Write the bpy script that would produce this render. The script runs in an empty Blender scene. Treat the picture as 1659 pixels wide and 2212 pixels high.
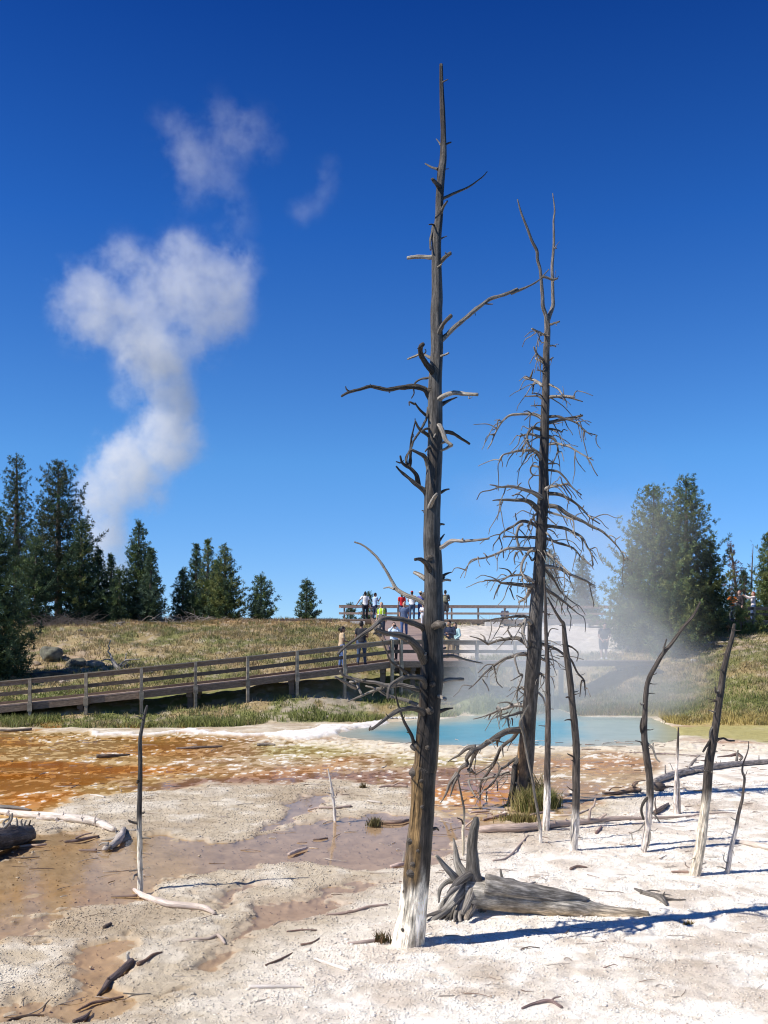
import bpy, math, random
import numpy as np
from mathutils import Vector

random.seed(7)
rng = np.random.default_rng(7)
SC = bpy.context.scene
COL = SC.collection
R = math.radians

# ------------------------------------------------------------------ camera, sky, sun, exposure
CAM_H = 2.75                      # standing on a low boardwalk
F_D, CX_D, HZ_D = 2125.0, 829.5, 1400.0   # focal length, centre column and horizon row, on a 1659 x 2212 picture
cam = bpy.data.cameras.new('camera')
cam.sensor_fit = 'VERTICAL'
cam.sensor_height = 36.0
cam.sensor_width = 27.0
cam.lens = 36.0 * F_D / 2212.0
cam.shift_y = (HZ_D - 1106.0) / 2212.0
cam.clip_start = 0.1
cam.clip_end = 4000
camo = bpy.data.objects.new('camera', cam)
COL.objects.link(camo)
camo.location = (0, 0, CAM_H)
camo.rotation_euler = (R(90), 0, 0)
SC.camera = camo

SUN_EL = 48.0
SHADOW_AZ = 20.0                  # shadows run to +X and a little away from the camera
a = R(SHADOW_AZ)
SUN_DIR = Vector((-math.cos(a) * math.cos(R(SUN_EL)), -math.sin(a) * math.cos(R(SUN_EL)), math.sin(R(SUN_EL))))
sun = bpy.data.lights.new('sun', 'SUN')
sun.energy = 4.6
sun.angle = R(0.53)
sun.color = (1.0, 0.955, 0.88)
suno = bpy.data.objects.new('sun', sun)
COL.objects.link(suno)
suno.location = (-30, -10, 40)
suno.rotation_euler = SUN_DIR.to_track_quat('Z', 'Y').to_euler()

world = bpy.data.worlds.new('World')
SC.world = world
world.use_nodes = True
wn = world.node_tree
wn.nodes.clear()
wo = wn.nodes.new('ShaderNodeOutputWorld')
bg = wn.nodes.new('ShaderNodeBackground')
sky = wn.nodes.new('ShaderNodeTexSky')
sky.sky_type = 'NISHITA'
sky.sun_disc = False
sky.sun_elevation = R(SUN_EL)
sky.sun_rotation = math.atan2(SUN_DIR.x, SUN_DIR.y)
sky.altitude = 2400
sky.air_density = 1.0
sky.dust_density = 0.15
sky.ozone_density = 3.0
# the thin high-altitude air of the place: deeper blue overhead, paler towards the horizon
wtc = wn.nodes.new('ShaderNodeTexCoord')
wsep = wn.nodes.new('ShaderNodeSeparateXYZ')
wn.links.new(wtc.outputs['Generated'], wsep.inputs[0])
wr = wn.nodes.new('ShaderNodeValToRGB')
els = wr.color_ramp.elements
while len(els) < 6: els.new(0.5)
for e_, (p_, c_) in zip(els, [(0.0, (.47, .64, .88)), (0.052, (.455, .633, .873)), (0.185, (.37, .70, .97)), (0.39, (.13, .455, .94)), (0.55, (.046, .26, .72)), (0.80, (.055, .17, .38))]):
    e_.position = p_; e_.color = (*c_, 1)
wn.links.new(wsep.outputs['Z'], wr.inputs[0])
wmul = wn.nodes.new('ShaderNodeMix'); wmul.data_type = 'RGBA'; wmul.blend_type = 'MULTIPLY'; wmul.inputs[0].default_value = 1.0
wn.links.new(sky.outputs[0], wmul.inputs[6]); wn.links.new(wr.outputs[0], wmul.inputs[7])
wn.links.new(wmul.outputs[2], bg.inputs['Color'])
bg.inputs['Strength'].default_value = 0.1275
wn.links.new(bg.outputs[0], wo.inputs['Surface'])

SC.view_settings.view_transform = 'Standard'
SC.view_settings.look = 'None'
SC.view_settings.exposure = 0.35
SC.view_settings.gamma = 1.0
SC.render.engine = 'CYCLES'
SC.cycles.use_denoising = True
SC.cycles.filter_width = 1.1
SC.cycles.max_bounces = 8
SC.cycles.transparent_max_bounces = 12
SC.cycles.volume_bounces = 3
SC.cycles.volume_step_rate = 1.0
SC.cycles.volume_max_steps = 256

# ------------------------------------------------------------------ helpers
def tag(o, label=None, cat=None, group=None, kind=None):
    if label: o['label'] = label
    if cat: o['category'] = cat
    if group: o['group'] = group
    if kind: o['kind'] = kind
    return o

def thing(name, label, cat, loc=(0, 0, 0), group=None):
    o = bpy.data.objects.new(name, None)
    o.empty_display_size = 0.2
    COL.objects.link(o)
    o.location = loc
    return tag(o, label, cat, group)

def h3(ix, iy, iz, seed):
    n = (ix * 374761393 + iy * 668265263 + iz * 2147483647 + seed * 1442695041).astype(np.int64)
    n = (n ^ (n >> 13)) * 1274126177
    n = n & 0x7fffffff
    n = (n ^ (n >> 16)) * 60493
    return ((n & 0xffffff) / float(0xffffff))

def vn(x, y, z=None, seed=0):
    x = np.asarray(x, float); y = np.asarray(y, float)
    z = np.zeros_like(x) if z is None else np.asarray(z, float)
    xi = np.floor(x); yi = np.floor(y); zi = np.floor(z)
    fx, fy, fz = x - xi, y - yi, z - zi
    fx = fx * fx * (3 - 2 * fx); fy = fy * fy * (3 - 2 * fy); fz = fz * fz * (3 - 2 * fz)
    xi = xi.astype(np.int64); yi = yi.astype(np.int64); zi = zi.astype(np.int64)
    r = 0
    for dz in (0, 1):
        wz = fz if dz else 1 - fz
        if dz and not np.any(fz): continue
        for dy in (0, 1):
            wy = fy if dy else 1 - fy
            for dx in (0, 1):
                wx = fx if dx else 1 - fx
                r = r + h3(xi + dx, yi + dy, zi + dz, seed) * wx * wy * wz
    return r

def fbm(x, y, z=None, seed=0, octv=4):
    s = 0; amp = 0.5; tot = 0
    for k in range(octv):
        s = s + amp * vn(x * 2 ** k + 17.3 * k, y * 2 ** k - 9.1 * k, None if z is None else z * 2 ** k, seed + k)
        tot += amp; amp *= 0.5
    return s / tot

def sstep(a, b, x):
    t = np.clip((x - a) / (b - a), 0, 1)
    return t * t * (3 - 2 * t)

def fast_mesh(name, V, quads=None, tris=None, col=None, tc=None, smooth=True):
    me = bpy.data.meshes.new(name)
    V = np.asarray(V, np.float32)
    q = np.zeros((0, 4), np.int32) if quads is None or len(quads) == 0 else np.asarray(quads, np.int32)
    t = np.zeros((0, 3), np.int32) if tris is None or len(tris) == 0 else np.asarray(tris, np.int32)
    me.vertices.add(len(V))
    me.vertices.foreach_set('co', V.ravel())
    nl = q.size + t.size
    me.loops.add(nl)
    me.loops.foreach_set('vertex_index', np.concatenate([q.ravel(), t.ravel()]).astype(np.int32))
    npoly = len(q) + len(t)
    me.polygons.add(npoly)
    st = np.concatenate([np.arange(len(q)) * 4, len(q) * 4 + np.arange(len(t)) * 3]).astype(np.int32)
    me.polygons.foreach_set('loop_start', st)
    me.polygons.foreach_set('use_smooth', np.full(npoly, smooth, bool))
    if col is not None:
        c = np.asarray(col, np.float32)
        if c.shape[1] == 3: c = np.concatenate([c, np.ones((len(c), 1), np.float32)], 1)
        at = me.color_attributes.new('Col', 'FLOAT_COLOR', 'POINT')
        at.data.foreach_set('color', c.ravel())
    if tc is not None:
        at = me.attributes.new('tc', 'FLOAT_VECTOR', 'POINT')
        at.data.foreach_set('vector', np.asarray(tc, np.float32).ravel())
    me.update(calc_edges=True)
    return me

class MB:
    """collects shapes (world coordinates) and links them as one mesh object"""
    def __init__(self):
        self.V = []; self.Q = []; self.T = []; self.C = []; self.TC = []; self.n = 0
    def add(self, V, Q=None, T=None, C=None, TC=None):
        V = np.asarray(V, float)
        self.V.append(V)
        if Q is not None and len(Q): self.Q.append(np.asarray(Q) + self.n)
        if T is not None and len(T): self.T.append(np.asarray(T) + self.n)
        if C is None: C = (0.5, 0.5, 0.5)
        C = np.asarray(C, float)
        if C.ndim == 1: C = np.tile(C, (len(V), 1))
        self.C.append(C)
        self.TC.append(V if TC is None else np.asarray(TC, float))
        self.n += len(V)
        return self
    def box(self, p0, p1, C=None, rot=0, about=None):
        x0, y0, z0 = p0; x1, y1, z1 = p1
        V = np.array([[x0, y0, z0], [x1, y0, z0], [x1, y1, z0], [x0, y1, z0], [x0, y0, z1], [x1, y0, z1], [x1, y1, z1], [x0, y1, z1]], float)
        if rot:
            c = np.array(about if about is not None else V.mean(0)); d = V - c
            V = V.copy(); V[:, 0] = c[0] + d[:, 0] * math.cos(rot) - d[:, 1] * math.sin(rot); V[:, 1] = c[1] + d[:, 0] * math.sin(rot) + d[:, 1] * math.cos(rot)
        Q = [[0, 3, 2, 1], [4, 5, 6, 7], [0, 1, 5, 4], [1, 2, 6, 5], [2, 3, 7, 6], [3, 0, 4, 7]]
        return self.add(V, Q, None, C)
    def beam(self, a, b, w, h, C=None, up=(0, 0, 1), dup=0.0):
        """bar from a to b, w across, h along up"""
        a = Vector(a); b = Vector(b); d = (b - a); L = d.length; d.normalize()
        u = Vector(up); s = d.cross(u).normalized(); u = s.cross(d).normalized()
        V = []
        for t in (0, 1):
            p = a if t == 0 else b
            for (i, j) in ((-1, -1), (1, -1), (1, 1), (-1, 1)):
                V.append(p + s * (i * w / 2) + u * (j * h / 2 + dup))
        V = np.array([tuple(v) for v in V])
        Q = [[0, 1, 2, 3], [7, 6, 5, 4], [0, 4, 5, 1], [1, 5, 6, 2], [2, 6, 7, 3], [3, 7, 4, 0]]
        k = random.random() * 50
        TC = [(-1, -1, k), (1, -1, k), (1, 1, k), (-1, 1, k), (-1, -1, k + L), (1, -1, k + L), (1, 1, k + L), (-1, 1, k + L)]
        return self.add(V, Q, None, C, TC)
    def tube(self, pts, rad, seg=8, sub=4, C=(0.3, 0.28, 0.26), knob=0.08, flat=None, tip=True, wob=0.0, nscale=3.0):
        P = np.asarray(pts, float); rad = np.asarray(rad, float)
        n = len(P)
        if rad.ndim == 0: rad = np.full(n, float(rad))
        if len(rad) == 2 and n != 2:
            L = np.concatenate([[0], np.cumsum(np.linalg.norm(np.diff(P, axis=0), axis=1))])
            rad = rad[0] + (rad[1] - rad[0]) * (L / max(L[-1], 1e-9)) ** 0.8
        if n >= 3 and sub > 1:
            Pe = np.vstack([2 * P[0] - P[1], P, 2 * P[-1] - P[-2]])
            out = []; ro = []
            for i in range(n - 1):
                p0, p1, p2, p3 = Pe[i], Pe[i + 1], Pe[i + 2], Pe[i + 3]
                for k in range(sub):
                    t = k / sub
                    out.append(0.5 * ((2 * p1) + (-p0 + p2) * t + (2 * p0 - 5 * p1 + 4 * p2 - p3) * t * t + (-p0 + 3 * p1 - 3 * p2 + p3) * t ** 3))
                    ro.append(rad[i] * (1 - t) + rad[i + 1] * t)
            out.append(P[-1]); ro.append(rad[-1])
            P = np.array(out); rad = np.array(ro)
        elif sub > 1:
            t = np.linspace(0, 1, sub + 1)[:, None]
            P = P[0] * (1 - t) + P[1] * t
            rad = rad[0] * (1 - t[:, 0]) + rad[1] * t[:, 0]
        M = len(P)
        sd = random.random() * 100
        L = np.concatenate([[0], np.cumsum(np.linalg.norm(np.diff(P, axis=0), axis=1))])
        if wob:
            for k in range(3):
                P[:, k] += wob * (vn(L * 6 + sd, np.full(M, 3.1 * k), seed=k) - 0.5) * sstep(0, 0.2, L / max(L[-1], 1e-6))
        T = np.gradient(P, axis=0)
        T /= np.linalg.norm(T, axis=1)[:, None] + 1e-12
        nrm = np.cross(T[0], [0.0, 1.0, 0.13]); 
        if np.linalg.norm(nrm) < 0.1: nrm = np.cross(T[0], [1.0, 0, 0])
        N = np.zeros_like(P)
        for i in range(M):
            nrm = nrm - T[i] * np.dot(nrm, T[i]); nrm /= np.linalg.norm(nrm) + 1e-12
            N[i] = nrm
        B = np.cross(T, N)
        A = np.linspace(0, 2 * math.pi, seg, endpoint=False)
        ca, sa = np.cos(A), np.sin(A)
        fac = np.ones((M, seg))
        if knob:
            g = nscale
            rr = np.maximum(rad, 1e-4)[:, None]
            nz = vn(ca[None] * 1.3 + sd + 0 * rr, sa[None] * 1.3 + 0 * rr, (L / max(rad.max(), 1e-3))[:, None] / g + 0 * ca[None], seed=5) - 0.5
            nz2 = vn(ca[None] * 3 + sd + 0 * rr, sa[None] * 3 + 0 * rr, (L / max(rad.max(), 1e-3))[:, None] / (g * .3) + 0 * ca[None], seed=9) - 0.5
            fac = 1 + 2 * knob * nz + knob * 0.8 * nz2
        Rr = rad[:, None] * fac
        V = P[:, None, :] + Rr[:, :, None] * (ca[None, :, None] * N[:, None, :] + sa[None, :, None] * B[:, None, :])
        if flat is not None:
            V[:, :, 2] = P[:, None, 2] + (V[:, :, 2] - P[:, None, 2]) * flat
        tc = np.stack([np.tile(ca, (M, 1)) + sd, np.tile(sa, (M, 1)), np.tile(L[:, None], (1, seg))], 2).reshape(-1, 3)
        V = V.reshape(-1, 3)
        i = np.arange(M - 1)[:, None] * seg; j = np.arange(seg)[None]; jn = (j + 1) % seg
        Q = np.stack([i + j, i + jn, i + seg + jn, i + seg + j], 2).reshape(-1, 4)
        V = np.vstack([V, P[0], P[-1] + T[-1] * rad[-1] * (0.5 if tip else 0.0)])
        tc = np.vstack([tc, [sd, 0, 0], [sd, 0, L[-1]]])
        b0, b1 = len(V) - 2, len(V) - 1
        Tt = np.vstack([np.stack([np.full(seg, b0), jn[0], j[0]], 1), np.stack([np.full(seg, b1), (M - 1) * seg + j[0], (M - 1) * seg + jn[0]], 1)])
        if callable(C): C = C(V)
        self.add(V, Q, Tt, C, tc)
        return self
    def build(self, name, mat, parent=None, smooth=True):
        V = np.vstack(self.V)
        if parent is not None:
            loc = np.array(parent.location); pp = parent.parent
            while pp is not None:
                loc = loc + np.array(pp.location); pp = pp.parent
            V = V - loc
        me = fast_mesh(name, V, np.vstack(self.Q) if self.Q else None, np.vstack(self.T) if self.T else None, np.vstack(self.C), np.vstack(self.TC), smooth)
        me.materials.append(mat)
        o = bpy.data.objects.new(name, me)
        COL.objects.link(o)
        if parent is not None: o.parent = parent
        return o

# a picture position (1659-wide grid) at a distance Y in metres -> a point of the place
def at(px, py, Y):
    return np.array([(px - CX_D) / F_D * Y, Y, CAM_H + (HZ_D - py) / F_D * Y])
def gY(py):
    return CAM_H * F_D / (py - HZ_D)

# ------------------------------------------------------------------ materials
def new_mat(name):
    m = bpy.data.materials.new(name); m.use_nodes = True
    nt = m.node_tree; nt.nodes.clear()
    out = nt.nodes.new('ShaderNodeOutputMaterial')
    return m, nt, out
def N(nt, typ, **kw):
    n = nt.nodes.new(typ)
    for k, v in kw.items(): setattr(n, k, v)
    return n
def noise_node(nt, scale, detail=4, rough=0.55, vec=None):
    n = N(nt, 'ShaderNodeTexNoise'); n.inputs['Scale'].default_value = scale; n.inputs['Detail'].default_value = detail; n.inputs['Roughness'].default_value = rough
    if vec is not None: nt.links.new(vec, n.inputs['Vector'])
    return n
def ramp(nt, src, stops):
    r = N(nt, 'ShaderNodeValToRGB')
    e = r.color_ramp.elements
    while len(e) < len(stops): e.new(0.5)
    for i, (p, c) in enumerate(stops):
        e[i].position = p; e[i].color = (*c, 1) if len(c) == 3 else c
    nt.links.new(src, r.inputs[0])
    return r
def mixc(nt, fac, a, b, mode='MIX'):
    m = N(nt, 'ShaderNodeMix', data_type='RGBA', blend_type=mode)
    for s, v in ((0, fac), (6, a), (7, b)):
        if isinstance(v, (int, float)): m.inputs[s].default_value = v
        elif isinstance(v, tuple): m.inputs[s].default_value = (*v, 1)
        else: nt.links.new(v, m.inputs[s])
    return m.outputs[2]
def math_node(nt, op, a, b=None):
    m = N(nt, 'ShaderNodeMath', operation=op)
    for s, v in ((0, a), (1, b)):
        if v is None: continue
        if isinstance(v, (int, float)): m.inputs[s].default_value = v
        else: nt.links.new(v, m.inputs[s])
    return m.outputs[0]

def mat_wood(name='weathered_wood', bump=0.5, contrast=1.0, tint=(1.04, 1.0, 0.94)):
    m, nt, out = new_mat(name)
    b = N(nt, 'ShaderNodeBsdfPrincipled'); nt.links.new(b.outputs[0], out.inputs['Surface'])
    at_ = N(nt, 'ShaderNodeAttribute', attribute_name='Col')
    tc = N(nt, 'ShaderNodeAttribute', attribute_name='tc')
    mp = N(nt, 'ShaderNodeMapping'); nt.links.new(tc.outputs['Vector'], mp.inputs['Vector']); mp.inputs['Scale'].default_value = (1, 1, 0.5)
    n1 = noise_node(nt, 5.5, 5, 0.65, mp.outputs[0])
    mp2 = N(nt, 'ShaderNodeMapping'); nt.links.new(tc.outputs['Vector'], mp2.inputs['Vector']); mp2.inputs['Scale'].default_value = (1, 1, 3)
    n2 = noise_node(nt, 2.0, 5, 0.65, mp2.outputs[0])
    k = 0.75 * contrast
    r1 = ramp(nt, n1.outputs[0], [(0.28, (1 - k,) * 3), (0.5, (0.95,) * 3), (0.75, (1 + 0.55 * contrast,) * 3)])
    r2 = ramp(nt, n2.outputs[0], [(0.36, (1 - .5 * contrast, 1 - .52 * contrast, 1 - .55 * contrast)), (0.5, (1.0, 1.0, 1.0)), (0.64, (1 + .75 * contrast,) * 3)])
    c = mixc(nt, 1.0, at_.outputs['Color'], r1.outputs[0], 'MULTIPLY')
    c = mixc(nt, 1.0, c, r2.outputs[0], 'MULTIPLY')
    mp3 = N(nt, 'ShaderNodeMapping'); nt.links.new(tc.outputs['Vector'], mp3.inputs['Vector']); mp3.inputs['Scale'].default_value = (1.6, 1.6, 0.35)
    n3 = noise_node(nt, 14, 3, 0.6, mp3.outputs[0])
    r3 = ramp(nt, n3.outputs[0], [(0.36, (0.35,) * 3), (0.46, (1.0,) * 3)])
    c = mixc(nt, 0.7 * contrast, c, mixc(nt, 1.0, c, r3.outputs[0], 'MULTIPLY'))
    c = mixc(nt, 1.0, c, tint, 'MULTIPLY')
    nt.links.new(c, b.inputs['Base Color'])
    b.inputs['Roughness'].default_value = 0.5
    b.inputs['Specular IOR Level'].default_value = 0.3
    bp = N(nt, 'ShaderNodeBump'); bp.inputs['Strength'].default_value = bump; bp.inputs['Distance'].default_value = 0.03
    nt.links.new(n1.outputs[0], bp.inputs['Height']); nt.links.new(bp.outputs[0], b.inputs['Normal'])
    return m

def mat_attr(name, rough=0.8, nscale=0, namp=0.3, bump=0.0, spec=0.3, transl=0.0):
    m, nt, out = new_mat(name)
    b = N(nt, 'ShaderNodeBsdfPrincipled')
    at_ = N(nt, 'ShaderNodeAttribute', attribute_name='Col')
    c = at_.outputs['Color']
    if nscale:
        g = N(nt, 'ShaderNodeNewGeometry')
        n = noise_node(nt, nscale, 5, 0.6, g.outputs['Position'])
        r = ramp(nt, n.outputs[0], [(0.3, (1 - namp,) * 3), (0.7, (1 + namp,) * 3)])
        c = mixc(nt, 1.0, c, r.outputs[0], 'MULTIPLY')
        if bump:
            bp = N(nt, 'ShaderNodeBump'); bp.inputs['Strength'].default_value = bump; bp.inputs['Distance'].default_value = 0.03
            nt.links.new(n.outputs[0], bp.inputs['Height']); nt.links.new(bp.outputs[0], b.inputs['Normal'])
    nt.links.new(c, b.inputs['Base Color'])
    b.inputs['Roughness'].default_value = rough
    b.inputs['Specular IOR Level'].default_value = spec
    if transl:
        t = N(nt, 'ShaderNodeBsdfTranslucent'); nt.links.new(c, t.inputs['Color'])
        mx = N(nt, 'ShaderNodeMixShader'); mx.inputs[0].default_value = transl
        nt.links.new(b.outputs[0], mx.inputs[1]); nt.links.new(t.outputs[0], mx.inputs[2])
        nt.links.new(mx.outputs[0], out.inputs['Surface'])
    else:
        nt.links.new(b.outputs[0], out.inputs['Surface'])
    return m

def mat_plain(name, col, rough=0.8, nscale=0, namp=0.25, spec=0.3):
    m, nt, out = new_mat(name)
    b = N(nt, 'ShaderNodeBsdfPrincipled'); nt.links.new(b.outputs[0], out.inputs['Surface'])
    if nscale:
        tcn = N(nt, 'ShaderNodeTexCoord')
        n = noise_node(nt, nscale, 4, 0.6, tcn.outputs['Object'])
        r = ramp(nt, n.outputs[0], [(0.3, tuple(v * (1 - namp) for v in col)), (0.7, tuple(min(1, v * (1 + namp)) for v in col))])
        nt.links.new(r.outputs[0], b.inputs['Base Color'])
    else:
        b.inputs['Base Color'].default_value = (*col, 1)
    b.inputs['Roughness'].default_value = rough
    b.inputs['Specular IOR Level'].default_value = spec
    return m

def mat_ground():
    m, nt, out = new_mat('sinter_ground')
    b = N(nt, 'ShaderNodeBsdfPrincipled'); nt.links.new(b.outputs[0], out.inputs['Surface'])
    at_ = N(nt, 'ShaderNodeAttribute', attribute_name='Col')
    g = N(nt, 'ShaderNodeNewGeometry')
    n1 = noise_node(nt, 28, 5, 0.7, g.outputs['Position'])
    n2 = noise_node(nt, 3.0, 5, 0.6, g.outputs['Position'])
    n3 = noise_node(nt, 90, 3, 0.6, g.outputs['Position'])
    dry = math_node(nt, 'SUBTRACT', 1.0, at_.outputs['Alpha'])
    r1 = ramp(nt, n1.outputs[0], [(0.25, (0.70, 0.67, 0.62)), (0.42, (1.0, 1.0, 1.0)), (0.8, (1.10, 1.09, 1.07))])
    r2 = ramp(nt, n2.outputs[0], [(0.3, (0.82, 0.79, 0.74)), (0.65, (1.08, 1.08, 1.08))])
    c1 = mixc(nt, dry, (1.0, 1.0, 1.0), r1.outputs[0])
    c = mixc(nt, 1.0, at_.outputs['Color'], c1, 'MULTIPLY')
    c = mixc(nt, 1.0, c, r2.outputs[0], 'MULTIPLY')
    nt.links.new(c, b.inputs['Base Color'])
    rr = math_node(nt, 'MULTIPLY_ADD', at_.outputs['Alpha'], -0.35); 
    rr.node.inputs[2].default_value = 0.9
    nt.links.new(rr, b.inputs['Roughness'])
    b.inputs['Specular IOR Level'].default_value = 0.25
    h = math_node(nt, 'ADD', n1.outputs[0], math_node(nt, 'MULTIPLY', n3.outputs[0], 0.7))
    bp = N(nt, 'ShaderNodeBump'); bp.inputs['Distance'].default_value = 0.03
    nt.links.new(math_node(nt, 'MULTIPLY', dry, 0.6), bp.inputs['Strength'])
    nt.links.new(h, bp.inputs['Height']); nt.links.new(bp.outputs[0], b.inputs['Normal'])
    return m

def mat_film():
    m, nt, out = new_mat('shallow_water')
    g = N(nt, 'ShaderNodeNewGeometry')
    mp = N(nt, 'ShaderNodeMapping'); nt.links.new(g.outputs['Position'], mp.inputs['Vector']); mp.inputs['Scale'].default_value = (1.0, 0.6, 1)
    n = noise_node(nt, 5.0, 4, 0.6, mp.outputs[0])
    bp = N(nt, 'ShaderNodeBump'); bp.inputs['Strength'].default_value = 0.12; bp.inputs['Distance'].default_value = 0.012
    nt.links.new(n.outputs[0], bp.inputs['Height'])
    gl = N(nt, 'ShaderNodeBsdfGlossy'); gl.inputs['Roughness'].default_value = 0.06
    gl.inputs['Color'].default_value = (0.85, 0.82, 0.78, 1)
    nt.links.new(bp.outputs[0], gl.inputs['Normal'])
    tr = N(nt, 'ShaderNodeBsdfTransparent'); tr.inputs['Color'].default_value = (0.93, 0.88, 0.82, 1)
    fr = N(nt, 'ShaderNodeFresnel'); fr.inputs['IOR'].default_value = 1.2
    nt.links.new(bp.outputs[0], fr.inputs['Normal'])
    mx = N(nt, 'ShaderNodeMixShader'); nt.links.new(fr.outputs[0], mx.inputs[0]); nt.links.new(tr.outputs[0], mx.inputs[1]); nt.links.new(gl.outputs[0], mx.inputs[2])
    nt.links.new(mx.outputs[0], out.inputs['Surface'])
    return m

def mat_pool():
    m, nt, out = new_mat('hot_spring_water')
    b = N(nt, 'ShaderNodeBsdfPrincipled'); nt.links.new(b.outputs[0], out.inputs['Surface'])
    at_ = N(nt, 'ShaderNodeAttribute', attribute_name='Col')
    g = N(nt, 'ShaderNodeNewGeometry')
    n = noise_node(nt, 1.1, 5, 0.6, g.outputs['Position'])
    r = ramp(nt, n.outputs[0], [(0.3, (0.9, 0.92, 0.92)), (0.7, (1.08, 1.08, 1.08))])
    c = mixc(nt, 1.0, at_.outputs['Color'], r.outputs[0], 'MULTIPLY')
    nt.links.new(c, b.inputs['Base Color'])
    b.inputs['Roughness'].default_value = 0.22; b.inputs['IOR'].default_value = 1.33
    b.inputs['Specular IOR Level'].default_value = 0.4
    n2 = noise_node(nt, 4.0, 4, 0.6, g.outputs['Position'])
    bp = N(nt, 'ShaderNodeBump'); bp.inputs['Strength'].default_value = 0.35; bp.inputs['Distance'].default_value = 0.03
    nt.links.new(n2.outputs[0], bp.inputs['Height']); nt.links.new(bp.outputs[0], b.inputs['Normal'])
    return m

M_GROUND = mat_ground()
M_FILM = mat_film()
M_POOL = mat_pool()
M_WOOD = mat_wood('weathered_wood', 0.8, 1.0)
M_DRIFT = mat_wood('driftwood', 0.5, 0.4)
M_LUMBER = mat_wood('boardwalk_lumber', 0.3, 0.5)
M_NEEDLE = mat_attr('conifer_needles', 0.6, 0, spec=0.25, transl=0.18)
M_GRASS = mat_attr('grass_blades', 0.7, 0, spec=0.2, transl=0.25)
M_STONE = mat_attr('gravel_stone', 0.9, 40, 0.2, 0.3)
M_ROCK = mat_attr('lichen_rock', 0.9, 4, 0.45, 0.9)
M_CONC = mat_plain('concrete', (0.62, 0.60, 0.57), 0.85, 6, 0.15)

# ------------------------------------------------------------------ terrain
YG = np.concatenate([np.arange(0, 100, 0.5), [100, 150, 300, 600, 3000]])
def prof(*kn):
    ys = [k[0] for k in kn] + [80, 95, 150, 300, 600, 3000]
    top = kn[-1][1]
    zs = [k[1] for k in kn] + [top - 0.25, top - 1.0, 1.6, 0, -4, -30]
    return np.interp(YG, ys, zs)
TPX = np.array([-900., -100., 302., 640., 850., 1000., 1200., 1400., 1659., 2500.])
TZ = np.array([
    prof((33, 0), (36, 0.06), (38, .35), (41, 1.1), (45, 2.0), (52, 3.3), (60, 4.3), (66, 4.6)),
    prof((33, 0), (36, 0.06), (38, .35), (41, 1.1), (45, 2.0), (52, 3.3), (60, 4.3), (66, 4.6)),
    prof((33, 0), (35, .1), (36.3, .3), (39, 1.0), (45, 2.2), (52, 3.4), (60, 4.3), (66, 4.6)),
    prof((35.5, 0), (38, .72), (39.5, 1.1), (41.5, 1.62), (46, 2.4), (52, 3.3), (60, 4.3), (66, 4.6)),
    prof((38, 0), (40.5, 1.0), (42.3, 1.68), (47, 2.12), (52, 3.0), (60, 4.1), (66, 4.4)),
    prof((40, 0), (42, .75), (44, 1.2), (47, 1.8), (52, 2.9), (60, 4.05), (66, 4.3)),
    prof((45, 0), (47, .5), (49, 1.1), (53, 2.3), (57, 3.3), (61, 4.05), (66, 4.3)),
    prof((39, 0), (42, .45), (46, 1.3), (52, 2.6), (57, 3.4), (62, 4.0), (66, 4.2)),
    prof((34, 0), (37, .4), (42, 1.5), (48, 2.7), (55, 3.65), (62, 4.3), (66, 4.4)),
    prof((33, 0), (37, .5), (42, 1.6), (48, 2.8), (55, 3.8), (62, 4.4), (66, 4.5)),
])
SHORE_PX = np.array([-900., -100., 302., 640., 850., 1000., 1200., 1400., 1659., 2500.])
SHORE_Y = np.array([33, 33, 33, 35.5, 38, 40, 45, 39, 34, 33.])

def terrain_base(x, y):
    x = np.asarray(x, float); y = np.asarray(y, float)
    px = CX_D + F_D * x / np.maximum(y, 1.0)
    ci = np.clip(np.interp(px, TPX, np.arange(len(TPX))), 0, len(TPX) - 1.001)
    c0 = ci.astype(int); fc = ci - c0; fc = fc * fc * (3 - 2 * fc)
    yi = np.clip(np.interp(y, YG, np.arange(len(YG))), 0, len(YG) - 1.001)
    y0 = yi.astype(int); fy = yi - y0
    def s(c): return TZ[c, y0] * (1 - fy) + TZ[c, y0 + 1] * fy
    return s(c0) * (1 - fc) + s(c0 + 1) * fc
def shore_table():
    global SHORE_PX, SHORE_Y
    q = np.arange(-900, 2501, 20.0); ys = np.arange(30, 60, .05); out = []
    for p_ in q:
        t_ = terrain_base((p_ - CX_D) / F_D * ys, ys); out.append(ys[np.argmax(t_ > .015)])
    SHORE_PX = q; SHORE_Y = np.array(out)
shore_table()
def shore_dist(x, y):
    """metres beyond the shore line (positive on the hillside)"""
    px = CX_D + F_D * x / np.maximum(y, 1.0)
    return y - np.interp(px, SHORE_PX, SHORE_Y)
def hill_bumps(x, y):
    h = (fbm(x * 0.45, y * 0.45, seed=31, octv=4) - 0.5) * 0.55 + (fbm(x * 2.2, y * 2.2, seed=37, octv=3) - 0.5) * 0.12
    return h * sstep(0.0, 3.0, shore_dist(x, y)) * (1 - sstep(90, 140, y))
def hz(x, y):
    return float(terrain_base(np.array([x]), np.array([y]))[0] + hill_bumps(np.array([x]), np.array([y]))[0])
def hill_hit(px, py, y0=33.0, y1=90.0):
    """the hillside point seen at picture position px, py"""
    ys = np.arange(y0, y1, 0.05)
    xs = (px - CX_D) / F_D * ys; zr = CAM_H + (HZ_D - py) / F_D * ys
    zt = terrain_base(xs, ys) + hill_bumps(xs, ys)
    k = np.nonzero(zt >= zr)[0]
    i = k[0] if len(k) else int(np.argmin(zr - zt))
    return np.array([xs[i], ys[i], zt[i]])

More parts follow.
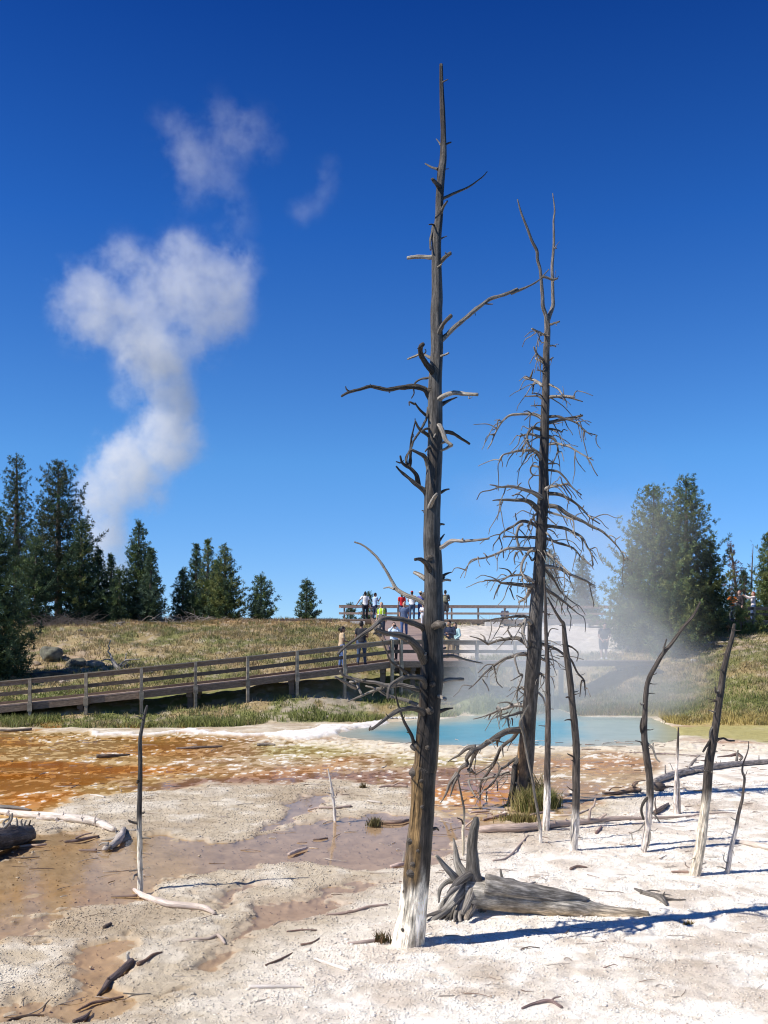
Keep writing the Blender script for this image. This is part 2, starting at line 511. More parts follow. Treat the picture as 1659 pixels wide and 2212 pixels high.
def poly_sd(px, py, poly, sx=1.0):
    """signed distance (positive inside) with x squeezed by sx"""
    P = np.asarray(poly, float) * [sx, 1]; x = px * sx; y = py
    d = np.full(x.shape, 1e9); ins = np.zeros(x.shape, bool)
    for (ax, ay), (bx, by) in zip(P, np.roll(P, -1, 0)):
        ex, ey = bx - ax, by - ay
        t = np.clip(((x - ax) * ex + (y - ay) * ey) / (ex * ex + ey * ey + 1e-9), 0, 1)
        d = np.minimum(d, (x - ax - t * ex) ** 2 + (y - ay - t * ey) ** 2)
        c = ((ay > y) != (by > y)) & (x < (bx - ax) * (y - ay) / (by - ay + 1e-12) + ax)
        ins ^= c
    return np.where(ins, 1, -1) * np.sqrt(d)

# outlines of the coloured patches on the flat, as map outlines on the ground plane (given by where they lie in the view)
WHITE = [(640, 2500), (600, 2180), (700, 2060), (800, 1985), (930, 1900), (1010, 1830), (1130, 1815), (1240, 1790), (1360, 1760), (1400, 1690), (1440, 1650), (1500, 1618), (1700, 1605), (2600, 1598), (2600, 2600)]
STREAM = [(-500, 1890), (0, 1862), (160, 1835), (330, 1822), (500, 1808), (640, 1793), (720, 1775), (800, 1765), (920, 1752), (1010, 1760), (1020, 1800), (960, 1840), (900, 1872), (760, 1878), (660, 1868), (560, 1882), (470, 1898), (340, 1912), (300, 1938), (230, 1950), (120, 1972), (0, 2000), (-500, 2080)]
PUDDLES = [
    [(430, 1948), (500, 1925), (560, 1922), (520, 1940), (470, 1955)],
    [(560, 1955), (700, 1925), (800, 1900), (850, 1905), (740, 1950), (640, 1985), (560, 2040), (545, 2090), (480, 2120), (430, 2110), (520, 2040), (540, 1985)],
    [(150, 2040), (240, 2010), (250, 2060), (300, 2090), (250, 2130), (330, 2150), (420, 2140), (300, 2185), (140, 2205), (0, 2240), (-200, 2240), (60, 2180), (170, 2140), (160, 2090)],
    [(-300, 2010), (0, 1990), (140, 1975), (110, 2010), (60, 2040), (-300, 2090)],
    [(560, 1800), (620, 1745), (700, 1715), (760, 1712), (700, 1745), (640, 1780)],
    [(0, 1810), (60, 1800), (200, 1800), (260, 1812), (200, 1835), (0, 1865), (-200, 1880), (-200, 1810)],
]
ORANGE = [(-900, 1578), (300, 1580), (560, 1580), (720, 1592), (850, 1618), (1000, 1622), (1250, 1624), (1400, 1632), (1420, 1660), (1390, 1700), (1290, 1735), (1180, 1775), (1040, 1778), (930, 1745), (880, 1715), (860, 1692), (700, 1690), (520, 1693), (360, 1704), (240, 1722), (150, 1748), (60, 1772), (-60, 1790), (-900, 1850)]
DEEP = [(-900, 1650), (0, 1648), (90, 1640), (200, 1646), (330, 1660), (240, 1682), (150, 1700), (60, 1716), (-900, 1740)]
PURPLE = [(250, 1690), (420, 1675), (560, 1672), (700, 1668), (900, 1655), (1000, 1652), (1120, 1660), (1130, 1690), (1060, 1712), (960, 1700), (880, 1690), (700, 1690), (520, 1692), (330, 1702)]
HOTOR = [[(880, 1715), (930, 1700), (1000, 1708), (1085, 1690), (1130, 1702), (1120, 1730), (1020, 1738), (930, 1738)], [(230, 1655), (330, 1650), (420, 1660), (360, 1668), (250, 1668)], [(480, 1668), (600, 1664), (760, 1640), (760, 1655), (600, 1680)], [(1200, 1640), (1330, 1636), (1390, 1645), (1330, 1668), (1210, 1662)], [(20, 1716), (160, 1710), (200, 1724), (90, 1752), (0, 1765)]]
YELLOWG = [[(560, 1605), (760, 1606), (830, 1625), (700, 1640), (560, 1632)], [(850, 1625), (1000, 1628), (1100, 1640), (960, 1652), (860, 1645)], [(1440, 1576), (1560, 1568), (2000, 1572), (2000, 1600), (1560, 1597), (1450, 1596)]]
RIM = [(700, 1597), (850, 1608), (1000, 1614), (1250, 1616), (1420, 1614), (1520, 1602), (2300, 1598), (2300, 1612), (1450, 1632), (1400, 1632), (1250, 1624), (1000, 1630), (850, 1632), (720, 1615), (560, 1602), (600, 1590)]
LEFTRIM = [(200, 1579), (330, 1580), (560, 1582), (640, 1578), (700, 1571), (760, 1569), (830, 1561), (830, 1569), (740, 1580), (726, 1588), (640, 1592), (560, 1590), (200, 1584)]
REDRIM = [[(1480, 1604), (1580, 1600), (1660, 1603), (1560, 1610)], [(1440, 1572), (1520, 1566), (1600, 1572), (1540, 1577)]]
TANSPOT = [[(880, 2150), (1000, 2105), (1200, 2085), (1420, 2060), (1600, 2075), (1500, 2110), (1250, 2130), (1100, 2170), (900, 2190)], [(1480, 1752), (1560, 1735), (1660, 1740), (1600, 1765), (1500, 1770)], [(1040, 1805), (1100, 1800), (1140, 1812), (1100, 1850), (1030, 1850)]]
POOL = [(722, 1586), (735, 1592), (850, 1605), (1000, 1612), (1250, 1614), (1390, 1612), (1440, 1606), (1470, 1596), (1472, 1582), (1450, 1566), (1400, 1548), (1300, 1534), (1200, 1531), (1100, 1536), (1000, 1545), (880, 1556), (800, 1566), (745, 1578)]

def paint_flat(x, y):
    """colour (linear), wetness and height of the flat by place"""
    Y = np.maximum(y, 1.0)
    px = CX_D + F_D * x / Y
    py = HZ_D + F_D * CAM_H / Y
    dpt = (py - HZ_D)
    w1 = fbm(x * 0.9, y * 0.5, seed=1, octv=4) - 0.5
    w2 = fbm(x * 0.9 + 40, y * 0.5 + 11, seed=2, octv=4) - 0.5
    w3 = fbm(x * 5, y * 4, seed=3, octv=3) - 0.5
    pxw = px + 1.0 * dpt * 0.30 * w1 + dpt * 0.05 * w3
    pyw = py + dpt * 0.13 * w2 + dpt * 0.035 * w3
    def M(poly, soft=0.035, sx=0.3):
        sd = poly_sd(pxw, pyw, poly, sx) / dpt
        return sstep(-soft, soft, sd)
    fine = fbm(x * 9, y * 9, seed=11, octv=3)
    mid = fbm(x * 2.2, y * 2.2, seed=12, octv=4)
    big = fbm(x * 0.6, y * 0.6, seed=13, octv=3)
    def L(c, k): return c * (1 - k[..., None])
    def mix(c, col, k): return c * (1 - k[..., None]) + np.array(col) * k[..., None]
    c = np.tile(np.array([0.57, 0.485, 0.365]), x.shape + (1,))
    c = mix(c, (0.70, 0.63, 0.52), sstep(0.45, 0.62, mid))
    c = mix(c, (0.40, 0.31, 0.21), sstep(0.52, 0.7, big) * 0.6)
    wh = M(WHITE, 0.10)
    c = mix(c, (0.93, 0.875, 0.79), wh)
    for p in TANSPOT: c = mix(c, (0.50, 0.40, 0.30), M(p, 0.06) * 0.8 * sstep(0.35, 0.6, mid))
    c = mix(c, (0.60, 0.50, 0.40), wh * sstep(0.55, 0.70, mid) * 0.6)
    c = mix(c, (0.66, 0.58, 0.49), wh * sstep(0.56, 0.70, fbm(x * 6, y * 6, seed=14, octv=3)) * 0.6)
    wet = np.zeros_like(x); low = np.zeros_like(x)
    st = M(STREAM, 0.05)
    pu = np.zeros_like(x)
    for p in PUDDLES: pu = np.maximum(pu, M(p, 0.05))
    wmask0 = np.maximum(st, pu * 0.85)
    wmask = sstep(.32, .66, wmask0 + 0.55 * (mid - .5) + 0.35 * (fine - .5))
    brown = mix(np.tile(np.array([0.41, 0.32, 0.215]), x.shape + (1,)), (0.43, 0.335, 0.25), sstep(330, 700, px))
    brown = mix(brown, (0.43, 0.31, 0.18), sstep(0.5, 0.68, mid) * (1 - sstep(150, 420, px)))
    damp = sstep(.10, .62, wmask0 + 0.55 * (mid - .5) + 0.35 * (fine - .5)) * .92
    c = c * (1 - damp[..., None]) + brown * damp[..., None]
    wet = np.maximum(wet, wmask); low = np.maximum(low, wmask)
    # mats of the orange bacteria
    orr = M(ORANGE, 0.02)
    streak = fbm(x * 0.35, y * 0.9, seed=21, octv=4)
    oc = np.tile(np.array([0.47, 0.29, 0.10]), x.shape + (1,))
    oc = mix(oc, (0.42, 0.20, 0.035), sstep(0.42, 0.62, streak))
    oc = mix(oc, (0.50, 0.37, 0.18), sstep(0.50, 0.38, streak) * 0.55)
    oc = mix(oc, (0.50, 0.385, 0.25), sstep(300, 620, px) * 0.72)
    oc = mix(oc, (0.36, 0.22, 0.13), sstep(.52, .66, fbm(x * .8, y * .8, seed=23, octv=3)) * sstep(300, 500, px) * .7)
    for p in YELLOWG: oc = mix(oc, (0.46, 0.41, 0.17), M(p, 0.05) * 0.75)
    oc = mix(oc, (0.31, 0.185, 0.125), M(PURPLE, 0.03) * (0.55 + 0.45 * sstep(0.4, 0.55, mid)))
    oc = mix(oc, (0.40, 0.155, 0.012), M(DEEP, 0.035) * (0.65 + 0.35 * sstep(0.35, 0.6, streak)))
    for q_, p in enumerate(HOTOR): oc = mix(oc, (0.52, 0.21, 0.035), M(p, 0.04) * (0.75, .6, .5, .35, .8)[q_])
    c = c * (1 - orr[..., None]) + oc * orr[..., None]
    # raised white sinter flakes through the mats
    fl = 0.72 * fbm(x * 7.5, y * 5.0, seed=41, octv=3) + 0.28 * fbm(x * 1.1, y * 1.4, seed=42, octv=2)
    dens = 0.675 - 0.10 * M(RIM, 0.08) - 0.035 * sstep(250, 700, px) + 0.10 * M(DEEP, 0.04) + 0.12 * (fbm(x * .5, y * .5, seed=43, octv=3) - .5)
    flake = sstep(dens, dens + 0.045, fl) * orr
    c = mix(c, (0.84, 0.79, 0.70), flake * 0.95)
    rim = M(RIM, 0.03)
    c = mix(c, (0.78, 0.70, 0.56), rim * sstep(0.36, 0.52, fl) * 0.95)
    for p in REDRIM: c = mix(c, (0.40, 0.20, 0.11), M(p, 0.03) * 0.8)
    lr = M(LEFTRIM, 0.012)
    c = mix(c, (0.86, 0.83, 0.80), lr)
    shallow = np.zeros_like(x)
    yg = M(YELLOWG[2], 0.02)
    c = mix(c, (0.40, 0.36, 0.13), yg * 0.9)
    wet = np.clip(np.maximum(wet, orr * 0.75) - flake - rim * 0.6 - lr, 0, 1)
    # height
    z = 0.026 + 0.045 * (mid - 0.5) + 0.026 * (fine - 0.5) + 0.03 * (big - 0.5)
    z = z - wmask * 0.052
    z = z * (1 - orr) + orr * (-0.002 + 0.028 * (fl - dens + 0.10))
    z = z + 0.03 * rim * sstep(0.36, 0.52, fl) + lr * 0.06
    pool = poly_sd(pxw * 0 + px, py, POOL, 0.3) / dpt
    return c, wet, z, wh, wmask, orr, pool

def paint_hill(x, y, z):
    px = CX_D + F_D * x / np.maximum(y, 1)
    py = HZ_D - F_D * (z - CAM_H) / np.maximum(y, 1)
    mid = fbm(x * 0.8, y * 0.8, seed=51, octv=4); fine = fbm(x * 3.5, y * 3.5, seed=52, octv=3)
    big = fbm(x * 0.25, y * 0.25, seed=53, octv=3)
    def mix(c, col, k): return c * (1 - k[..., None]) + np.array(col) * k[..., None]
    c = np.tile(np.array([0.31, 0.24, 0.12]), x.shape + (1,))
    c = mix(c, (0.20, 0.20, 0.075), sstep(0.40, 0.58, mid))
    c = mix(c, (0.38, 0.29, 0.16), sstep(0.5, 0.65, big) * 0.7)
    c = mix(c, (0.30, 0.18, 0.085), sstep(1360, 1342, py) * 0.6)
    c = mix(c, (0.17, 0.19, 0.06), sstep(1480, 1515, py) * sstep(0.30, 0.48, mid) * 0.9)
    c = mix(c, (0.46, 0.39, 0.30), sstep(0.60, 0.70, fine) * 0.6)
    # pale sinter apron between the two boardwalks and bare patch on the bank
    W1 = [(985, 1352), (1100, 1346), (1330, 1350), (1420, 1375), (1400, 1400), (1300, 1412), (1100, 1412), (990, 1425)]
    k = sstep(-6, 6, poly_sd(px + 30 * (mid - .5), py + 12 * (fine - .5), W1, 0.4))
    c = mix(c, (0.74, 0.665, 0.60), k * (0.75 + 0.25 * fine))
    W2 = [(560, 1555), (600, 1520), (700, 1500), (810, 1505), (800, 1530), (720, 1545), (620, 1560)]
    k2 = sstep(-10, 10, poly_sd(px + 40 * (mid - .5), py + 14 * (fine - .5), W2, 0.4)) * sstep(0.40, 0.55, fine)
    c = mix(c, (0.42, 0.36, 0.28), k2 * 0.8)
    W3 = [(20, 1440), (60, 1405), (100, 1392), (240, 1420), (270, 1460), (0, 1475)]
    k3 = sstep(-14, 14, poly_sd(px + 40 * (mid - .5), py + 14 * (fine - .5), W3, 0.4)) * sstep(0.4, 0.6, fine)
    c = mix(c, (0.40, 0.29, 0.20), k3 * 0.7)
    W4 = [(1500, 1385), (1600, 1370), (2000, 1365), (2000, 1400), (1560, 1412), (1440, 1440), (1420, 1420)]
    k4 = sstep(-14, 14, poly_sd(px + 40 * (mid - .5), py + 14 * (fine - .5), W4, 0.4)) * sstep(0.35, 0.6, fine)
    c = mix(c, (0.46, 0.37, 0.28), k4 * 0.8)
    # orange-brown and yellow fringe along the water
    sd = shore_dist(x, y)
    c = mix(c, (0.34, 0.17, 0.045), sstep(2.0, 0.3, sd) * sstep(0.45, 0.6, mid) * sstep(640, 300, px))
    c = mix(c, (0.46, 0.36, 0.15), sstep(3.5, 0.5, sd) * sstep(1350, 1450, px))
    bare = np.clip(k + k2 * 0.8 + k3 * .8 + k4 * .7, 0, 1)
    return c, bare

def make_ground():
    Yf = 1.0 / np.linspace(1 / 5.6, 1 / 33.0, 560)
    Yh = np.arange(33.12, 76, 0.14)
    Yb = 76 * (1500 / 76) ** np.linspace(0, 1, 40)
    Ys = np.concatenate([Yf, Yh, Yb])
    U = np.linspace(-0.66, 0.66, 1050)
    yy, uu = np.meshgrid(Ys, U, indexing='ij')
    xx = uu * yy
    zb = terrain_base(xx, yy)
    sd = shore_dist(xx, yy)
    c, wet, z, wh, wm, orr, pool = paint_flat(xx, yy)
    zz = zb + hill_bumps(xx, yy)
    ch, bare = paint_hill(xx, yy, zz)
    kh = sstep(-0.15, 0.45, sd + 0.8 * (fbm(xx * 1.5, yy * 1.5, seed=61) - 0.5))
    c = c * (1 - kh[..., None]) + ch * kh[..., None]
    wet = wet * (1 - kh)
    z = z * (1 - kh) + zz
    # pool basin
    pk = sstep(-0.01, 0.05, pool) * (1 - sstep(-0.3, 0.0, sd))
    z = z - pk * (0.15 + 1.2 * sstep(0.02, 0.2, pool))
    nr, nc = xx.shape
    V = np.stack([xx, yy, z], 2).reshape(-1, 3)
    i = np.arange(nr - 1)[:, None] * nc; j = np.arange(nc - 1)[None]
    Q = np.stack([i + j, i + j + 1, i + nc + j + 1, i + nc + j], 2).reshape(-1, 4)
    C = np.concatenate([c, wet[..., None]], 2).reshape(-1, 4)
    me = fast_mesh('ground', V, Q, None, C)
    me.materials.append(M_GROUND)
    o = bpy.data.objects.new('ground', me); COL.objects.link(o)
    tag(o, 'pale sinter flat with orange mats rising to a dry grassy hillside', 'ground', kind='structure')
    return o
make_ground()

def flat_z(x, y):
    """height of the flat (or the water film on it) at points"""
    x = np.atleast_1d(np.asarray(x, float)); y = np.atleast_1d(np.asarray(y, float))
    return np.maximum(paint_flat(x, y)[2], -0.006) + terrain_base(x, y)
def make_waters():
    # thin film over the low wet parts of the flat
    mb = MB()
    Ys = 1 / np.linspace(1 / 5.6, 1 / 36.0, 60); U = np.linspace(-0.66, 0.66, 60)
    yy, uu = np.meshgrid(Ys, U, indexing='ij'); xx = uu * yy
    V = np.stack([xx, yy, np.full_like(xx, -0.004)], 2).reshape(-1, 3)
    nc = 60; i = np.arange(59)[:, None] * nc; j = np.arange(59)[None]
    Q = np.stack([i + j, i + j + 1, i + nc + j + 1, i + nc + j], 2).reshape(-1, 4)
    mb.add(V, Q); o = mb.build('shallow_water', M_FILM); tag(o, 'thin sheet of clear run-off water over the brown and orange flat', 'water', kind='structure')
    # the pool: a sheet clipped to its outline
    P = [(CX_D, HZ_D)]
    Ys = 1 / np.linspace(1 / 26.5, 1 / 50.0, 150); px = np.linspace(690, 2100, 240)
    yy, pp = np.meshgrid(Ys, px, indexing='ij'); xx = (pp - CX_D) / F_D * yy
    py = HZ_D + F_D * CAM_H / yy
    w = fbm(xx * 0.7, yy * 0.5, seed=71) - 0.5
    sd = poly_sd(pp, py, POOL, 0.3) / (py - HZ_D)
    keep = (sd > -0.03) & (shore_dist(xx, yy) < .6)
    deep = [(840, 1585), (930, 1601), (1050, 1607), (1180, 1604), (1250, 1590), (1230, 1560), (1100, 1552), (940, 1568)]
    kd = sstep(-0.09, 0.05, poly_sd(pp + 60 * w, py + 10 * w, deep, 0.3) / (py - HZ_D))
    c = np.tile(np.array([0.40, 0.41, 0.35]), xx.shape + (1,))
    ke = sstep(0.0, 0.11, sd + 0.06 * w)
    c = c * (1 - ke[..., None]) + np.array([0.33, 0.43, 0.42]) * ke[..., None]
    c = c * (1 - kd[..., None]) + np.array([0.07, 0.33, 0.45]) * kd[..., None]
    kr = sstep(1380, 1470, pp)
    c = c * (1 - kr[..., None]) + np.array([0.36, 0.36, 0.20]) * kr[..., None]
    nr, nc = xx.shape
    V = np.stack([xx, yy, np.full_like(xx, 0.004)], 2).reshape(-1, 3)
    i = np.arange(nr - 1)[:, None] * nc; j = np.arange(nc - 1)[None]
    Q = np.stack([i + j, i + j + 1, i + nc + j + 1, i + nc + j], 2).reshape(-1, 4)
    k = keep.reshape(-1); Q = Q[k[Q].any(1)]
    used = np.unique(Q); remap = np.full(len(V), -1); remap[used] = np.arange(len(used))
    mb = MB(); mb.add(V[used], remap[Q], None, c.reshape(-1, 3)[used])
    o = mb.build('pool_water', M_POOL); tag(o, 'turquoise hot spring pool with pale milky edges below the hillside', 'pool', kind='structure')
make_waters()

# ------------------------------------------------------------------ boardwalks
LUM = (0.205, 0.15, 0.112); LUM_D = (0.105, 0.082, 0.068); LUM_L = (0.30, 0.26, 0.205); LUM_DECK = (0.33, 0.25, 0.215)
def jit(c, a=0.12):
    k = 1 + random.uniform(-a, a); return tuple(v * k for v in c)

def boardwalk(name, label, near, width, group=None, side=(0, 1, 0), rail_near=True, rail_far=False, post_step=2.0, rail_h=0.84, fascia=0.22, footing=False, rail_from=0.0, rail_to=1e9, kerb=True, post_drop=True, tone=1.0):
    """near: the edge towards the camera, a list of deck points; the deck spreads from there along side"""
    P = np.array(near, float); S = np.array(side, float)
    t = thing(name, label, 'boardwalk', tuple(P[0]), group)
    L = np.concatenate([[0], np.cumsum(np.linalg.norm(np.diff(P, axis=0), axis=1))])
    def pos(s): return np.array([np.interp(s, L, P[:, k]) for k in range(3)])
    deck = MB(); s = 0.0
    while s < L[-1]:
        e = min(s + 0.142, L[-1]); a0, a1 = pos(s), pos(e)
        c = jit(LUM_DECK, 0.14)
        h = np.array([0, 0, 0.045])
        b0, b1 = a0 + S * width, a1 + S * width
        V = [a0 - h, a1 - h, b1 - h, b0 - h, a0, a1, b1, b0]
        deck.add(V, [[0, 3, 2, 1], [4, 5, 6, 7], [0, 1, 5, 4], [1, 2, 6, 5], [2, 3, 7, 6], [3, 0, 4, 7]], None, c, [(q, 0, k * .3 + s) for k, q in enumerate((0, .1, .1, 0, 0, .1, .1, 0))])
        s += 0.15
    deck.build('deck', M_LUMBER, t, smooth=False)
    st = MB()
    for i in range(len(P) - 1):
        for off, dz in ((0.03, 0), (width - 0.03, 0), (width / 2, 0)):
            a0 = P[i] + S * off; a1 = P[i + 1] + S * off
            a0 = a0 - [0, 0, 0.045 + fascia / 2 + 0.004]; a1 = a1 - [0, 0, 0.045 + fascia / 2 + 0.004]
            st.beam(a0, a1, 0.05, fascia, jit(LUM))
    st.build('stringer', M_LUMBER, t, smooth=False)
    if kerb:
        kb = MB()
        for i in range(len(P) - 1):
            a0 = P[i] + S * (width - 0.06) + [0, 0, 0.055]; a1 = P[i + 1] + S * (width - 0.06) + [0, 0, 0.055]
            kb.beam(a0, a1, 0.09, 0.09, jit(LUM))
        kb.build('kerb', M_LUMBER, t, smooth=False)
    # cross bents under the deck
    s = 1.0
    while s < L[-1]:
        p = pos(s); bt = MB()
        for off in (0.35, width - 0.35):
            q = p + S * off; g = hz(q[0], q[1]) - 0.2
            if p[2] - 0.3 > g: bt.box((q[0] - 0.1, q[1] - 0.1, g), (q[0] + 0.1, q[1] + 0.1, p[2] - 0.05 - fascia), jit(LUM_D))
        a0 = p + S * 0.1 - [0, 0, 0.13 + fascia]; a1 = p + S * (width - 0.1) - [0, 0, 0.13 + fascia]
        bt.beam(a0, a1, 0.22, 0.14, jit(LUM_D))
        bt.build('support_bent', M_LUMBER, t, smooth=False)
        s += post_step * 2
    if footing:
        s = 1.3
        while s < L[-1]:
            p = pos(s) + S * (-0.10); g = hz(p[0], p[1])
            f = MB(); f.box((p[0] - 0.45, p[1] - 0.35, g - 0.3), (p[0] + 0.45, p[1] + 0.05, g + 0.22), (0.62, 0.6, 0.57)); f.build('footing', M_CONC, t, smooth=False)
            s += post_step * 1.6
    def rail(off, out):
        s = max(0.0, rail_from) + 0.35; posts = []
        while s < min(L[-1], rail_to) - .6:
            posts.append(s); s += post_step
        if rail_to > L[-1]: posts.append(L[-1] - .06)
        for s in posts:
            p = pos(s) + S * off
            g = hz(p[0], p[1]) - 0.15 if post_drop else p[2] - 0.35
            b = MB(); w = 0.055
            dd = pos(s + .1) - pos(s - .1); ra = math.atan2(dd[1], dd[0]); ab = (p[0], p[1], p[2])
            b.box((p[0] - w, p[1] - w, min(g, p[2] - 0.3)), (p[0] + w, p[1] + w, p[2] + rail_h + 0.03), jit(LUM_L), rot=ra, about=ab)
            b.box((p[0] - 0.085, p[1] - w - 0.02, p[2] - 0.32), (p[0] + 0.085, p[1] - w - 0.002, p[2] - 0.02), jit(LUM_L), rot=ra, about=ab)
            b.build('post', M_LUMBER, t, smooth=False)
        s0, s1 = posts[0] - 0.35, min(posts[-1] + 0.5, L[-1])
        ks = [s0] + posts[1:-1] + [s1]
        tr = MB(); mr = MB()
        for a0, a1 in zip(ks[:-1], ks[1:]):
            p0 = pos(a0) + S * (off + out); p1 = pos(a1) + S * (off + out)
            tr.beam(p0 + [0, 0, rail_h - 0.075], p1 + [0, 0, rail_h - 0.075], 0.045, 0.16, jit(tuple(v * tone for v in LUM)))
            tr.beam(p0 + [0, 0, rail_h + 0.022], p1 + [0, 0, rail_h + 0.022], 0.15, 0.038, jit(LUM_L, .08))
            mr.beam(p0 + [0, 0, rail_h * 0.47], p1 + [0, 0, rail_h * 0.47], 0.045, 0.14, jit(tuple(v * tone for v in LUM_D)))
        tr.build('top_rail', M_LUMBER, t, smooth=False); mr.build('middle_rail', M_LUMBER, t, smooth=False)
    if rail_near: rail(-0.07, 0.085)
    if rail_far: rail(width + 0.07, -0.085)
    return t

def dk(px, py, Y): return at(px, py, Y)
LOW_NEAR = [dk(-900, 1554, 34.4), dk(-620, 1552, 34.8), dk(-160, 1539, 35.3), dk(0, 1524, 35.7), dk(302, 1493, 36.4), dk(520, 1469, 37.6), dk(740, 1442, 39.2), dk(850, 1428, 40.3)]
def s_at(px):
    P = np.array(LOW_NEAR); L = np.concatenate([[0], np.cumsum(np.linalg.norm(np.diff(P, axis=0), axis=1))])
    return float(np.interp(px, CX_D + F_D * P[:, 0] / P[:, 1], L))
STEP = (s_at(640) - s_at(65)) / 5
boardwalk('boardwalk', 'long weathered boardwalk ramp climbing from the left with a two-bar railing', LOW_NEAR, 2.0, side=(0.03, 1, 0), post_step=STEP, rail_from=(s_at(65) - 0.35) % STEP)
B0 = LOW_NEAR[-1]
LEVEL_NEAR = [B0 + np.array([0.02, 0, 0]), dk(1035, 1427, 42.8), dk(1330, 1427, 46.2), dk(1420, 1427, 47.0)]
boardwalk('boardwalk', 'level boardwalk behind the big dead trunk, its far end lost in steam', LEVEL_NEAR, 2.3, side=(-0.10, 1, 0), kerb=False, rail_to=10.4)
# sloping ramp up to the platform
rampn = [at(918, 0, 42.75) * [1, 1, 0] + [0, 0, 2.21], at(905, 0, 47) * [1, 1, 0] + [0, 0, 2.75], at(880, 0, 54) * [1, 1, 0] + [0, 0, 3.6], at(856, 0, 61.2) * [1, 1, 0] + [0, 0, 4.52]]
def ramp_walk():
    P = np.array(rampn); t = thing('boardwalk', 'wide sloping ramp of brown planks rising to the upper platform', 'boardwalk', tuple(P[0]))
    L = np.concatenate([[0], np.cumsum(np.linalg.norm(np.diff(P, axis=0), axis=1))])
    pos = lambda s: np.array([np.interp(s, L, P[:, k]) for k in range(3)])
    d = MB(); s = 0
    while s < L[-1]:
        e = min(s + 0.142, L[-1]); a0, a1 = pos(s), pos(e); w = 1.55; h = np.array([0, 0, .05]); X = np.array([w, 0, 0])
        V = [a0 - X - h, a0 + X - h, a1 + X - h, a1 - X - h, a0 - X, a0 + X, a1 + X, a1 - X]
        d.add(V, [[0, 3, 2, 1], [4, 5, 6, 7], [0, 1, 5, 4], [1, 2, 6, 5], [2, 3, 7, 6], [3, 0, 4, 7]], None, jit(LUM_DECK, .1), [(0, q, s + k) for k, q in enumerate((0, 0, .1, .1, 0, 0, .1, .1))])
        s += 0.15
    d.build('deck', M_LUMBER, t, smooth=False)
    for sx in (-1, 1):
        st = MB()
        for i in range(len(P) - 1):
            st.beam(P[i] + [sx * 1.52, 0, -.19], P[i + 1] + [sx * 1.52, 0, -.19], 0.05, 0.26, jit(LUM))
        st.build('stringer', M_LUMBER, t, smooth=False)
        kb = MB()
        for i in range(len(P) - 1):
            kb.beam(P[i] + [sx * 1.5, 0, .055], P[i + 1] + [sx * 1.5, 0, .055], 0.09, 0.09, jit(LUM))
        kb.build('kerb', M_LUMBER, t, smooth=False)
ramp_walk()
UP = 4.56
def upn(px, Y): return np.array([(px - CX_D) / F_D * Y, Y, UP])
boardwalk('boardwalk', 'upper viewing platform on the skyline with weathered grey railings', [upn(728, 61.3), upn(1000, 61.6), upn(1200, 62), upn(1520, 62.5)], 2.6, rail_near=False, rail_far=True, post_step=1.75, kerb=False, footing=True, rail_h=0.95, tone=3.8)
boardwalk('boardwalk', 'low unrailed boardwalk leading left off the upper platform along the crest', [upn(560, 60.6) - [0, 0, .12], upn(640, 60.9) - [0, 0, .02], upn(726, 61.3)], 2.2, rail_near=False, kerb=True, post_step=1.8)
RW = 4.36
boardwalk('boardwalk', 'dark shaded boardwalk under the conifers at the right edge', [np.array([(p - CX_D) / F_D * 57, 57, RW]) for p in (1545, 1640, 1800)], 2.4, rail_near=True, kerb=False, rail_from=1.9, post_step=1.9, rail_h=0.74)

# ------------------------------------------------------------------ dead trees
# crop frames used while measuring: origin and scale on the 2500-wide picture
FR = {'A': (1200, 200, .36166), 'B': (1050, 950, .36166), 'C': (1050, 1700, .36166), 'D': (1500, 600, .36166), 'E': (800, 2300, .5425),
      'F': (1500, 1300, .36166), 'G': (1400, 2000, .36166), 'H': (1900, 1900, .45215), 'I': (2050, 2350, .27125), 'J': (0, 2580, .36166),
      'K': (0, 3000, .5425), 'S': (1350, 2600, .5425), 'L': (0, 2300, .6028), 'M': (850, 2500, .33152), 'P': (0, 0, 1.0), 'Q': (1400, 2350, .24111), 'W': (0, 0, 1.50696), 'X': (1500, 2300, .6028)}
KD = 1659.0 / 2500.0
def fD(fr, p):
    ox, oy, s = FR[fr]; return ((ox + p[0] * s) * KD, (oy + p[1] * s) * KD)
def up3(fr, pts, Y, depth=None):
    """upright things: picture points at distance Y -> place; depth gives metres nearer/farther along the run"""
    out = []
    for i, p in enumerate(pts):
        d = 0.0 if depth is None else depth * (i / max(1, len(pts) - 1)) ** 1.0
        x, y = fD(fr, p); out.append(at(x, y, Y + d))
    return np.array(out)
def rm(fr, r, Y): return np.asarray(r, float) * FR[fr][2] * KD / F_D * Y
def wood_col(base, low=None, z0=0.0, band=0.25, mottle=0.25, spots=None):
    base = np.array(base)
    def f(V):
        n = fbm(V[:, 0] * 3, V[:, 1] * 3, V[:, 2] * 0.8, seed=81, octv=3)
        n2 = fbm(V[:, 0] * 9, V[:, 1] * 9, V[:, 2] * 2.0, seed=82, octv=3)
        c = base[None] * (1 + mottle * 2 * (n - 0.5))[:, None]
        if spots is not None:
            k = sstep(0.52, 0.66, n2) * sstep(spots[2], spots[2] + .3, V[:, 2]) * sstep(spots[3], spots[3] - .6, V[:, 2])
            c = c * (1 - k[:, None]) + np.array(spots[0]) * k[:, None] * spots[1] + np.array(spots[0]) * k[:, None] * (1 - spots[1])
        if low is not None:
            k = sstep(z0 + band, z0 - band, V[:, 2] + 0.5 * (n - 0.5) + 0.5 * (n2 - .5) * band * 3)
            c = c * (1 - k[:, None]) + np.array(low) * 1.18 * k[:, None] * (0.93 + 0.14 * n2[:, None])
        return c
    return f
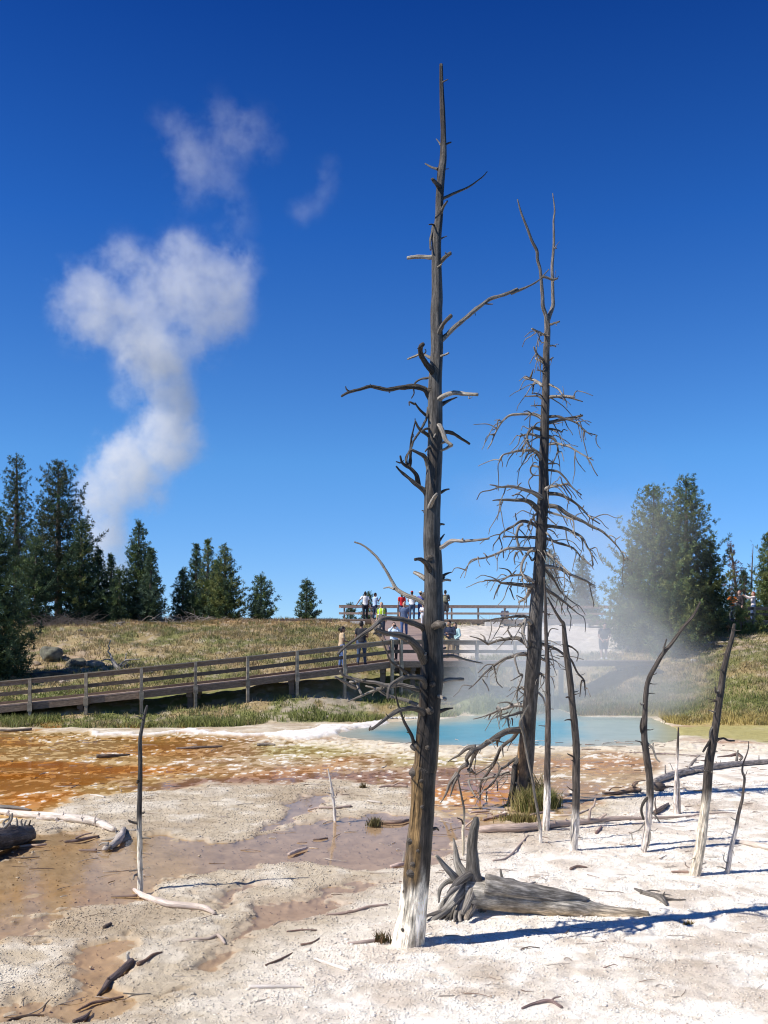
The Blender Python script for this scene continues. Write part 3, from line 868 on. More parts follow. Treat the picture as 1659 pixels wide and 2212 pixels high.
GREY = (0.19, 0.175, 0.16); PALE = (0.40, 0.37, 0.33); DARK = (0.085, 0.072, 0.062); SINTER = (0.74, 0.70, 0.62)

def trunk_from_edges(rows):
    """rows: (frame, y, left, right)"""
    c = [];
    for fr, y, l, r in rows:
        x, yy = fD(fr, ((l + r) / 2, y)); w = (r - l) * FR[fr][2] * KD
        c.append((x, yy, w / 2))
    return c

# --- the big snag in front
YM = 9.05
rows = [('E', 1478, 868, 1066), ('E', 1440, 872, 1068), ('E', 1350, 890, 1080), ('E', 1200, 920, 1090), ('E', 1000, 945, 1108), ('E', 800, 965, 1122), ('E', 600, 988, 1133), ('E', 400, 992, 1143),
        ('C', 2200, 818, 1034), ('C', 2000, 832, 1046), ('C', 1700, 865, 1062), ('C', 1400, 877, 1085), ('C', 1100, 892, 1083), ('C', 900, 905, 1098), ('C', 600, 915, 1083), ('C', 300, 912, 1072),
        ('B', 2200, 905, 1058), ('B', 1850, 915, 1065), ('B', 1600, 932, 1075), ('B', 1300, 947, 1080), ('B', 1000, 947, 1080), ('B', 800, 955, 1075), ('B', 500, 977, 1087), ('B', 200, 970, 1078),
        ('A', 2100, 565, 665), ('A', 1800, 565, 655), ('A', 1600, 567, 655), ('A', 1400, 597, 668), ('A', 1200, 605, 675), ('A', 1000, 619, 690), ('A', 870, 640, 703), ('A', 640, 648, 697), ('A', 450, 640, 690), ('A', 240, 637, 676), ('A', 25, 637, 667)]
tr = trunk_from_edges(rows)
big = thing('dead_tree', 'tallest bare dead trunk with a white mineral base, standing in front near the centre', 'dead tree', tuple(at(tr[0][0], tr[0][1], YM)))
P = np.array([at(x, y, YM) for x, y, w in tr]); rad = np.array([w / F_D * YM for x, y, w in tr])
P = np.vstack([P[0] - [0, 0, 0.12], P]); rad = np.concatenate([[rad[0] * 1.02], rad])
mb = MB()
def bigcol(V):
    c = wood_col((0.036, 0.0295, 0.025), None, mottle=0.5)(V)
    g = fbm(V[:, 0] * 6, V[:, 1] * 6, V[:, 2] * .9, seed=88, octv=4); k = sstep(.50, .64, g); c = c * (1 - .7 * k[:, None]) + np.array([.095, .088, .08]) * .7 * k[:, None]
    n = fbm(V[:, 0] * 10, V[:, 1] * 10, V[:, 2] * 1.4, seed=84, octv=4)
    k = sstep(0.50, 0.62, n) * sstep(0.45, 0.7, V[:, 2]) * sstep(2.6, 1.2, V[:, 2])
    c = c * (1 - 0.75 * k[:, None]) + np.array([0.27, 0.17, 0.07]) * 0.75 * k[:, None]
    k = sstep(2.5, 6.0, V[:, 2]); c = c * (1 + 0.9 * k[:, None])
    n3 = fbm(V[:, 0] * 14, V[:, 1] * 14, V[:, 2] * 1.1, seed=86, octv=3)
    k = sstep(0.62, 0.42, (V[:, 2] + 0.55 * (n3 - 0.5)))
    return c * (1 - k[:, None]) + np.array([0.90, 0.84, 0.72]) * k[:, None]
mb.tube(P, rad, seg=36, sub=8, C=bigcol, knob=0.05, nscale=2.2)
# swollen knots on the trunk surface
for fr, p, r in [('C', (985, 1455), 34), ('C', (915, 660), 36), ('C', (925, 1200), 34), ('C', (960, 1690), 44), ('C', (830, 2010), 46), ('C', (940, 2020), 30), ('E', (1000, 395), 30), ('E', (985, 800), 26), ('E', (985, 985), 30), ('E', (1030, 850), 18), ('E', (1055, 590), 16), ('E', (955, 1100), 22), ('E', (1005, 240), 26), ('C', (960, 330), 40), ('B', (960, 890), 34), ('E', (1000, 930), 20), ('E', (1050, 435), 16), ('E', (940, 1320), 12)]:
    x, y = fD(fr, p); c = at(x, y, YM)
    i = np.argmin(abs(P[:, 2] - c[2])); ctr = P[i]; rr = rad[i]
    off = c[0] - ctr[0]; dy = -math.sqrt(max(rr * rr - off * off, 0.0)) * 0.9
    c[1] += dy; kr = rm(fr, r, YM)
    axis = np.array([off, dy, 0]); axis = axis / (np.linalg.norm(axis) + 1e-9)
    mb.tube([c - axis * kr * 1.2, c - axis * kr * 0.2, c + axis * kr * 0.45, c + axis * kr * 0.75], np.array([1.5, 1.05, 0.6, 0.2]) * kr, seg=10, sub=3, C=wood_col((0.13, 0.112, 0.097)), knob=0.1)
mb.build('trunk', M_WOOD, big)
# the long drying crack
ck = MB()
pts = [('C', (905, 1110)), ('C', (935, 1180)), ('C', (950, 1400)), ('C', (945, 1560)), ('C', (928, 1750)), ('C', (885, 1950)), ('C', (868, 2200)), ('E', (1050, 330)), ('E', (1040, 480)), ('E', (1015, 700))]
pts = [('C', (905, 1110)), ('C', (938, 1250)), ('C', (950, 1420)), ('C', (940, 1600)), ('C', (920, 1800)), ('C', (885, 2000)), ('C', (868, 2200)), ('E', (1040, 400)), ('E', (1012, 560)), ('E', (990, 740))]
cp = []
for fr, p in pts:
    x, y = fD(fr, p); c = at(x, y, YM); i = np.argmin(abs(P[:, 2] - c[2])); ctr = P[i]; rr = rad[i]
    off = np.clip(c[0] - ctr[0], -rr * .92, rr * .92); c[1] = YM - math.sqrt(rr * rr - off * off) * 1.0 - 0.001; cp.append(c)
ck.tube(cp[:-1] if False else cp, np.array([2, 4, 5, 6, 6, 6, 5, 4, 4, 2]) * 0.0009, seg=5, sub=5, C=(0.012, 0.010, 0.009), knob=0.3)
ck.build('crack', M_WOOD, big)

def branch(parent, Y, frag, col=GREY, depth=0.0, seg=8, wob=0.012, name='branch'):
    """frag: list of (frame, pts, (r0, r1)[, depth]) drawn as one branch with its side twigs"""
    m = MB()
    for fr, pts, r, *d in frag:
        dd = d[0] if d else depth
        p3 = up3(fr, pts, Y, dd)
        if len(pts) == 2:
            mid = (p3[0] + p3[1]) / 2 + np.random.default_rng(len(pts) + int(abs(pts[0][0]))).normal(0, 0.012, 3); p3 = np.array([p3[0], mid, p3[1]])
        r_ = rm(fr, r, Y)
        if parent is big and r_[0] > .028: r_ = r_ * .86
        m.tube(p3, r_, seg=max(seg, 10), sub=7, C=wood_col(col, mottle=0.5), knob=0.2, wob=wob, nscale=2)
    return m.build(name, M_WOOD, parent)

B_MAIN = [
 ([('A', [(655, 195), (690, 180), (720, 168)], (9, 3))], GREY, -.05), ([('A', [(625, 972), (570, 955), (510, 918)], (14, 6))], GREY, .1), ([('A', [(645, 1130), (600, 1095), (572, 1065)], (24, 16))], DARK, -.25),
 ([('A', [(660, 1238), (760, 1190), (870, 1140), (960, 1085), (1030, 1035), (1070, 992)], (15, 4))], GREY, .15), ([('A', [(630, 1400), (680, 1310), (712, 1262)], (17, 7))], GREY, -.15),
 ([('A', [(650, 755), (628, 725), (605, 700)], (8, 4))], PALE, .05), ([('A', [(680, 760), (712, 745), (745, 733)], (13, 6))], DARK, .05), ([('A', [(635, 1605), (670, 1585), (705, 1570)], (10, 4))], GREY, .1),
 ([('A', [(585, 1762), (470, 1755), (350, 1772)], (21, 16))], PALE, .1), ([('A', [(630, 1820), (690, 1760), (735, 1727)], (22, 14)), ('A', [(700, 1750), (695, 1725)], (5, 3))], GREY, -.1), ([('A', [(605, 1875), (635, 1845), (662, 1823)], (11, 6))], PALE, -.1),
 ([('A', [(605, 1480), (570, 1465), (543, 1467)], (11, 4))], DARK, -.1), ([('A', [(590, 1470), (562, 1560), (552, 1620), (560, 1700)], (16, 8))], GREY, -.05), ([('A', [(680, 972), (705, 965), (724, 962)], (6, 3))], GREY, .05),
 ([('A', [(650, 1275), (640, 1365), (600, 1410)], (10, 8))], DARK, -.12),
 ([('B', [(1060, 440), (1090, 420), (1180, 330), (1290, 240), (1400, 150), (1480, 85), (1520, 60), (1640, 25), (1756, -27)], (24, 13)), ('D', [(450, 983), (600, 925), (700, 868), (750, 815), (795, 765)], (14, 4)), ('D', [(220, 1075), (250, 1080), (285, 1078)], (7, 5)), ('D', [(735, 830), (790, 850), (825, 862), (870, 850)], (14, 8)), ('B', [(1370, 170), (1372, 215)], (4, 3))], (0.30, 0.28, 0.26), .0),
 ([('B', [(1015, 440), (1060, 330), (1100, 270), (1155, 215)], (22, 17))], GREY, -.25), ([('B', [(990, 605), (900, 560), (830, 580), (765, 607)], (14, 9))], PALE, .2),
 ([('B', [(1020, 760), (940, 650), (890, 570), (880, 500), (897, 478)], (40, 22)), ('B', [(880, 520), (852, 512)], (7, 4)), ('B', [(910, 560), (915, 515)], (7, 3))], DARK, -.35), ([('B', [(1030, 595), (1085, 575), (1130, 555)], (12, 9))], PALE, -.15),
 ([('B', [(975, 772), (890, 785), (840, 815), (820, 860), (825, 910), (800, 955)], (12, 5))], GREY, .2),
 ([('B', [(975, 960), (925, 885), (830, 855), (700, 865), (600, 878), (500, 860), (420, 855), (340, 880), (240, 905), (170, 940)], (34, 12)), ('B', [(245, 905), (215, 880), (205, 853)], (10, 4)), ('B', [(425, 855), (425, 830)], (5, 3)), ('B', [(600, 885), (595, 905)], (4, 3))], (0.11, 0.10, 0.09), -.15),
 ([('B', [(1005, 1015), (1080, 940), (1180, 905), (1290, 920), (1400, 930)], (26, 14)), ('B', [(1330, 925), (1345, 950)], (5, 3))], PALE, -.3), ([('B', [(1040, 1035), (1130, 980), (1205, 952)], (26, 5))], DARK, .2), ([('B', [(970, 1130), (880, 1060), (825, 995)], (15, 8)), ('B', [(830, 1010), (785, 1020)], (10, 6))], GREY, -.1),
 ([('B', [(950, 1040), (935, 1130), (880, 1240), (820, 1340), (800, 1400), (770, 1460), (755, 1530)], (13, 8))], GREY, -.2),
 ([('B', [(1000, 1325), (900, 1255), (865, 1220), (835, 1165)], (22, 8)), ('B', [(975, 1240), (925, 1230), (890, 1250)], (13, 9))], GREY, -.2),
 ([('B', [(985, 1235), (1010, 1205), (1050, 1205), (1080, 1260), (1110, 1330), (1165, 1380)], (32, 18), -.12), ('B', [(1165, 1382), (1090, 1420), (1035, 1430)], (15, 9), -.05), ('B', [(1105, 1340), (1015, 1355)], (15, 8), -.05), ('B', [(985, 1285), (1020, 1275), (1005, 1310)], (10, 7), -.1)], (0.46, 0.42, 0.37), -.3),
 ([('B', [(1050, 1258), (1150, 1270), (1240, 1320), (1320, 1370)], (22, 10))], DARK, .2), ([('B', [(960, 1600), (935, 1510), (900, 1470), (800, 1420)], (26, 13))], GREY, -.15), ([('B', [(975, 1385), (945, 1415), (928, 1438)], (12, 7))], GREY, -.2),
 ([('B', [(945, 1830), (915, 1785), (850, 1740), (760, 1660), (700, 1610), (665, 1570)], (34, 9)), ('B', [(860, 1745), (850, 1660), (790, 1590), (740, 1560), (710, 1530), (695, 1475)], (27, 8)), ('B', [(715, 1538), (665, 1532)], (10, 5)), ('B', [(780, 1590), (790, 1500), (800, 1350), (810, 1270), (830, 1180), (830, 1140)], (19, 4)), ('B', [(760, 1560), (758, 1480), (800, 1420)], (13, 8)), ('B', [(735, 1555), (730, 1515)], (6, 3)), ('B', [(805, 1310), (818, 1285)], (5, 3))], (0.10, 0.088, 0.078), -.1),
 ([('B', [(955, 1960), (990, 1880), (1022, 1825)], (30, 15))], PALE, -.35), ([('B', [(1045, 1815), (1100, 1785), (1135, 1778)], (16, 7))], DARK, .1), ([('B', [(1035, 2102), (1068, 2092), (1095, 2095)], (15, 9))], DARK, .1), ([('B', [(915, 1985), (888, 1970)], (9, 5))], GREY, .0),
 ([('C', [(1040, 180), (1072, 132), (1092, 105)], (16, 5))], DARK, .1), ([('C', [(1005, 255), (1080, 215), (1170, 165), (1260, 170), (1380, 160), (1500, 143)], (24, 8)), ('C', [(1255, 172), (1262, 150)], (10, 6))], (0.40, 0.36, 0.33), -.3),
 ([('C', [(1040, 550), (950, 400), (920, 355), (880, 335), (835, 340)], (42, 14))], DARK, -.35), ([('C', [(930, 515), (870, 475), (830, 455)], (24, 16))], PALE, .1), ([('C', [(1050, 515), (1110, 470), (1160, 448)], (22, 5)), ('C', [(1090, 505), (1105, 488)], (8, 4))], DARK, .1), ([('C', [(1050, 540), (1110, 520), (1155, 525)], (14, 9))], PALE, .1),
 ([('C', [(940, 750), (850, 695), (740, 650), (660, 600), (625, 540), (570, 430), (500, 330), (420, 250), (350, 200), (285, 178)], (24, 7)), ('C', [(645, 602), (595, 590), (545, 597)], (11, 5)), ('C', [(860, 700), (830, 715)], (7, 4))], (0.48, 0.43, 0.37), .15),
 ([('C', [(925, 975), (880, 935), (800, 900), (700, 870), (570, 865), (510, 885), (440, 950), (330, 1030), (220, 1110), (140, 1180)], (34, 13)), ('C', [(525, 850), (522, 920), (485, 985)], (30, 20)), ('C', [(180, 1140), (150, 1165), (150, 1195)], (9, 4))], (0.19, 0.172, 0.155), -.5),
 ([('C', [(945, 1290), (905, 1225), (870, 1150), (800, 1070), (700, 1020), (600, 1005), (520, 980), (478, 960)], (54, 20)), ('C', [(520, 1020), (490, 1008), (460, 1005)], (17, 8)), ('C', [(780, 1060), (770, 1085)], (9, 5))], (0.14, 0.125, 0.11), -.6),
 ([('C', [(960, 1600), (925, 1480), (885, 1405), (780, 1385), (680, 1420), (610, 1470), (590, 1530), (585, 1585)], (40, 13)), ('C', [(780, 1385), (700, 1310), (620, 1260), (590, 1210), (560, 1130), (530, 1060)], (15, 5)), ('C', [(700, 1310), (690, 1295)], (8, 5)), ('C', [(610, 1560), (615, 1600)], (5, 2))], (0.155, 0.14, 0.125), -.55),
 ([('C', [(890, 1505), (770, 1480), (690, 1465), (590, 1470), (480, 1440), (380, 1430), (260, 1400), (190, 1380), (155, 1340)], (24, 12)), ('C', [(320, 1435), (325, 1500), (345, 1550)], (16, 10)), ('C', [(300, 1490), (200, 1440), (110, 1390)], (20, 9)), ('C', [(250, 1440), (330, 1430), (370, 1420)], (14, 10)), ('C', [(220, 1380), (215, 1350)], (8, 4))], (0.33, 0.30, 0.27), -.2),
 ([('C', [(930, 1690), (800, 1620), (700, 1590), (580, 1555), (480, 1500), (390, 1475)], (28, 9)), ('C', [(540, 1490), (430, 1530), (340, 1570), (220, 1615)], (17, 6)), ('C', [(490, 1500), (445, 1560)], (6, 3)), ('C', [(560, 1490), (470, 1490)], (10, 5)), ('C', [(785, 1630), (790, 1660)], (8, 5))], (0.31, 0.285, 0.255), .1),
 ([('C', [(945, 1800), (895, 1700), (820, 1672), (740, 1680), (640, 1720), (540, 1790), (440, 1860)], (42, 13)), ('C', [(600, 1745), (575, 1728)], (8, 4)), ('C', [(440, 1855), (432, 1840)], (8, 5))], (0.155, 0.14, 0.125), -.5),
 ([('C', [(1030, 1710), (1110, 1685), (1175, 1675)], (22, 6))], DARK, .1), ([('C', [(1015, 1545), (1060, 1570), (1100, 1590)], (20, 15))], (0.55, 0.50, 0.44), -.25), ([('C', [(1050, 1435), (1150, 1420), (1265, 1415)], (26, 13))], PALE, .1), ([('C', [(1050, 1215), (1150, 1203), (1225, 1220), (1330, 1245), (1440, 1272)], (20, 5))], PALE, .15),
 ([('C', [(860, 2040), (825, 1990), (800, 1920), (750, 1820), (700, 1700), (670, 1620), (655, 1540), (660, 1450)], (20, 5)), ('C', [(720, 1760), (735, 1735)], (5, 3)), ('C', [(790, 1900), (760, 1885)], (5, 3))], (0.10, 0.088, 0.078), -.15),
 ([('C', [(985, 985), (1010, 935), (1050, 912), (1085, 925)], (46, 34))], (0.15, 0.132, 0.115), -.3), ([('C', [(1060, 1145), (1110, 1132)], (14, 8))], DARK, .1), ([('E', [(1120, 735), (1140, 725), (1155, 738)], (12, 5))], DARK, .05),
 ([('C', [(930, 1185), (925, 1175), (920, 1190)], (16, 10), -.2)], PALE, -.25),
]
for fr, c, d in B_MAIN:
    fr = [(f[0], f[1], f[2], f[3] if len(f) > 3 else d) for f in fr]
    # each run starts inside the trunk, nearer runs start on its camera side
    branch(big, YM, fr, c, d)
for i in range(9):
    y = random.uniform(1450, 1880); pass

# --- the second, many-branched snag
Y2 = 17.4
tr2 = [('G', (805, 1730), 118), ('G', (812, 1660), 108), ('G', (822, 1560), 96), ('G', (836, 1450), 88), ('G', (850, 1350), 82), ('G', (865, 1200), 76), ('G', (880, 1050), 70), ('G', (893, 900), 67), ('G', (905, 750), 65), ('G', (915, 600), 66), ('G', (930, 450), 66), ('G', (940, 300), 64),
       ('F', (665, 2050), 66), ('F', (678, 1900), 62), ('F', (690, 1750), 58), ('F', (705, 1600), 56), ('F', (712, 1450), 52), ('F', (722, 1300), 52), ('F', (730, 1100), 50), ('F', (738, 950), 50), ('F', (748, 800), 46), ('F', (745, 600), 44), ('F', (753, 400), 41), ('F', (757, 164), 38),
       ('D', (762, 1950), 36), ('D', (765, 1800), 34), ('D', (768, 1650), 32), ('D', (770, 1500), 30), ('D', (777, 1400), 28), ('D', (780, 1300), 27), ('D', (775, 1215), 25)]
sec = thing('dead_tree', 'fork-topped dead tree with many drooping bare branches, right of the tallest trunk', 'dead tree', tuple(at(*fD('G', (805, 1740)), Y2)))
P2 = np.array([at(*fD(f, p), Y2) for f, p, r in tr2]); r2 = np.array([float(rm(f, r, Y2)) for f, p, r in tr2])
P2 = np.vstack([P2[0] - [0, 0, .15], P2]); r2 = np.concatenate([[r2[0] * 1.1], r2])
mb = MB(); 
def seccol(V):
    c = wood_col((0.055, 0.047, 0.041), mottle=0.45)(V)
    g = fbm(V[:, 0] * 5, V[:, 1] * 5, V[:, 2] * .8, seed=89, octv=4); k = sstep(.50, .64, g); c = c * (1 - .7 * k[:, None]) + np.array([.125, .115, .105]) * .7 * k[:, None]
    n = fbm(V[:, 0] * 7, V[:, 1] * 7, V[:, 2] * 1.2, seed=87, octv=3)
    k = sstep(0.5, 0.62, n) * sstep(1.6, 0.7, V[:, 2]); c = c * (1 - k[:, None]) + np.array([0.28, 0.17, 0.08]) * k[:, None]
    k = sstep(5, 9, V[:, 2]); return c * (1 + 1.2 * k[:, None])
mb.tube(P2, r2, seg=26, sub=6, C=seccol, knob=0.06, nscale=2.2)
mb.tube(up3('D', [(775, 1240), (768, 1190), (740, 1100), (735, 1000), (725, 880), (715, 770), (690, 680), (685, 600), (640, 510), (600, 400), (545, 260), (510, 135)], Y2, -.3), rm('D', [24, 20, 18, 16, 15, 14, 14, 14, 13, 12, 9, 5], Y2), seg=10, sub=5, C=wood_col((0.22, 0.20, 0.185)), knob=0.06)
mb.tube(up3('D', [(775, 1240), (800, 1175), (830, 1090), (828, 1000), (825, 860), (822, 740), (832, 620), (838, 500), (835, 330), (845, 230), (827, 80)], Y2, .3), rm('D', [24, 20, 17, 16, 15, 14, 13, 11, 9, 8, 4], Y2), seg=10, sub=5, C=wood_col((0.22, 0.20, 0.185)), knob=0.06)
mb.build('trunk', M_WOOD, sec)
# flared roots at the foot
branch(sec, Y2, [('G', [(835, 1250), (800, 1300), (760, 1380), (745, 1500), (730, 1600), (700, 1700), (640, 1745)], (34, 12), -.25), ('G', [(770, 1600), (745, 1700), (735, 1740)], (34, 18), -.3)], (0.11, 0.095, 0.08), -.3, name='root')
B_SEC = {
'D': [([(800, 1262), (845, 1248), (885, 1238)], 10, 8), ([(770, 1362), (700, 1325), (645, 1300)], 12, 8), ([(785, 1458), (830, 1450), (855, 1456)], 7, 5), ([(755, 1590), (690, 1530), (660, 1460)], 13, 7), ([(780, 1592), (830, 1562)], 11, 7), ([(750, 1612), (675, 1570)], 11, 9), ([(745, 1682), (680, 1672)], 7, 4),
      ([(745, 1815), (650, 1760), (575, 1745)], 15, 9, [(660, 1790), (650, 1840), (645, 1890)], [(625, 1740), (650, 1668)]), ([(780, 1790), (870, 1840), (910, 1885), (950, 1905)], 10, 4), ([(775, 1918), (900, 1910), (1025, 1912)], 15, 9, [(930, 1910), (1010, 1930), (1095, 1960)]), ([(745, 1935), (680, 1905), (570, 1910)], 11, 5), ([(735, 1910), (690, 1885), (640, 1880)], 6, 3), ([(735, 1992), (635, 1995)], 6, 2), ([(840, 860), (875, 848)], 7, 4), ([(740, 1425), (722, 1420)], 6, 3), ([(838, 575), (860, 577)], 6, 5)],
'F': [([(745, 185), (700, 150), (640, 130), (560, 130), (460, 140), (390, 180), (340, 250), (300, 330), (270, 400), (235, 450)], 17, 3, [(350, 180), (330, 200), (325, 250), (280, 280)], [(640, 130), (600, 105), (570, 110)], [(300, 330), (275, 320)], [(620, 130), (575, 185)]),
      ([(770, 160), (870, 150), (940, 170), (1040, 210), (1090, 260), (1150, 300), (1230, 325)], 13, 4), ([(755, 217), (880, 190), (990, 165), (1090, 150)], 18, 10, [(1070, 155), (1075, 130)]), ([(740, 275), (650, 260), (610, 290), (595, 350), (620, 420), (700, 480)], 16, 7, [(640, 265), (680, 215), (720, 205)]),
      ([(740, 345), (630, 315), (525, 325)], 14, 6, [(550, 318), (540, 305)]), ([(765, 265), (860, 270), (915, 297)], 12, 6), ([(745, 325), (820, 345), (860, 390), (880, 490)], 20, 4), ([(765, 405), (880, 400), (960, 420), (1060, 480), (1190, 545)], 13, 5, [(1130, 515), (1170, 580), (1230, 690)]),
      ([(755, 600), (690, 490), (640, 460), (540, 460), (440, 485), (380, 500), (345, 555)], 22, 5, [(550, 450), (595, 400)], [(650, 470), (590, 500), (580, 545)], [(690, 490), (670, 520), (700, 550)]), ([(760, 582), (850, 575), (890, 600)], 7, 3), ([(770, 540), (840, 570)], 7, 3),
      ([(740, 615), (650, 600), (625, 640), (650, 685), (700, 685)], 10, 5, [(650, 685), (615, 740), (640, 830), (690, 870)], [(640, 600), (660, 570), (690, 575)]), ([(770, 635), (870, 650), (940, 710), (1000, 790), (1085, 860)], 11, 5), ([(740, 900), (690, 865), (600, 820), (480, 790), (340, 785), (260, 770)], 25, 5, [(360, 785), (270, 820), (180, 840), (145, 905)], [(510, 785), (545, 750)], [(420, 790), (420, 770)]),
      ([(730, 830), (800, 785), (915, 770), (960, 755)], 20, 6, [(920, 765), (990, 860), (990, 895)]), ([(710, 1010), (660, 960), (600, 920), (480, 905), (380, 905), (285, 912)], 28, 5, [(380, 905), (325, 955)], [(590, 910), (530, 855), (460, 862)]), ([(765, 845), (880, 860), (1000, 910), (1090, 980), (1160, 1060), (1255, 1125)], 18, 5, [(1090, 975), (1110, 955)], [(1160, 1060), (1150, 1110)]),
      ([(725, 960), (860, 970), (960, 1030), (1080, 1090), (1200, 1150), (1300, 1210), (1400, 1310), (1460, 1400), (1480, 1450)], 22, 3, [(850, 970), (910, 1030), (960, 1140)], [(1280, 1195), (1300, 1190)], [(870, 970), (875, 955)]),
      ([(765, 1005), (900, 1050), (1000, 1080), (1020, 1180), (1030, 1240)], 11, 3, [(1000, 1075), (1050, 1080)]), ([(690, 1150), (660, 1125), (600, 1105), (520, 1105), (440, 1160), (350, 1220), (365, 1300), (375, 1340)], 17, 3, [(350, 1235), (300, 1310), (290, 1360)], [(500, 1090), (490, 1020)], [(600, 1130), (630, 1200), (615, 1260)]), ([(560, 1120), (520, 1150), (500, 1230), (520, 1320), (560, 1400)], 13, 7),
      ([(690, 1245), (530, 1240), (390, 1235)], 14, 6, [(490, 1240), (460, 1260)]), ([(760, 1140), (900, 1150), (1000, 1190), (1090, 1240), (1140, 1330), (1180, 1400), (1185, 1520)], 17, 3, [(945, 1170), (960, 1280), (1000, 1360)], [(1170, 1390), (1185, 1385)]), ([(690, 1352), (520, 1345), (420, 1340), (320, 1390), (200, 1430), (100, 1450), (40, 1540)], 20, 4, [(230, 1410), (200, 1380)], [(385, 1360), (385, 1430)]),
      ([(690, 1360), (620, 1370), (560, 1440), (545, 1540), (600, 1640)], 15, 9, [(500, 1375), (480, 1430), (490, 1490)]), ([(750, 1245), (880, 1290), (990, 1330), (1060, 1390), (1115, 1450)], 14, 5, [(1000, 1340), (1020, 1330)]), ([(725, 1150), (800, 1230), (830, 1310), (845, 1390)], 11, 3), ([(680, 1390), (700, 1460), (740, 1525)], 16, 10), ([(680, 1350), (740, 1335), (770, 1400)], 16, 6),
      ([(745, 1360), (850, 1440), (930, 1520), (990, 1570)], 13, 6), ([(735, 1500), (880, 1525), (1000, 1580), (1120, 1630), (1200, 1670)], 19, 7, [(980, 1575), (980, 1630)]), ([(690, 1655), (650, 1635), (570, 1590), (520, 1585), (430, 1595), (360, 1630)], 20, 6, [(465, 1590), (420, 1530), (340, 1520)], [(470, 1570), (500, 1545)]), ([(680, 1690), (640, 1675), (500, 1665), (370, 1650), (330, 1630), (215, 1628)], 24, 6, [(345, 1670), (305, 1760), (295, 1800)], [(440, 1700), (470, 1780), (480, 1805)], [(450, 1690), (470, 1610)], [(540, 1640), (550, 1600)]),
      ([(690, 1650), (620, 1710), (590, 1780), (520, 1830)], 26, 10, [(590, 1785), (580, 1825)]), ([(745, 1520), (830, 1620), (880, 1700), (940, 1770), (1015, 1830)], 14, 4, [(940, 1780), (910, 1870), (910, 1930)]), ([(745, 1690), (860, 1770), (940, 1830), (1030, 1905)], 16, 7), ([(660, 1985), (600, 1960), (540, 1950), (340, 1970), (190, 2005)], 16, 4, [(340, 1970), (295, 2020)], [(440, 1960), (470, 1985)]), ([(740, 1910), (800, 1940)], 8, 4), ([(700, 1020), (655, 1050), (660, 1080)], 13, 6), ([(670, 1420), (640, 1450), (615, 1400), (580, 1380)], 10, 5), ([(640, 1730), (625, 1745)], 9, 6),
      ([(760, 1040), (800, 1080), (870, 1140)], 7, 2), ([(760, 1160), (830, 1190), (880, 1250)], 5, 2), ([(690, 1110), (640, 1080), (620, 1085)], 6, 3)],
'G': [([(945, 150), (900, 70), (860, 55), (838, 110), (845, 200), (870, 290)], 24, 14, [(840, 90), (790, 105)]), ([(895, 290), (865, 255), (800, 220), (740, 215), (620, 235), (530, 270)], 26, 9, [(530, 270), (440, 220), (355, 195)], [(735, 205), (700, 140), (710, 105)], [(495, 240), (490, 205), (450, 180)]), ([(930, 245), (1010, 265), (1030, 285)], 18, 10),
      ([(895, 370), (850, 355), (780, 360), (680, 400), (580, 455), (500, 520), (430, 600), (345, 675)], 20, 4, [(580, 450), (500, 460), (430, 530)], [(580, 480), (600, 600), (650, 665)], [(470, 580), (510, 640), (530, 690)], [(560, 470), (590, 530)]), ([(860, 350), (770, 375), (775, 450), (800, 530), (830, 545), (800, 640), (775, 750)], 12, 5, [(830, 540), (780, 570), (725, 595)], [(800, 640), (780, 700)]), ([(960, 375), (1010, 400), (1050, 425)], 16, 9),
      ([(940, 250), (1070, 285), (1150, 320), (1210, 370), (1270, 415), (1330, 530), (1390, 600), (1395, 690)], 13, 7, [(1390, 600), (1360, 610), (1350, 740)]), ([(945, 680), (1010, 740), (1035, 820)], 11, 6), ([(900, 770), (870, 690), (820, 655)], 26, 14, [(840, 660), (820, 645)]), ([(880, 820), (770, 820), (700, 835), (640, 855), (600, 830)], 24, 8, [(640, 850), (560, 890), (480, 920), (390, 945)], [(740, 810), (690, 790), (610, 800)], [(600, 840), (600, 870)], [(540, 900), (525, 950)]),
      ([(880, 880), (810, 885), (760, 900), (700, 920), (640, 940)], 19, 6, [(700, 935), (700, 1000), (715, 1020)], [(735, 935), (740, 1000)], [(700, 880), (650, 900), (590, 920)]), ([(840, 1030), (780, 1040), (700, 1050), (620, 1090), (520, 1150), (440, 1200), (370, 1230)], 34, 20, [(380, 1225), (330, 1300), (340, 1350), (290, 1360), (250, 1430)], [(425, 1205), (380, 1300), (360, 1380), (355, 1460)], [(410, 1195), (330, 1200), (250, 1270), (160, 1330)], [(250, 1430), (180, 1510), (140, 1620), (95, 1700)], [(250, 1440), (210, 1530), (180, 1640)], [(330, 1350), (270, 1390), (240, 1460)], [(600, 1100), (610, 1190)], [(355, 1400), (420, 1440)]),
      ([(850, 1000), (790, 1055), (740, 1120), (680, 1160), (620, 1230), (580, 1330), (520, 1430), (460, 1510), (450, 1600)], 20, 9, [(620, 1230), (560, 1340), (480, 1400), (400, 1450)], [(450, 1600), (440, 1680), (400, 1715)], [(610, 1130), (680, 1150)], [(650, 1190), (660, 1280)]), ([(800, 1290), (750, 1310), (680, 1370), (630, 1400), (590, 1480), (540, 1550), (480, 1580)], 15, 7, [(600, 1330), (630, 1400)], [(600, 1500), (605, 1590)], [(510, 1590), (510, 1710)], [(590, 1480), (500, 1590)]), ([(800, 1430), (720, 1430), (640, 1440), (500, 1480), (340, 1490)], 20, 6, [(720, 1420), (640, 1450)]), ([(345, 1500), (380, 1600), (430, 1660)], 10, 5, [(400, 1640), (370, 1650)]), ([(970, 520), (1020, 545)], 14, 10)]}
rs = np.random.default_rng(3)
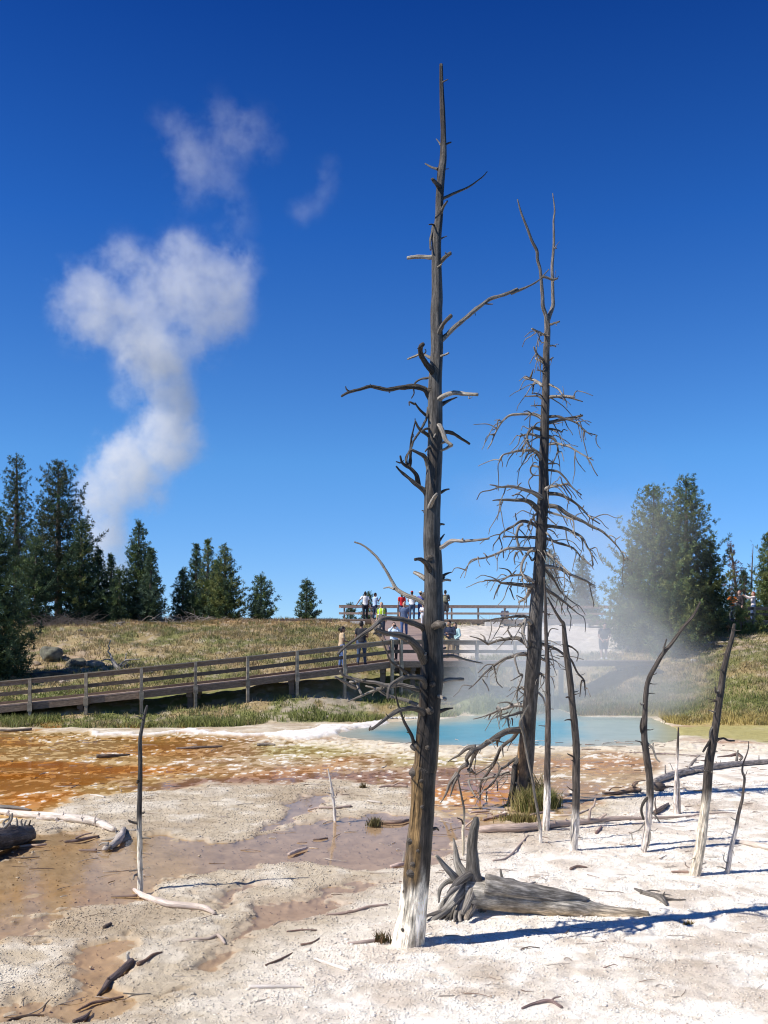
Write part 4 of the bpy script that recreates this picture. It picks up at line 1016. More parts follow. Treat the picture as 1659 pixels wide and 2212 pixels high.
for fr, L in B_SEC.items():
    for e in L:
        pts, ra, rb = e[0], e[1], e[2]
        d = float(rs.uniform(-0.7, 0.7)); 
        fl = [(fr, pts, (ra, rb), d)]
        for tw in e[3:]: fl.append((fr, tw, (max(4.5, rb * 1.1), 2.2), 0.0))
        # twigs sit on the branch: give them its depth at their root
        m = MB(); base3 = up3(fr, pts, Y2, d)
        m.tube(base3, rm(fr, (ra * 1.08, max(rb, 4.2)), Y2), seg=8, sub=5, C=wood_col((0.155, 0.14, 0.125) if rs.random() < .4 else (0.36, 0.33, 0.295), mottle=.35), knob=0.12, wob=0.02)
        for tw in e[3:]:
            q0 = np.array(tw[0]); j = int(np.argmin([np.hypot(*(np.array(p) - q0)) for p in pts])); dj = d * j / max(1, len(pts) - 1)
            t3 = up3(fr, tw, Y2 + dj, float(rs.uniform(-.25, .25)))
            if len(t3) == 2: t3 = np.array([t3[0], (t3[0] + t3[1]) / 2 + rs.normal(0, .012, 3), t3[1]])
            m.tube(t3, rm(fr, (max(6.5, rb * 1.3), 4.0), Y2), seg=6, sub=4, C=wood_col((0.19, 0.17, 0.15), mottle=.35), knob=0.12, wob=0.02)
        # short broken spurs along it
        Lb = len(base3)
        if ra > 11:      # fine drooping twigs
            for k in range(int(rs.integers(3, 8))):
                i = int(rs.integers(max(1, Lb // 3), Lb)); t = rs.random(); p = base3[i - 1] * (1 - t) + base3[i] * t
                sx = np.sign(base3[-1][0] - base3[0][0]); L1 = rs.uniform(.15, .55)
                v = np.array([sx * rs.uniform(-.2, .8), rs.normal(0, .5), rs.uniform(-1., .25)]); v = v / np.linalg.norm(v) * L1
                q1 = p + v * .5 + rs.normal(0, .03, 3); q2 = p + v + np.array([0, 0, -.25 * L1])
                m.tube([p, q1, q2], [.012, .006], seg=5, sub=4, C=wood_col((0.33, .30, .265), mottle=.3), knob=.15, wob=.05)
        for k in range(int(rs.integers(2, 6))):
            i = int(rs.integers(1, Lb)); t = rs.random(); p = base3[i - 1] * (1 - t) + base3[i] * t
            v = rs.normal(0, 1, 3); v[2] -= 0.2; v = v / np.linalg.norm(v) * rs.uniform(.05, .16)
            m.tube([p, p + v * .6 + rs.normal(0, .01, 3), p + v], [0.008, 0.003], seg=5, sub=2, C=(0.3, 0.27, 0.24), knob=.1)
        m.build('branch', M_WOOD, sec)

# --- thin dead poles on the flat
def pole(label, fr_pts, Ybase, dark, low, z0, branches=(), spurs=6, seg=14, band=.12):
    """fr_pts: (frame, (x, y), r) from the foot up"""
    f0, p0, _ = fr_pts[0]
    t = thing('dead_sapling', label, 'dead sapling', tuple(at(*fD(f0, p0), Ybase)), 'thin dead trunks standing on the flat')
    P = np.array([at(*fD(f, p), Ybase) for f, p, r in fr_pts]); rr = np.array([float(rm(f, r, Ybase)) for f, p, r in fr_pts])
    P = np.vstack([P[0] - [0, 0, .1], P]); rr = np.concatenate([[rr[0] * 1.05], rr])
    m = MB(); m.tube(P, rr, seg=seg, sub=7, C=wood_col(dark, low, z0, band), knob=0.09, nscale=2.5)
    for k in range(spurs):
        i = int(rs.integers(2, len(P))); tt = rs.random(); p = P[i - 1] * (1 - tt) + P[i] * tt; r_ = rr[i]
        an = rs.uniform(0, 6.28); v = np.array([math.cos(an), math.sin(an) * .7, rs.uniform(-.2, .5)]); v /= np.linalg.norm(v); ln = rs.uniform(.04, .12)
        m.tube([p, p + v * (r_ + ln * .5), p + v * (r_ + ln) + rs.normal(0, .01, 3)], [max(.006, r_ * .3), .003], seg=6, sub=2, C=wood_col(dark if p[2] > z0 else low), knob=.15)
    m.build('trunk', M_WOOD, t)
    for b in branches:
        bfr, pts, ra, rb, *rest = b
        branch(t, Ybase, [(bfr, pts, (ra, rb), rest[1] if len(rest) > 1 else -.08)], rest[0] if rest else GREY, seg=7)
    return t
DK = (0.15, 0.125, 0.11)
pole('straight thin dead trunk, dark above and white below, just right of the forked tree', [('G', (1040, 1962), 32), ('G', (1048, 1800), 32), ('G', (1055, 1600), 31), ('G', (1055, 1400), 28), ('G', (1058, 1200), 27), ('G', (1062, 1000), 26), ('G', (1062, 800), 24), ('G', (1058, 600), 22), ('G', (1058, 450), 20), ('G', (1047, 264), 18), ('F', (770, 2200), 18), ('F', (765, 2000), 15), ('F', (762, 1800), 12), ('F', (752, 1600), 7)], 14.7, (0.11, 0.09, 0.078), (0.80, 0.75, 0.69), .72,
     [('G', (( (1060, 200)), (1075, 150), (1100, 130), (1150, 138)), 7, 4), ('G', [(1040, 690), (1010, 688)], 5, 3), ('G', [(1065, 850), (1110, 852)], 6, 3), ('G', [(1070, 300), (1090, 350), (1115, 470)], 8, 3)], 12)
pole('tall thin white-footed dead trunk leaning left beside the curved one', [('G', (1290, 2150), 40), ('G', (1298, 2000), 37), ('G', (1310, 1800), 36), ('G', (1315, 1600), 35), ('G', (1315, 1400), 34), ('G', (1318, 1250), 34), ('G', (1310, 1100), 33), ('G', (1295, 950), 32), ('G', (1280, 800), 30), ('G', (1260, 600), 30), ('G', (1235, 400), 28), ('G', (1215, 250), 24), ('G', (1201, 94), 18), ('F', (900, 1990), 13), ('F', (850, 1910), 11), ('F', (780, 1780), 7)], 13.2, (0.09, 0.075, 0.064), (0.78, 0.73, 0.67), .52,
     [('G', [(1295, 1320), (1290, 1280), (1235, 1255)], 13, 5, DARK), ('G', [(1240, 280), (1290, 310), (1330, 350), (1320, 420)], 9, 4, DARK), ('G', [(1265, 770), (1225, 745)], 11, 7, DARK), ('G', [(1290, 955), (1240, 948), (1212, 955)], 9, 5, DARK), ('G', [(1330, 1290), (1400, 1270)], 6, 3, PALE), ('G', [(1285, 2130), (1268, 2000), (1275, 1800)], 8, 5, (0.7, 0.66, 0.6))], 12)
pole('curved dead trunk bowing right, with curling dark twigs at its white foot', [('H', (428, 1942), 22), ('H', (445, 1850), 26), ('H', (460, 1740), 26), ('H', (475, 1600), 27), ('H', (478, 1480), 26), ('H', (470, 1360), 25), ('H', (455, 1260), 25), ('H', (440, 1150), 25), ('H', (435, 1060), 22), ('H', (440, 960), 20), ('H', (445, 850), 18), ('H', (455, 740), 18), ('H', (480, 660), 18), ('H', (520, 590), 17), ('H', (570, 505), 15), ('H', (640, 420), 13), ('H', (720, 310), 11), ('H', (790, 230), 10), ('H', (840, 130), 6)], 13.2, (0.10, 0.083, 0.072), (0.78, 0.70, 0.63), .62,
     [('H', [(570, 508), (582, 450), (595, 400)], 9, 5, GREY), ('H', [(455, 1150), (495, 1190), (520, 1255), (550, 1285)], 11, 5, PALE), ('H', [(500, 1150), (510, 1190)], 6, 3, PALE), ('H', [(495, 1515), (440, 1560), (415, 1620), (430, 1700)], 13, 8, DARK), ('H', [(480, 1640), (510, 1665), (545, 1715)], 8, 5, GREY), ('H', [(450, 1700), (400, 1770), (330, 1805)], 7, 3, PALE), ('H', [(455, 1760), (500, 1780), (530, 1760)], 5, 2, PALE), ('H', [(460, 1820), (480, 1790), (470, 1900)], 6, 3, PALE), ('H', [(440, 860), (405, 860)], 8, 4, PALE), ('H', [(425, 1090), (410, 1030), (420, 970)], 9, 4, DARK), ('H', [(420, 1160), (375, 1130)], 7, 3, GREY), ('H', [(345, 1800), (365, 1850)], 5, 2, PALE)], 10)
pole('short dead post with two pale prongs at its foot on the right', [('H', (666, 1668), 24), ('H', (664, 1600), 20), ('H', (662, 1480), 14), ('H', (668, 1350), 11), ('H', (675, 1200), 10), ('H', (680, 1100), 7), ('H', (682, 1035), 5)], 16.2, (0.10, 0.078, 0.068), (0.74, 0.66, 0.60), 1.05,
     [('H', [(688, 1665), (688, 1550), (685, 1460), (685, 1380)], 12, 5, (0.6, 0.52, 0.47), 0.0)], 2, 10)
pole('thickest thin dead trunk, leaning right with a buff foot, near the right edge', [('H', (798, 2118), 40), ('H', (820, 2000), 38), ('H', (840, 1880), 36), ('H', (855, 1760), 34), ('H', (870, 1650), 33), ('H', (885, 1520), 34), ('H', (893, 1400), 33), ('H', (905, 1270), 32), ('H', (930, 1150), 30), ('H', (950, 1020), 28), ('H', (970, 880), 26), ('H', (990, 750), 25), ('H', (1010, 620), 22), ('H', (1040, 490), 18), ('H', (1070, 380), 16), ('H', (1085, 290), 11)], 11.8, (0.085, 0.07, 0.06), (0.72, 0.64, 0.52), .92,
     [('H', [(935, 1132), (1000, 1115), (1040, 1130), (1085, 1130)], 11, 6, DARK, .1), ('H', [(920, 1120), (885, 1170), (860, 1212)], 13, 7, DARK), ('H', [(985, 760), (955, 780), (950, 740)], 14, 6, GREY), ('H', [(960, 930), (925, 920), (900, 910)], 8, 3, PALE), ('H', [(905, 1350), (870, 1345)], 8, 4, PALE), ('H', [(900, 1360), (930, 1360)], 7, 4, PALE), ('H', [(1000, 640), (965, 625)], 8, 4, GREY), ('H', [(945, 1010), (910, 1060), (905, 1110)], 12, 6, GREY)], 12)
pole('crooked spindly dead stem with a kinked top, rightmost on the white flat', [('H', (1028, 2108), 18), ('H', (1040, 2040), 17), ('H', (1065, 1890), 16), ('H', (1095, 1770), 14), ('H', (1115, 1660), 12), ('H', (1140, 1560), 11), ('H', (1150, 1480), 9), ('H', (1158, 1400), 9), ('H', (1142, 1350), 8), ('H', (1150, 1290), 6), ('H', (1175, 1225), 5), ('H', (1186, 1180), 4), ('H', (1188, 1135), 2.5)], 11.9, (0.15, 0.125, 0.11), (0.72, 0.66, 0.61), .55,
     [('H', [(1038, 2060), (1000, 2040), (960, 2040)], 6, 2, PALE), ('H', [(1045, 2020), (1010, 1990), (1015, 1940)], 6, 2, PALE), ('H', [(1090, 1700), (1060, 1680)], 5, 2, PALE), ('H', [(1065, 1900), (1085, 1960)], 5, 2, PALE)], 5, 9)
pole('lone straight dead stick standing in the run-off at left, pale cream below', [('L', (757, 1003), 16), ('L', (757, 900), 15), ('L', (755, 820), 15), ('L', (755, 740), 15), ('L', (752, 640), 14.5), ('L', (753, 540), 13.5), ('L', (756, 430), 13), ('L', (758, 300), 12), ('L', (757, 180), 10.5), ('L', (770, 100), 9), ('L', (785, 30), 8), ('L', (795, -5), 6)], 11.07, (0.085, 0.08, 0.078), (0.72, 0.68, 0.585), .78,
     [('L', [(748, 630), (715, 625), (695, 615)], 8, 6, GREY), ('L', [(742, 410), (738, 400)], 7, 4, DARK), ('L', [(748, 905), (725, 915), (718, 935)], 8, 4, PALE), ('L', [(748, 880), (715, 888), (700, 888)], 6, 3, PALE), ('L', [(770, 712), (790, 708), (815, 712)], 5, 3, GREY), ('L', [(770, 575), (778, 570)], 6, 4, GREY)], 8, 14)
pole('small bleached white post reflected in the brown shallows left of the big trunk', [('M', (726, 522), 15), ('M', (722, 440), 16), ('M', (715, 350), 14), ('M', (700, 250), 17), ('M', (690, 180), 10), ('M', (680, 120), 9), ('M', (655, 5), 6)], 15.67, (0.74, 0.70, 0.66), (0.78, 0.75, 0.71), 3.0,
     [('M', [(700, 250), (660, 245), (645, 240)], 8, 4, (0.75, 0.72, 0.68)), ('M', [(715, 290), (735, 270)], 8, 4, (0.75, 0.72, 0.68)), ('M', [(725, 390), (740, 370)], 8, 4, (0.75, 0.72, 0.68))], 6, 9)
pole('thin grey pole with a buff foot, half hidden behind the uprooted stump', [('G', (297, 2190), 12), ('G', (300, 2100), 13), ('G', (295, 1950), 14), ('G', (305, 1850), 12), ('G', (305, 1750), 11), ('G', (280, 1620), 9), ('G', (250, 1470), 5)], 12.9, (0.13, 0.115, 0.10), (0.62, 0.55, 0.42), .55,
     [('G', [(300, 1895), (285, 1850), (245, 1830)], 8, 5, DARK)], 4, 9)
pole('pale slanting spar propped before the forked tree, white at its foot', [('G', (1000, 2085), 14), ('G', (990, 1930), 14), ('G', (970, 1780), 13), ('G', (940, 1620), 12), ('G', (920, 1480), 12), ('G', (890, 1350), 11), ('G', (870, 1250), 11), ('G', (850, 1130), 11), ('G', (830, 1040), 12), ('G', (808, 985), 12), ('G', (830, 920), 10), ('G', (885, 815), 6)], 13.7, (0.20, 0.18, 0.155), (0.80, 0.76, 0.71), .35, [], 8, 9)

# --- fallen logs, uprooted stump
def lie(fr, pts, rad, zoff=0.0, flatgnd=True):
    """lying wood: the foot of each section (picture point + radius) touches the ground"""
    out = []; rr = []
    for p, r in zip(pts, rad):
        x, y = fD(fr, p); rp = r * FR[fr][2] * KD
        Y = gY(max(y + rp, HZ_D + 60)); rw = rp / F_D * Y
        q = at(x, y, Y); q[2] = max(q[2], rw * 0.6) + zoff; out.append(q); rr.append(rw)
    out = np.array(out); rr = np.array(rr); out[:, 2] += flat_z(out[:, 0], out[:, 1])
    return out, rr
def log(label, fr, pts, rad, col=PALE, cat='log', name='fallen_log', twigs=(), seg=14, knob=.1, extra=(), group=None):
    P, r = lie(fr, pts, rad)
    m = MB(); m.tube(P, r, seg=seg, sub=6, C=wood_col(col, mottle=.35), knob=knob)
    Ym = float(P[:, 1].mean())
    for tw in twigs:      # (pts, r0, r1)
        q0 = np.array(tw[0][0]); j = int(np.argmin([np.hypot(*(np.array(p) - q0)) for p in pts])); Yj = P[j, 1] - r[j] * .3
        t3 = up3(fr, tw[0], Yj, 0); t3[:, 2] = np.maximum(t3[:, 2] + .02, flat_z(t3[:, 0], t3[:, 1]) + .008)
        if len(t3) == 2: t3 = np.array([t3[0], (t3[0] + t3[1]) / 2 + rs.normal(0, .008, 3), t3[1]])
        m.tube(t3, rm(fr, (tw[1], tw[2]), Yj), seg=7, sub=4, C=wood_col(tw[3] if len(tw) > 3 else col), knob=.12)
    for e in extra:
        P2_, r2_ = lie(fr, e[0], e[1]); P2_[:, 2] += e[3] if len(e) > 3 else 0
        m.tube(P2_, r2_, seg=10, sub=5, C=wood_col(e[2], mottle=.35), knob=.14)
    o = m.build(name, M_DRIFT if sum(col) > 1.0 else M_WOOD); o.location = (0, 0, 0)
    return tag(o, label, cat, group)

# uprooted stump with its trunk
YS = 10.15
t = thing('uprooted_log', 'grey uprooted log with splayed roots and an upright horn beside the big trunk', 'log', tuple(at(*fD('S', (380, 700)), YS) * [1, 1, 0]))
GS = (0.33, 0.312, 0.285)
def scol(V):
    c = wood_col(GS, mottle=.35)(V)
    k = sstep(0.16, 0.03, V[:, 2]); return c * (1 - k[:, None]) + np.array([0.52, 0.42, 0.30]) * k[:, None]
m = MB()
Pm = up3('S', [(300, 555), (390, 565), (480, 585), (600, 603), (720, 620), (850, 638), (950, 652), (1040, 668), (1110, 680), (1200, 688), (1300, 695), (1400, 706)], YS, -.12)
m.tube(Pm, rm('S', [95, 98, 88, 80, 77, 73, 67, 56, 48, 43, 38, 30], YS), seg=32, sub=7, C=scol, knob=0.2, nscale=1.6)
for pts, ra, rb in [([(980, 600), (1040, 612), (1085, 622)], 16, 3), ([(960, 590), (1020, 592), (1050, 600)], 12, 3), ([(930, 620), (1010, 632), (1060, 640)], 14, 3), ([(1380, 700), (1430, 712), (1470, 722)], 14, 4), ([(1390, 715), (1440, 728), (1465, 735)], 10, 3), ([(1180, 665), (1240, 660), (1290, 672)], 9, 3), ([(700, 560), (760, 545), (800, 552)], 14, 4)]:
    m.tube(up3('S', pts, YS, -.05), rm('S', (ra, rb), YS), seg=7, sub=4, C=scol, knob=.3, wob=.02)
m.tube(up3('S', [(420, 510), (560, 535), (700, 560), (850, 584), (950, 596), (1030, 606)], YS - .10, 0), rm('S', [58, 58, 50, 40, 30, 12], YS), seg=14, sub=6, C=wood_col((0.27, .255, .24), mottle=.5), knob=0.34)
m.build('trunk', M_WOOD, t)
ROOTS = [([(360, 520), (350, 430), (348, 330), (350, 230), (362, 150), (365, 108)], [62, 44, 32, 28, 24, 14], (0.12, .11, .10), -.05), ([(300, 480), (265, 400), (252, 320), (238, 240)], [40, 24, 14, 5], (0.30, .28, .255), .1), ([(260, 500), (235, 470), (190, 410), (135, 345)], [36, 24, 18, 10], GS, -.15), ([(240, 480), (190, 500), (155, 545), (140, 630)], [22, 16, 12, 6], GS, -.1),
         ([(370, 480), (320, 455), (260, 500), (200, 570)], [26, 24, 20, 10], (0.13, .12, .115), -.25), ([(330, 520), (250, 600), (170, 680), (80, 758)], [46, 34, 26, 12], GS, -.35), ([(320, 540), (240, 640), (190, 690), (120, 735)], [36, 28, 20, 10], (0.3, .28, .26), -.2), ([(340, 530), (300, 620), (270, 690), (268, 745)], [36, 30, 24, 16], (0.36, .33, .30), -.35), ([(365, 560), (340, 640), (310, 700), (300, 740)], [38, 32, 26, 18], (0.44, .38, .32), -.3), ([(340, 500), (330, 560), (318, 620), (290, 690)], [34, 26, 20, 12], (0.28, .26, .24), -.4), ([(390, 600), (400, 680), (400, 750)], [34, 26, 14], (0.22, .19, .17), .05), ([(300, 560), (200, 650), (140, 700), (95, 745)], [30, 20, 16, 8], (0.34, .32, .29), -.28), ([(280, 540), (200, 600), (160, 650), (150, 700)], [26, 20, 14, 7], GS, -.05), ([(330, 470), (290, 480), (240, 540), (190, 600)], [30, 24, 18, 8], (0.27, .25, .235), -.3)]
for pts, rr, c, d in ROOTS:
    m = MB(); m.tube(up3('S', pts, YS, d), rm('S', rr, YS), seg=12, sub=6, C=wood_col(c, mottle=.4), knob=.18, wob=.03); m.build('root', M_WOOD, t)
for k in range(16):
    x1 = rs.uniform(60, 330); y1 = 752 - 25 * rs.random() - (0 if x1 > 100 else 5); x0, y0 = rs.uniform(270, 370), rs.uniform(470, 600)
    m = MB(); m.tube(up3('S', [(x0, y0), (x0 * .6 + x1 * .4 + rs.normal(0, 8), y0 * .55 + y1 * .45 + rs.normal(0, 14)), (x0 * .25 + x1 * .75 + rs.normal(0, 8), y0 * .2 + y1 * .8), (x1, y1)], YS, -.3 + rs.uniform(-.15, .1)), rm('S', [22, 15, 11, 5], YS), seg=8, sub=5, C=wood_col([(0.3, .28, .255), (0.14, .13, .12), (0.22, .2, .185)][k % 3], mottle=.4), knob=.25, wob=.05); m.build('root', M_WOOD, t)
m = MB(); m.tube(up3('S', [(535, 505), (520, 460), (515, 425)], YS + .15, .1), rm('S', [11, 9, 6], YS), seg=7, sub=4, C=wood_col(GREY)); m.build('branch', M_WOOD, t)
m = MB(); m.tube(up3('S', [(620, 525), (690, 515), (725, 500)], YS + .1, .1), rm('S', [9, 8, 4], YS), seg=7, sub=4, C=wood_col(PALE)); m.build('branch', M_WOOD, t)

log('weathered broken branch lying across the tip of the uprooted log', 'S', [(1320, 548), (1370, 570), (1430, 590), (1480, 610), (1512, 650)], [6, 12, 15, 18, 9], (0.24, .22, .2), 'broken branch', 'broken_branch', [([(1350, 560), (1400, 600), (1440, 640)], 9, 4), ([(1430, 590), (1500, 585), (1540, 600)], 8, 3), ([(1380, 572), (1420, 560), (1470, 566)], 7, 3), ([(1480, 620), (1540, 650), (1590, 648)], 10, 4), ([(1400, 580), (1380, 610), (1350, 620)], 6, 3), ([(1470, 600), (1560, 625), (1625, 630)], 10, 4), ([(1400, 580), (1350, 560)], 8, 3), ([(1490, 610), (1500, 570)], 8, 3)])
log('long pinkish fallen log lying behind the thin poles, dotted with pale knots', 'S', [(335, 190), (430, 192), (500, 190), (620, 190), (740, 175), (820, 165), (900, 155), (1040, 145), (1200, 130), (1400, 125), (1650, 115)], [16, 22, 24, 26, 24, 22, 22, 17, 14, 9, 5], (0.50, .40, .35), twigs=[([(1045, 135), (1055, 70), (1075, 50), (1085, 8)], 9, 6), ([(1110, 130), (1150, 100)], 9, 7), ([(500, 185), (490, 165)], 7, 4), ([(845, 160), (838, 130)], 6, 4), ([(330, 190), (300, 180), (345, 140)], 10, 5), ([(905, 150), (910, 125)], 6, 4), ([(700, 190), (735, 205)], 7, 5)])
log('dark slab of wood standing by the curved dead trunk', 'S', [(1440, 90), (1480, 70), (1520, 38)], [14, 14, 8], (0.2, .15, .13), 'stick', 'driftwood_stick', [([(1450, 80), (1445, 0)], 6, 3)])
log('big bleached log running off the right edge behind the thin trunks', 'I', [(285, 735), (450, 675), (580, 630), (700, 605), (900, 565), (1100, 540), (1400, 505), (1660, 485), (1900, 465)], [34, 42, 44, 44, 40, 36, 32, 30, 28], (0.35, .315, .30), twigs=[([(690, 580), (760, 480), (840, 412)], 16, 7), ([(740, 540), (800, 460), (790, 500)], 8, 4), ([(430, 640), (425, 530)], 10, 6), ([(520, 590), (480, 500)], 6, 3), ([(1280, 500), (1290, 400), (1300, 350)], 22, 8, GREY), ([(1320, 470), (1350, 430), (1310, 390)], 16, 8, GREY), ([(1550, 470), (1550, 410)], 8, 5), ([(780, 590), (870, 600)], 14, 8), ([(1060, 520), (1030, 480)], 6, 3), ([(680, 600), (690, 640)], 8, 4), ([(1210, 540), (1220, 560)], 6, 3), ([(1080, 530), (1090, 470)], 6, 3)], group=None)
log('rotten dark stump end beside the curved trunk', 'I', [(290, 790), (340, 790), (400, 800)], [40, 58, 46], (0.10, .08, .07), 'stump', 'rotten_stump', [([(400, 800), (460, 790), (530, 790)], 22, 9, (0.13, .1, .09)), ([(110, 800), (160, 850), (190, 870)], 12, 8, (0.8, .78, .74))])
log('crumbling reddish log in the wet hollow left of the curved trunk', 'I', [(-330, 850), (-150, 850), (-40, 830), (60, 830), (130, 840)], [12, 20, 30, 34, 28], (0.36, .25, .18), twigs=[([(40, 790), (60, 750), (90, 740)], 26, 20), ([(60, 740), (130, 720), (190, 715)], 10, 6), ([(-250, 840), (-200, 800), (-100, 800)], 8, 5)])
log('thin dark log along the far edge of the white flat', 'I', [(-100, 375), (100, 385), (250, 395), (420, 395), (560, 410), (860, 420)], [5, 6, 8, 10, 7, 5], (0.36, .29, .28), 'log', 'fallen_log', [([(410, 400), (420, 370)], 6, 3), ([(60, 380), (58, 360)], 4, 2)])
log('dark knotty driftwood on the far white flat at right', 'I', [(1050, 430), (1200, 420), (1290, 405), (1340, 430)], [6, 12, 22, 16], (0.25, .18, .17), 'driftwood', 'driftwood', [([(1290, 400), (1295, 350)], 10, 5)])
log('thin pale stick beside the tan puddle at right', 'I', [(780, 1125), (950, 1115), (1130, 1110), (1300, 1100)], [7, 8, 7, 5], (0.48, .38, .34), 'stick', 'driftwood_stick')
log('pinkish sticks behind the thick leaning trunk', 'I', [(300, 1160), (500, 1155), (700, 1150), (840, 1130)], [14, 12, 12, 8], (0.5, .4, .36), 'stick', 'driftwood_stick', [([(500, 1160), (560, 1170)], 6, 3), ([(720, 1150), (780, 1165)], 8, 4)])
log('big bleached spiny log across the wet ground at the left edge', 'J', [(-260, 150), (-60, 165), (0, 170), (120, 185), (240, 200), (400, 220), (600, 238), (800, 265), (900, 290), (960, 318), (1030, 350)], [16, 22, 26, 30, 32, 34, 36, 38, 36, 32, 22], (0.74, .67, .61), twigs=[([(560, 230), (575, 180)], 8, 3), ([(730, 250), (745, 215)], 8, 3), ([(640, 240), (655, 300)], 10, 4), ([(450, 230), (455, 285)], 10, 4), ([(800, 280), (790, 330)], 10, 4), ([(220, 200), (250, 250)], 10, 4), ([(500, 240), (520, 290), (540, 340)], 18, 6), ([(685, 250), (690, 290), (680, 330)], 14, 8), ([(850, 290), (855, 240), (880, 200)], 12, 4), ([(400, 215), (395, 245)], 7, 4), ([(130, 190), (220, 200), (285, 240)], 26, 14), ([(340, 210), (350, 180)], 8, 4), ([(610, 240), (640, 290), (560, 320)], 9, 4), ([(940, 310), (920, 340)], 9, 6), ([(270, 300), (390, 265)], 16, 10), ([(330, 310), (370, 350), (450, 375)], 16, 9), ([(510, 380), (600, 360), (655, 340)], 11, 6), ([(60, 180), (100, 260), (120, 310)], 22, 12), ([(0, 240), (50, 260), (100, 300)], 20, 12)], extra=[([(-200, 140), (0, 155), (150, 165), (280, 185)], [16, 20, 18, 8], (0.22, .2, .185), .05)], seg=18, knob=.12)
log('dark broken butt of a thick log at the left edge', 'J', [(-330, 520), (-150, 470), (0, 430), (150, 385), (262, 350)], [120, 106, 96, 86, 72], (0.085, .07, .06), twigs=[([(40, 330), (100, 260), (110, 200)], 20, 8, PALE), ([(215, 320), (235, 265)], 14, 7, PALE), ([(60, 340), (30, 280), (90, 240)], 16, 7, PALE), ([(150, 320), (145, 240)], 14, 6, PALE), ([(240, 330), (262, 300), (275, 262)], 16, 5), ([(255, 400), (285, 390), (300, 372)], 18, 6), ([(200, 320), (190, 270), (205, 250)], 14, 5, PALE), ([(100, 330), (80, 270), (90, 215)], 14, 5, PALE), ([(255, 430), (280, 440), (292, 432)], 14, 5)], seg=24, knob=.26)  # shade of the butt's face and underside is put into its dark colour
log('gnarled pale stump fragment beside the lone stick at left', 'J', [(1115, 345), (1090, 395), (1050, 440), (960, 490), (920, 510)], [22, 32, 34, 24, 10], (0.52, .47, .43), 'stump', 'stump_fragment', [([(1110, 370), (1160, 400), (1225, 430)], 18, 14, PALE), ([(1100, 350), (1115, 320)], 16, 9, PALE), ([(980, 470), (920, 470), (890, 490)], 14, 6, PALE), ([(1000, 490), (950, 540), (920, 560)], 12, 5, GREY), ([(870, 560), (790, 595), (710, 615)], 16, 8, (0.3, .22, .19)), ([(990, 520), (1010, 550)], 14, 8, GREY), ([(1080, 370), (1030, 420), (960, 450), (910, 455)], 20, 6, PALE), ([(1120, 380), (1090, 450), (1040, 500), (1000, 530)], 16, 6, GREY), ([(1060, 400), (1040, 360), (1045, 330)], 12, 4, PALE)], seg=14, knob=.35)
log('brown forked branch on the mud between the spiny log and the shallows', 'J', [(580, 440), (700, 425), (800, 405), (890, 395)], [11, 16, 14, 9], (0.27, .2, .18), 'branch', 'fallen_branch', [([(680, 420), (760, 390), (830, 375)], 11, 6)])
log('short pale stick at the dark log end by the left edge', 'J', [(175, 480), (280, 470), (340, 470), (415, 462)], [9, 11, 12, 10], (0.45, .34, .27), 'stick', 'driftwood_stick')
log('thin dark stick floating in the shallows at far left', 'J', [(30, 575), (200, 582), (280, 580), (355, 575)], [4, 5, 6, 5], (0.3, .22, .17), 'stick', 'driftwood_stick')
log('bright white stick at the edge of the orange mat', 'J', [(815, 28), (880, 36), (940, 52)], [6, 8, 8], (0.78, .74, .69), 'stick', 'driftwood_stick')
log('bowed pinkish white branch at the foot of the lone stick', 'L', [(724, 985), (760, 1010), (810, 1035), (900, 1072), (980, 1084), (1060, 1088), (1110, 1100), (1160, 1132)], [9, 16, 18, 19, 17, 17, 16, 10], (0.70, .60, .54), 'branch', 'fallen_branch', [([(930, 1075), (945, 1110)], 10, 5), ([(740, 1030), (640, 1035), (600, 1040)], 8, 4, (0.3, .22, .18)), ([(1130, 1115), (1165, 1135)], 9, 5, DARK)])
log('dark cracked stick in the gravel at bottom left', 'K', [(585, 438), (620, 400), (650, 362), (700, 315), (745, 275), (790, 240)], [6, 14, 19, 22, 22, 17], (0.17, .13, .12), 'stick', 'driftwood_stick', [([(770, 250), (765, 215), (772, 198)], 12, 10, SINTER), ([(650, 350), (635, 370)], 9, 4), ([(740, 290), (735, 335)], 7, 4, SINTER)])
log('reddish twig next to the dark cracked stick', 'K', [(830, 268), (870, 250), (920, 225), (972, 205)], [14, 10, 9, 5], (0.30, .19, .14), 'stick', 'driftwood_stick')
log('rusty thin branch along the bottom left mud', 'K', [(460, 530), (520, 500), (560, 482), (650, 465), (740, 445)], [4, 9, 9, 9, 6], (0.25, .16, .13), 'branch', 'fallen_branch', [([(740, 445), (820, 450), (905, 475)], 5, 3, PALE)])
log('long pale whip of a twig in the bottom left corner', 'K', [(50, 592), (150, 560), (240, 520), (290, 475), (345, 453)], [4, 4, 4, 3.5, 3], (0.5, .42, .32), 'twig', 'driftwood_twig')
log('dark rotten sliver at the bottom left corner', 'K', [(45, 598), (90, 575), (180, 562), (265, 556)], [7, 9, 7, 4], (0.2, .14, .11), 'stick', 'driftwood_stick')
log('dark pointed chip of wood at the bottom edge, left of centre', 'K', [(440, 612), (490, 580), (520, 560), (548, 528)], [10, 18, 12, 3], (0.2, .15, .14), 'stick', 'driftwood_stick')
log('pale forked sticks in the gravel left of centre', 'K', [(1075, 135), (1150, 125), (1250, 118), (1310, 100), (1350, 140)], [5, 6, 8, 12, 8], (0.6, .5, .44), 'stick', 'driftwood_stick', [([(1100, 140), (1220, 145)], 5, 3)])
log('small dark chip on the wet path at left', 'K', [(625, 48), (665, 22)], [10, 10], (0.17, .13, .11), 'wood chip', 'wood_chip')
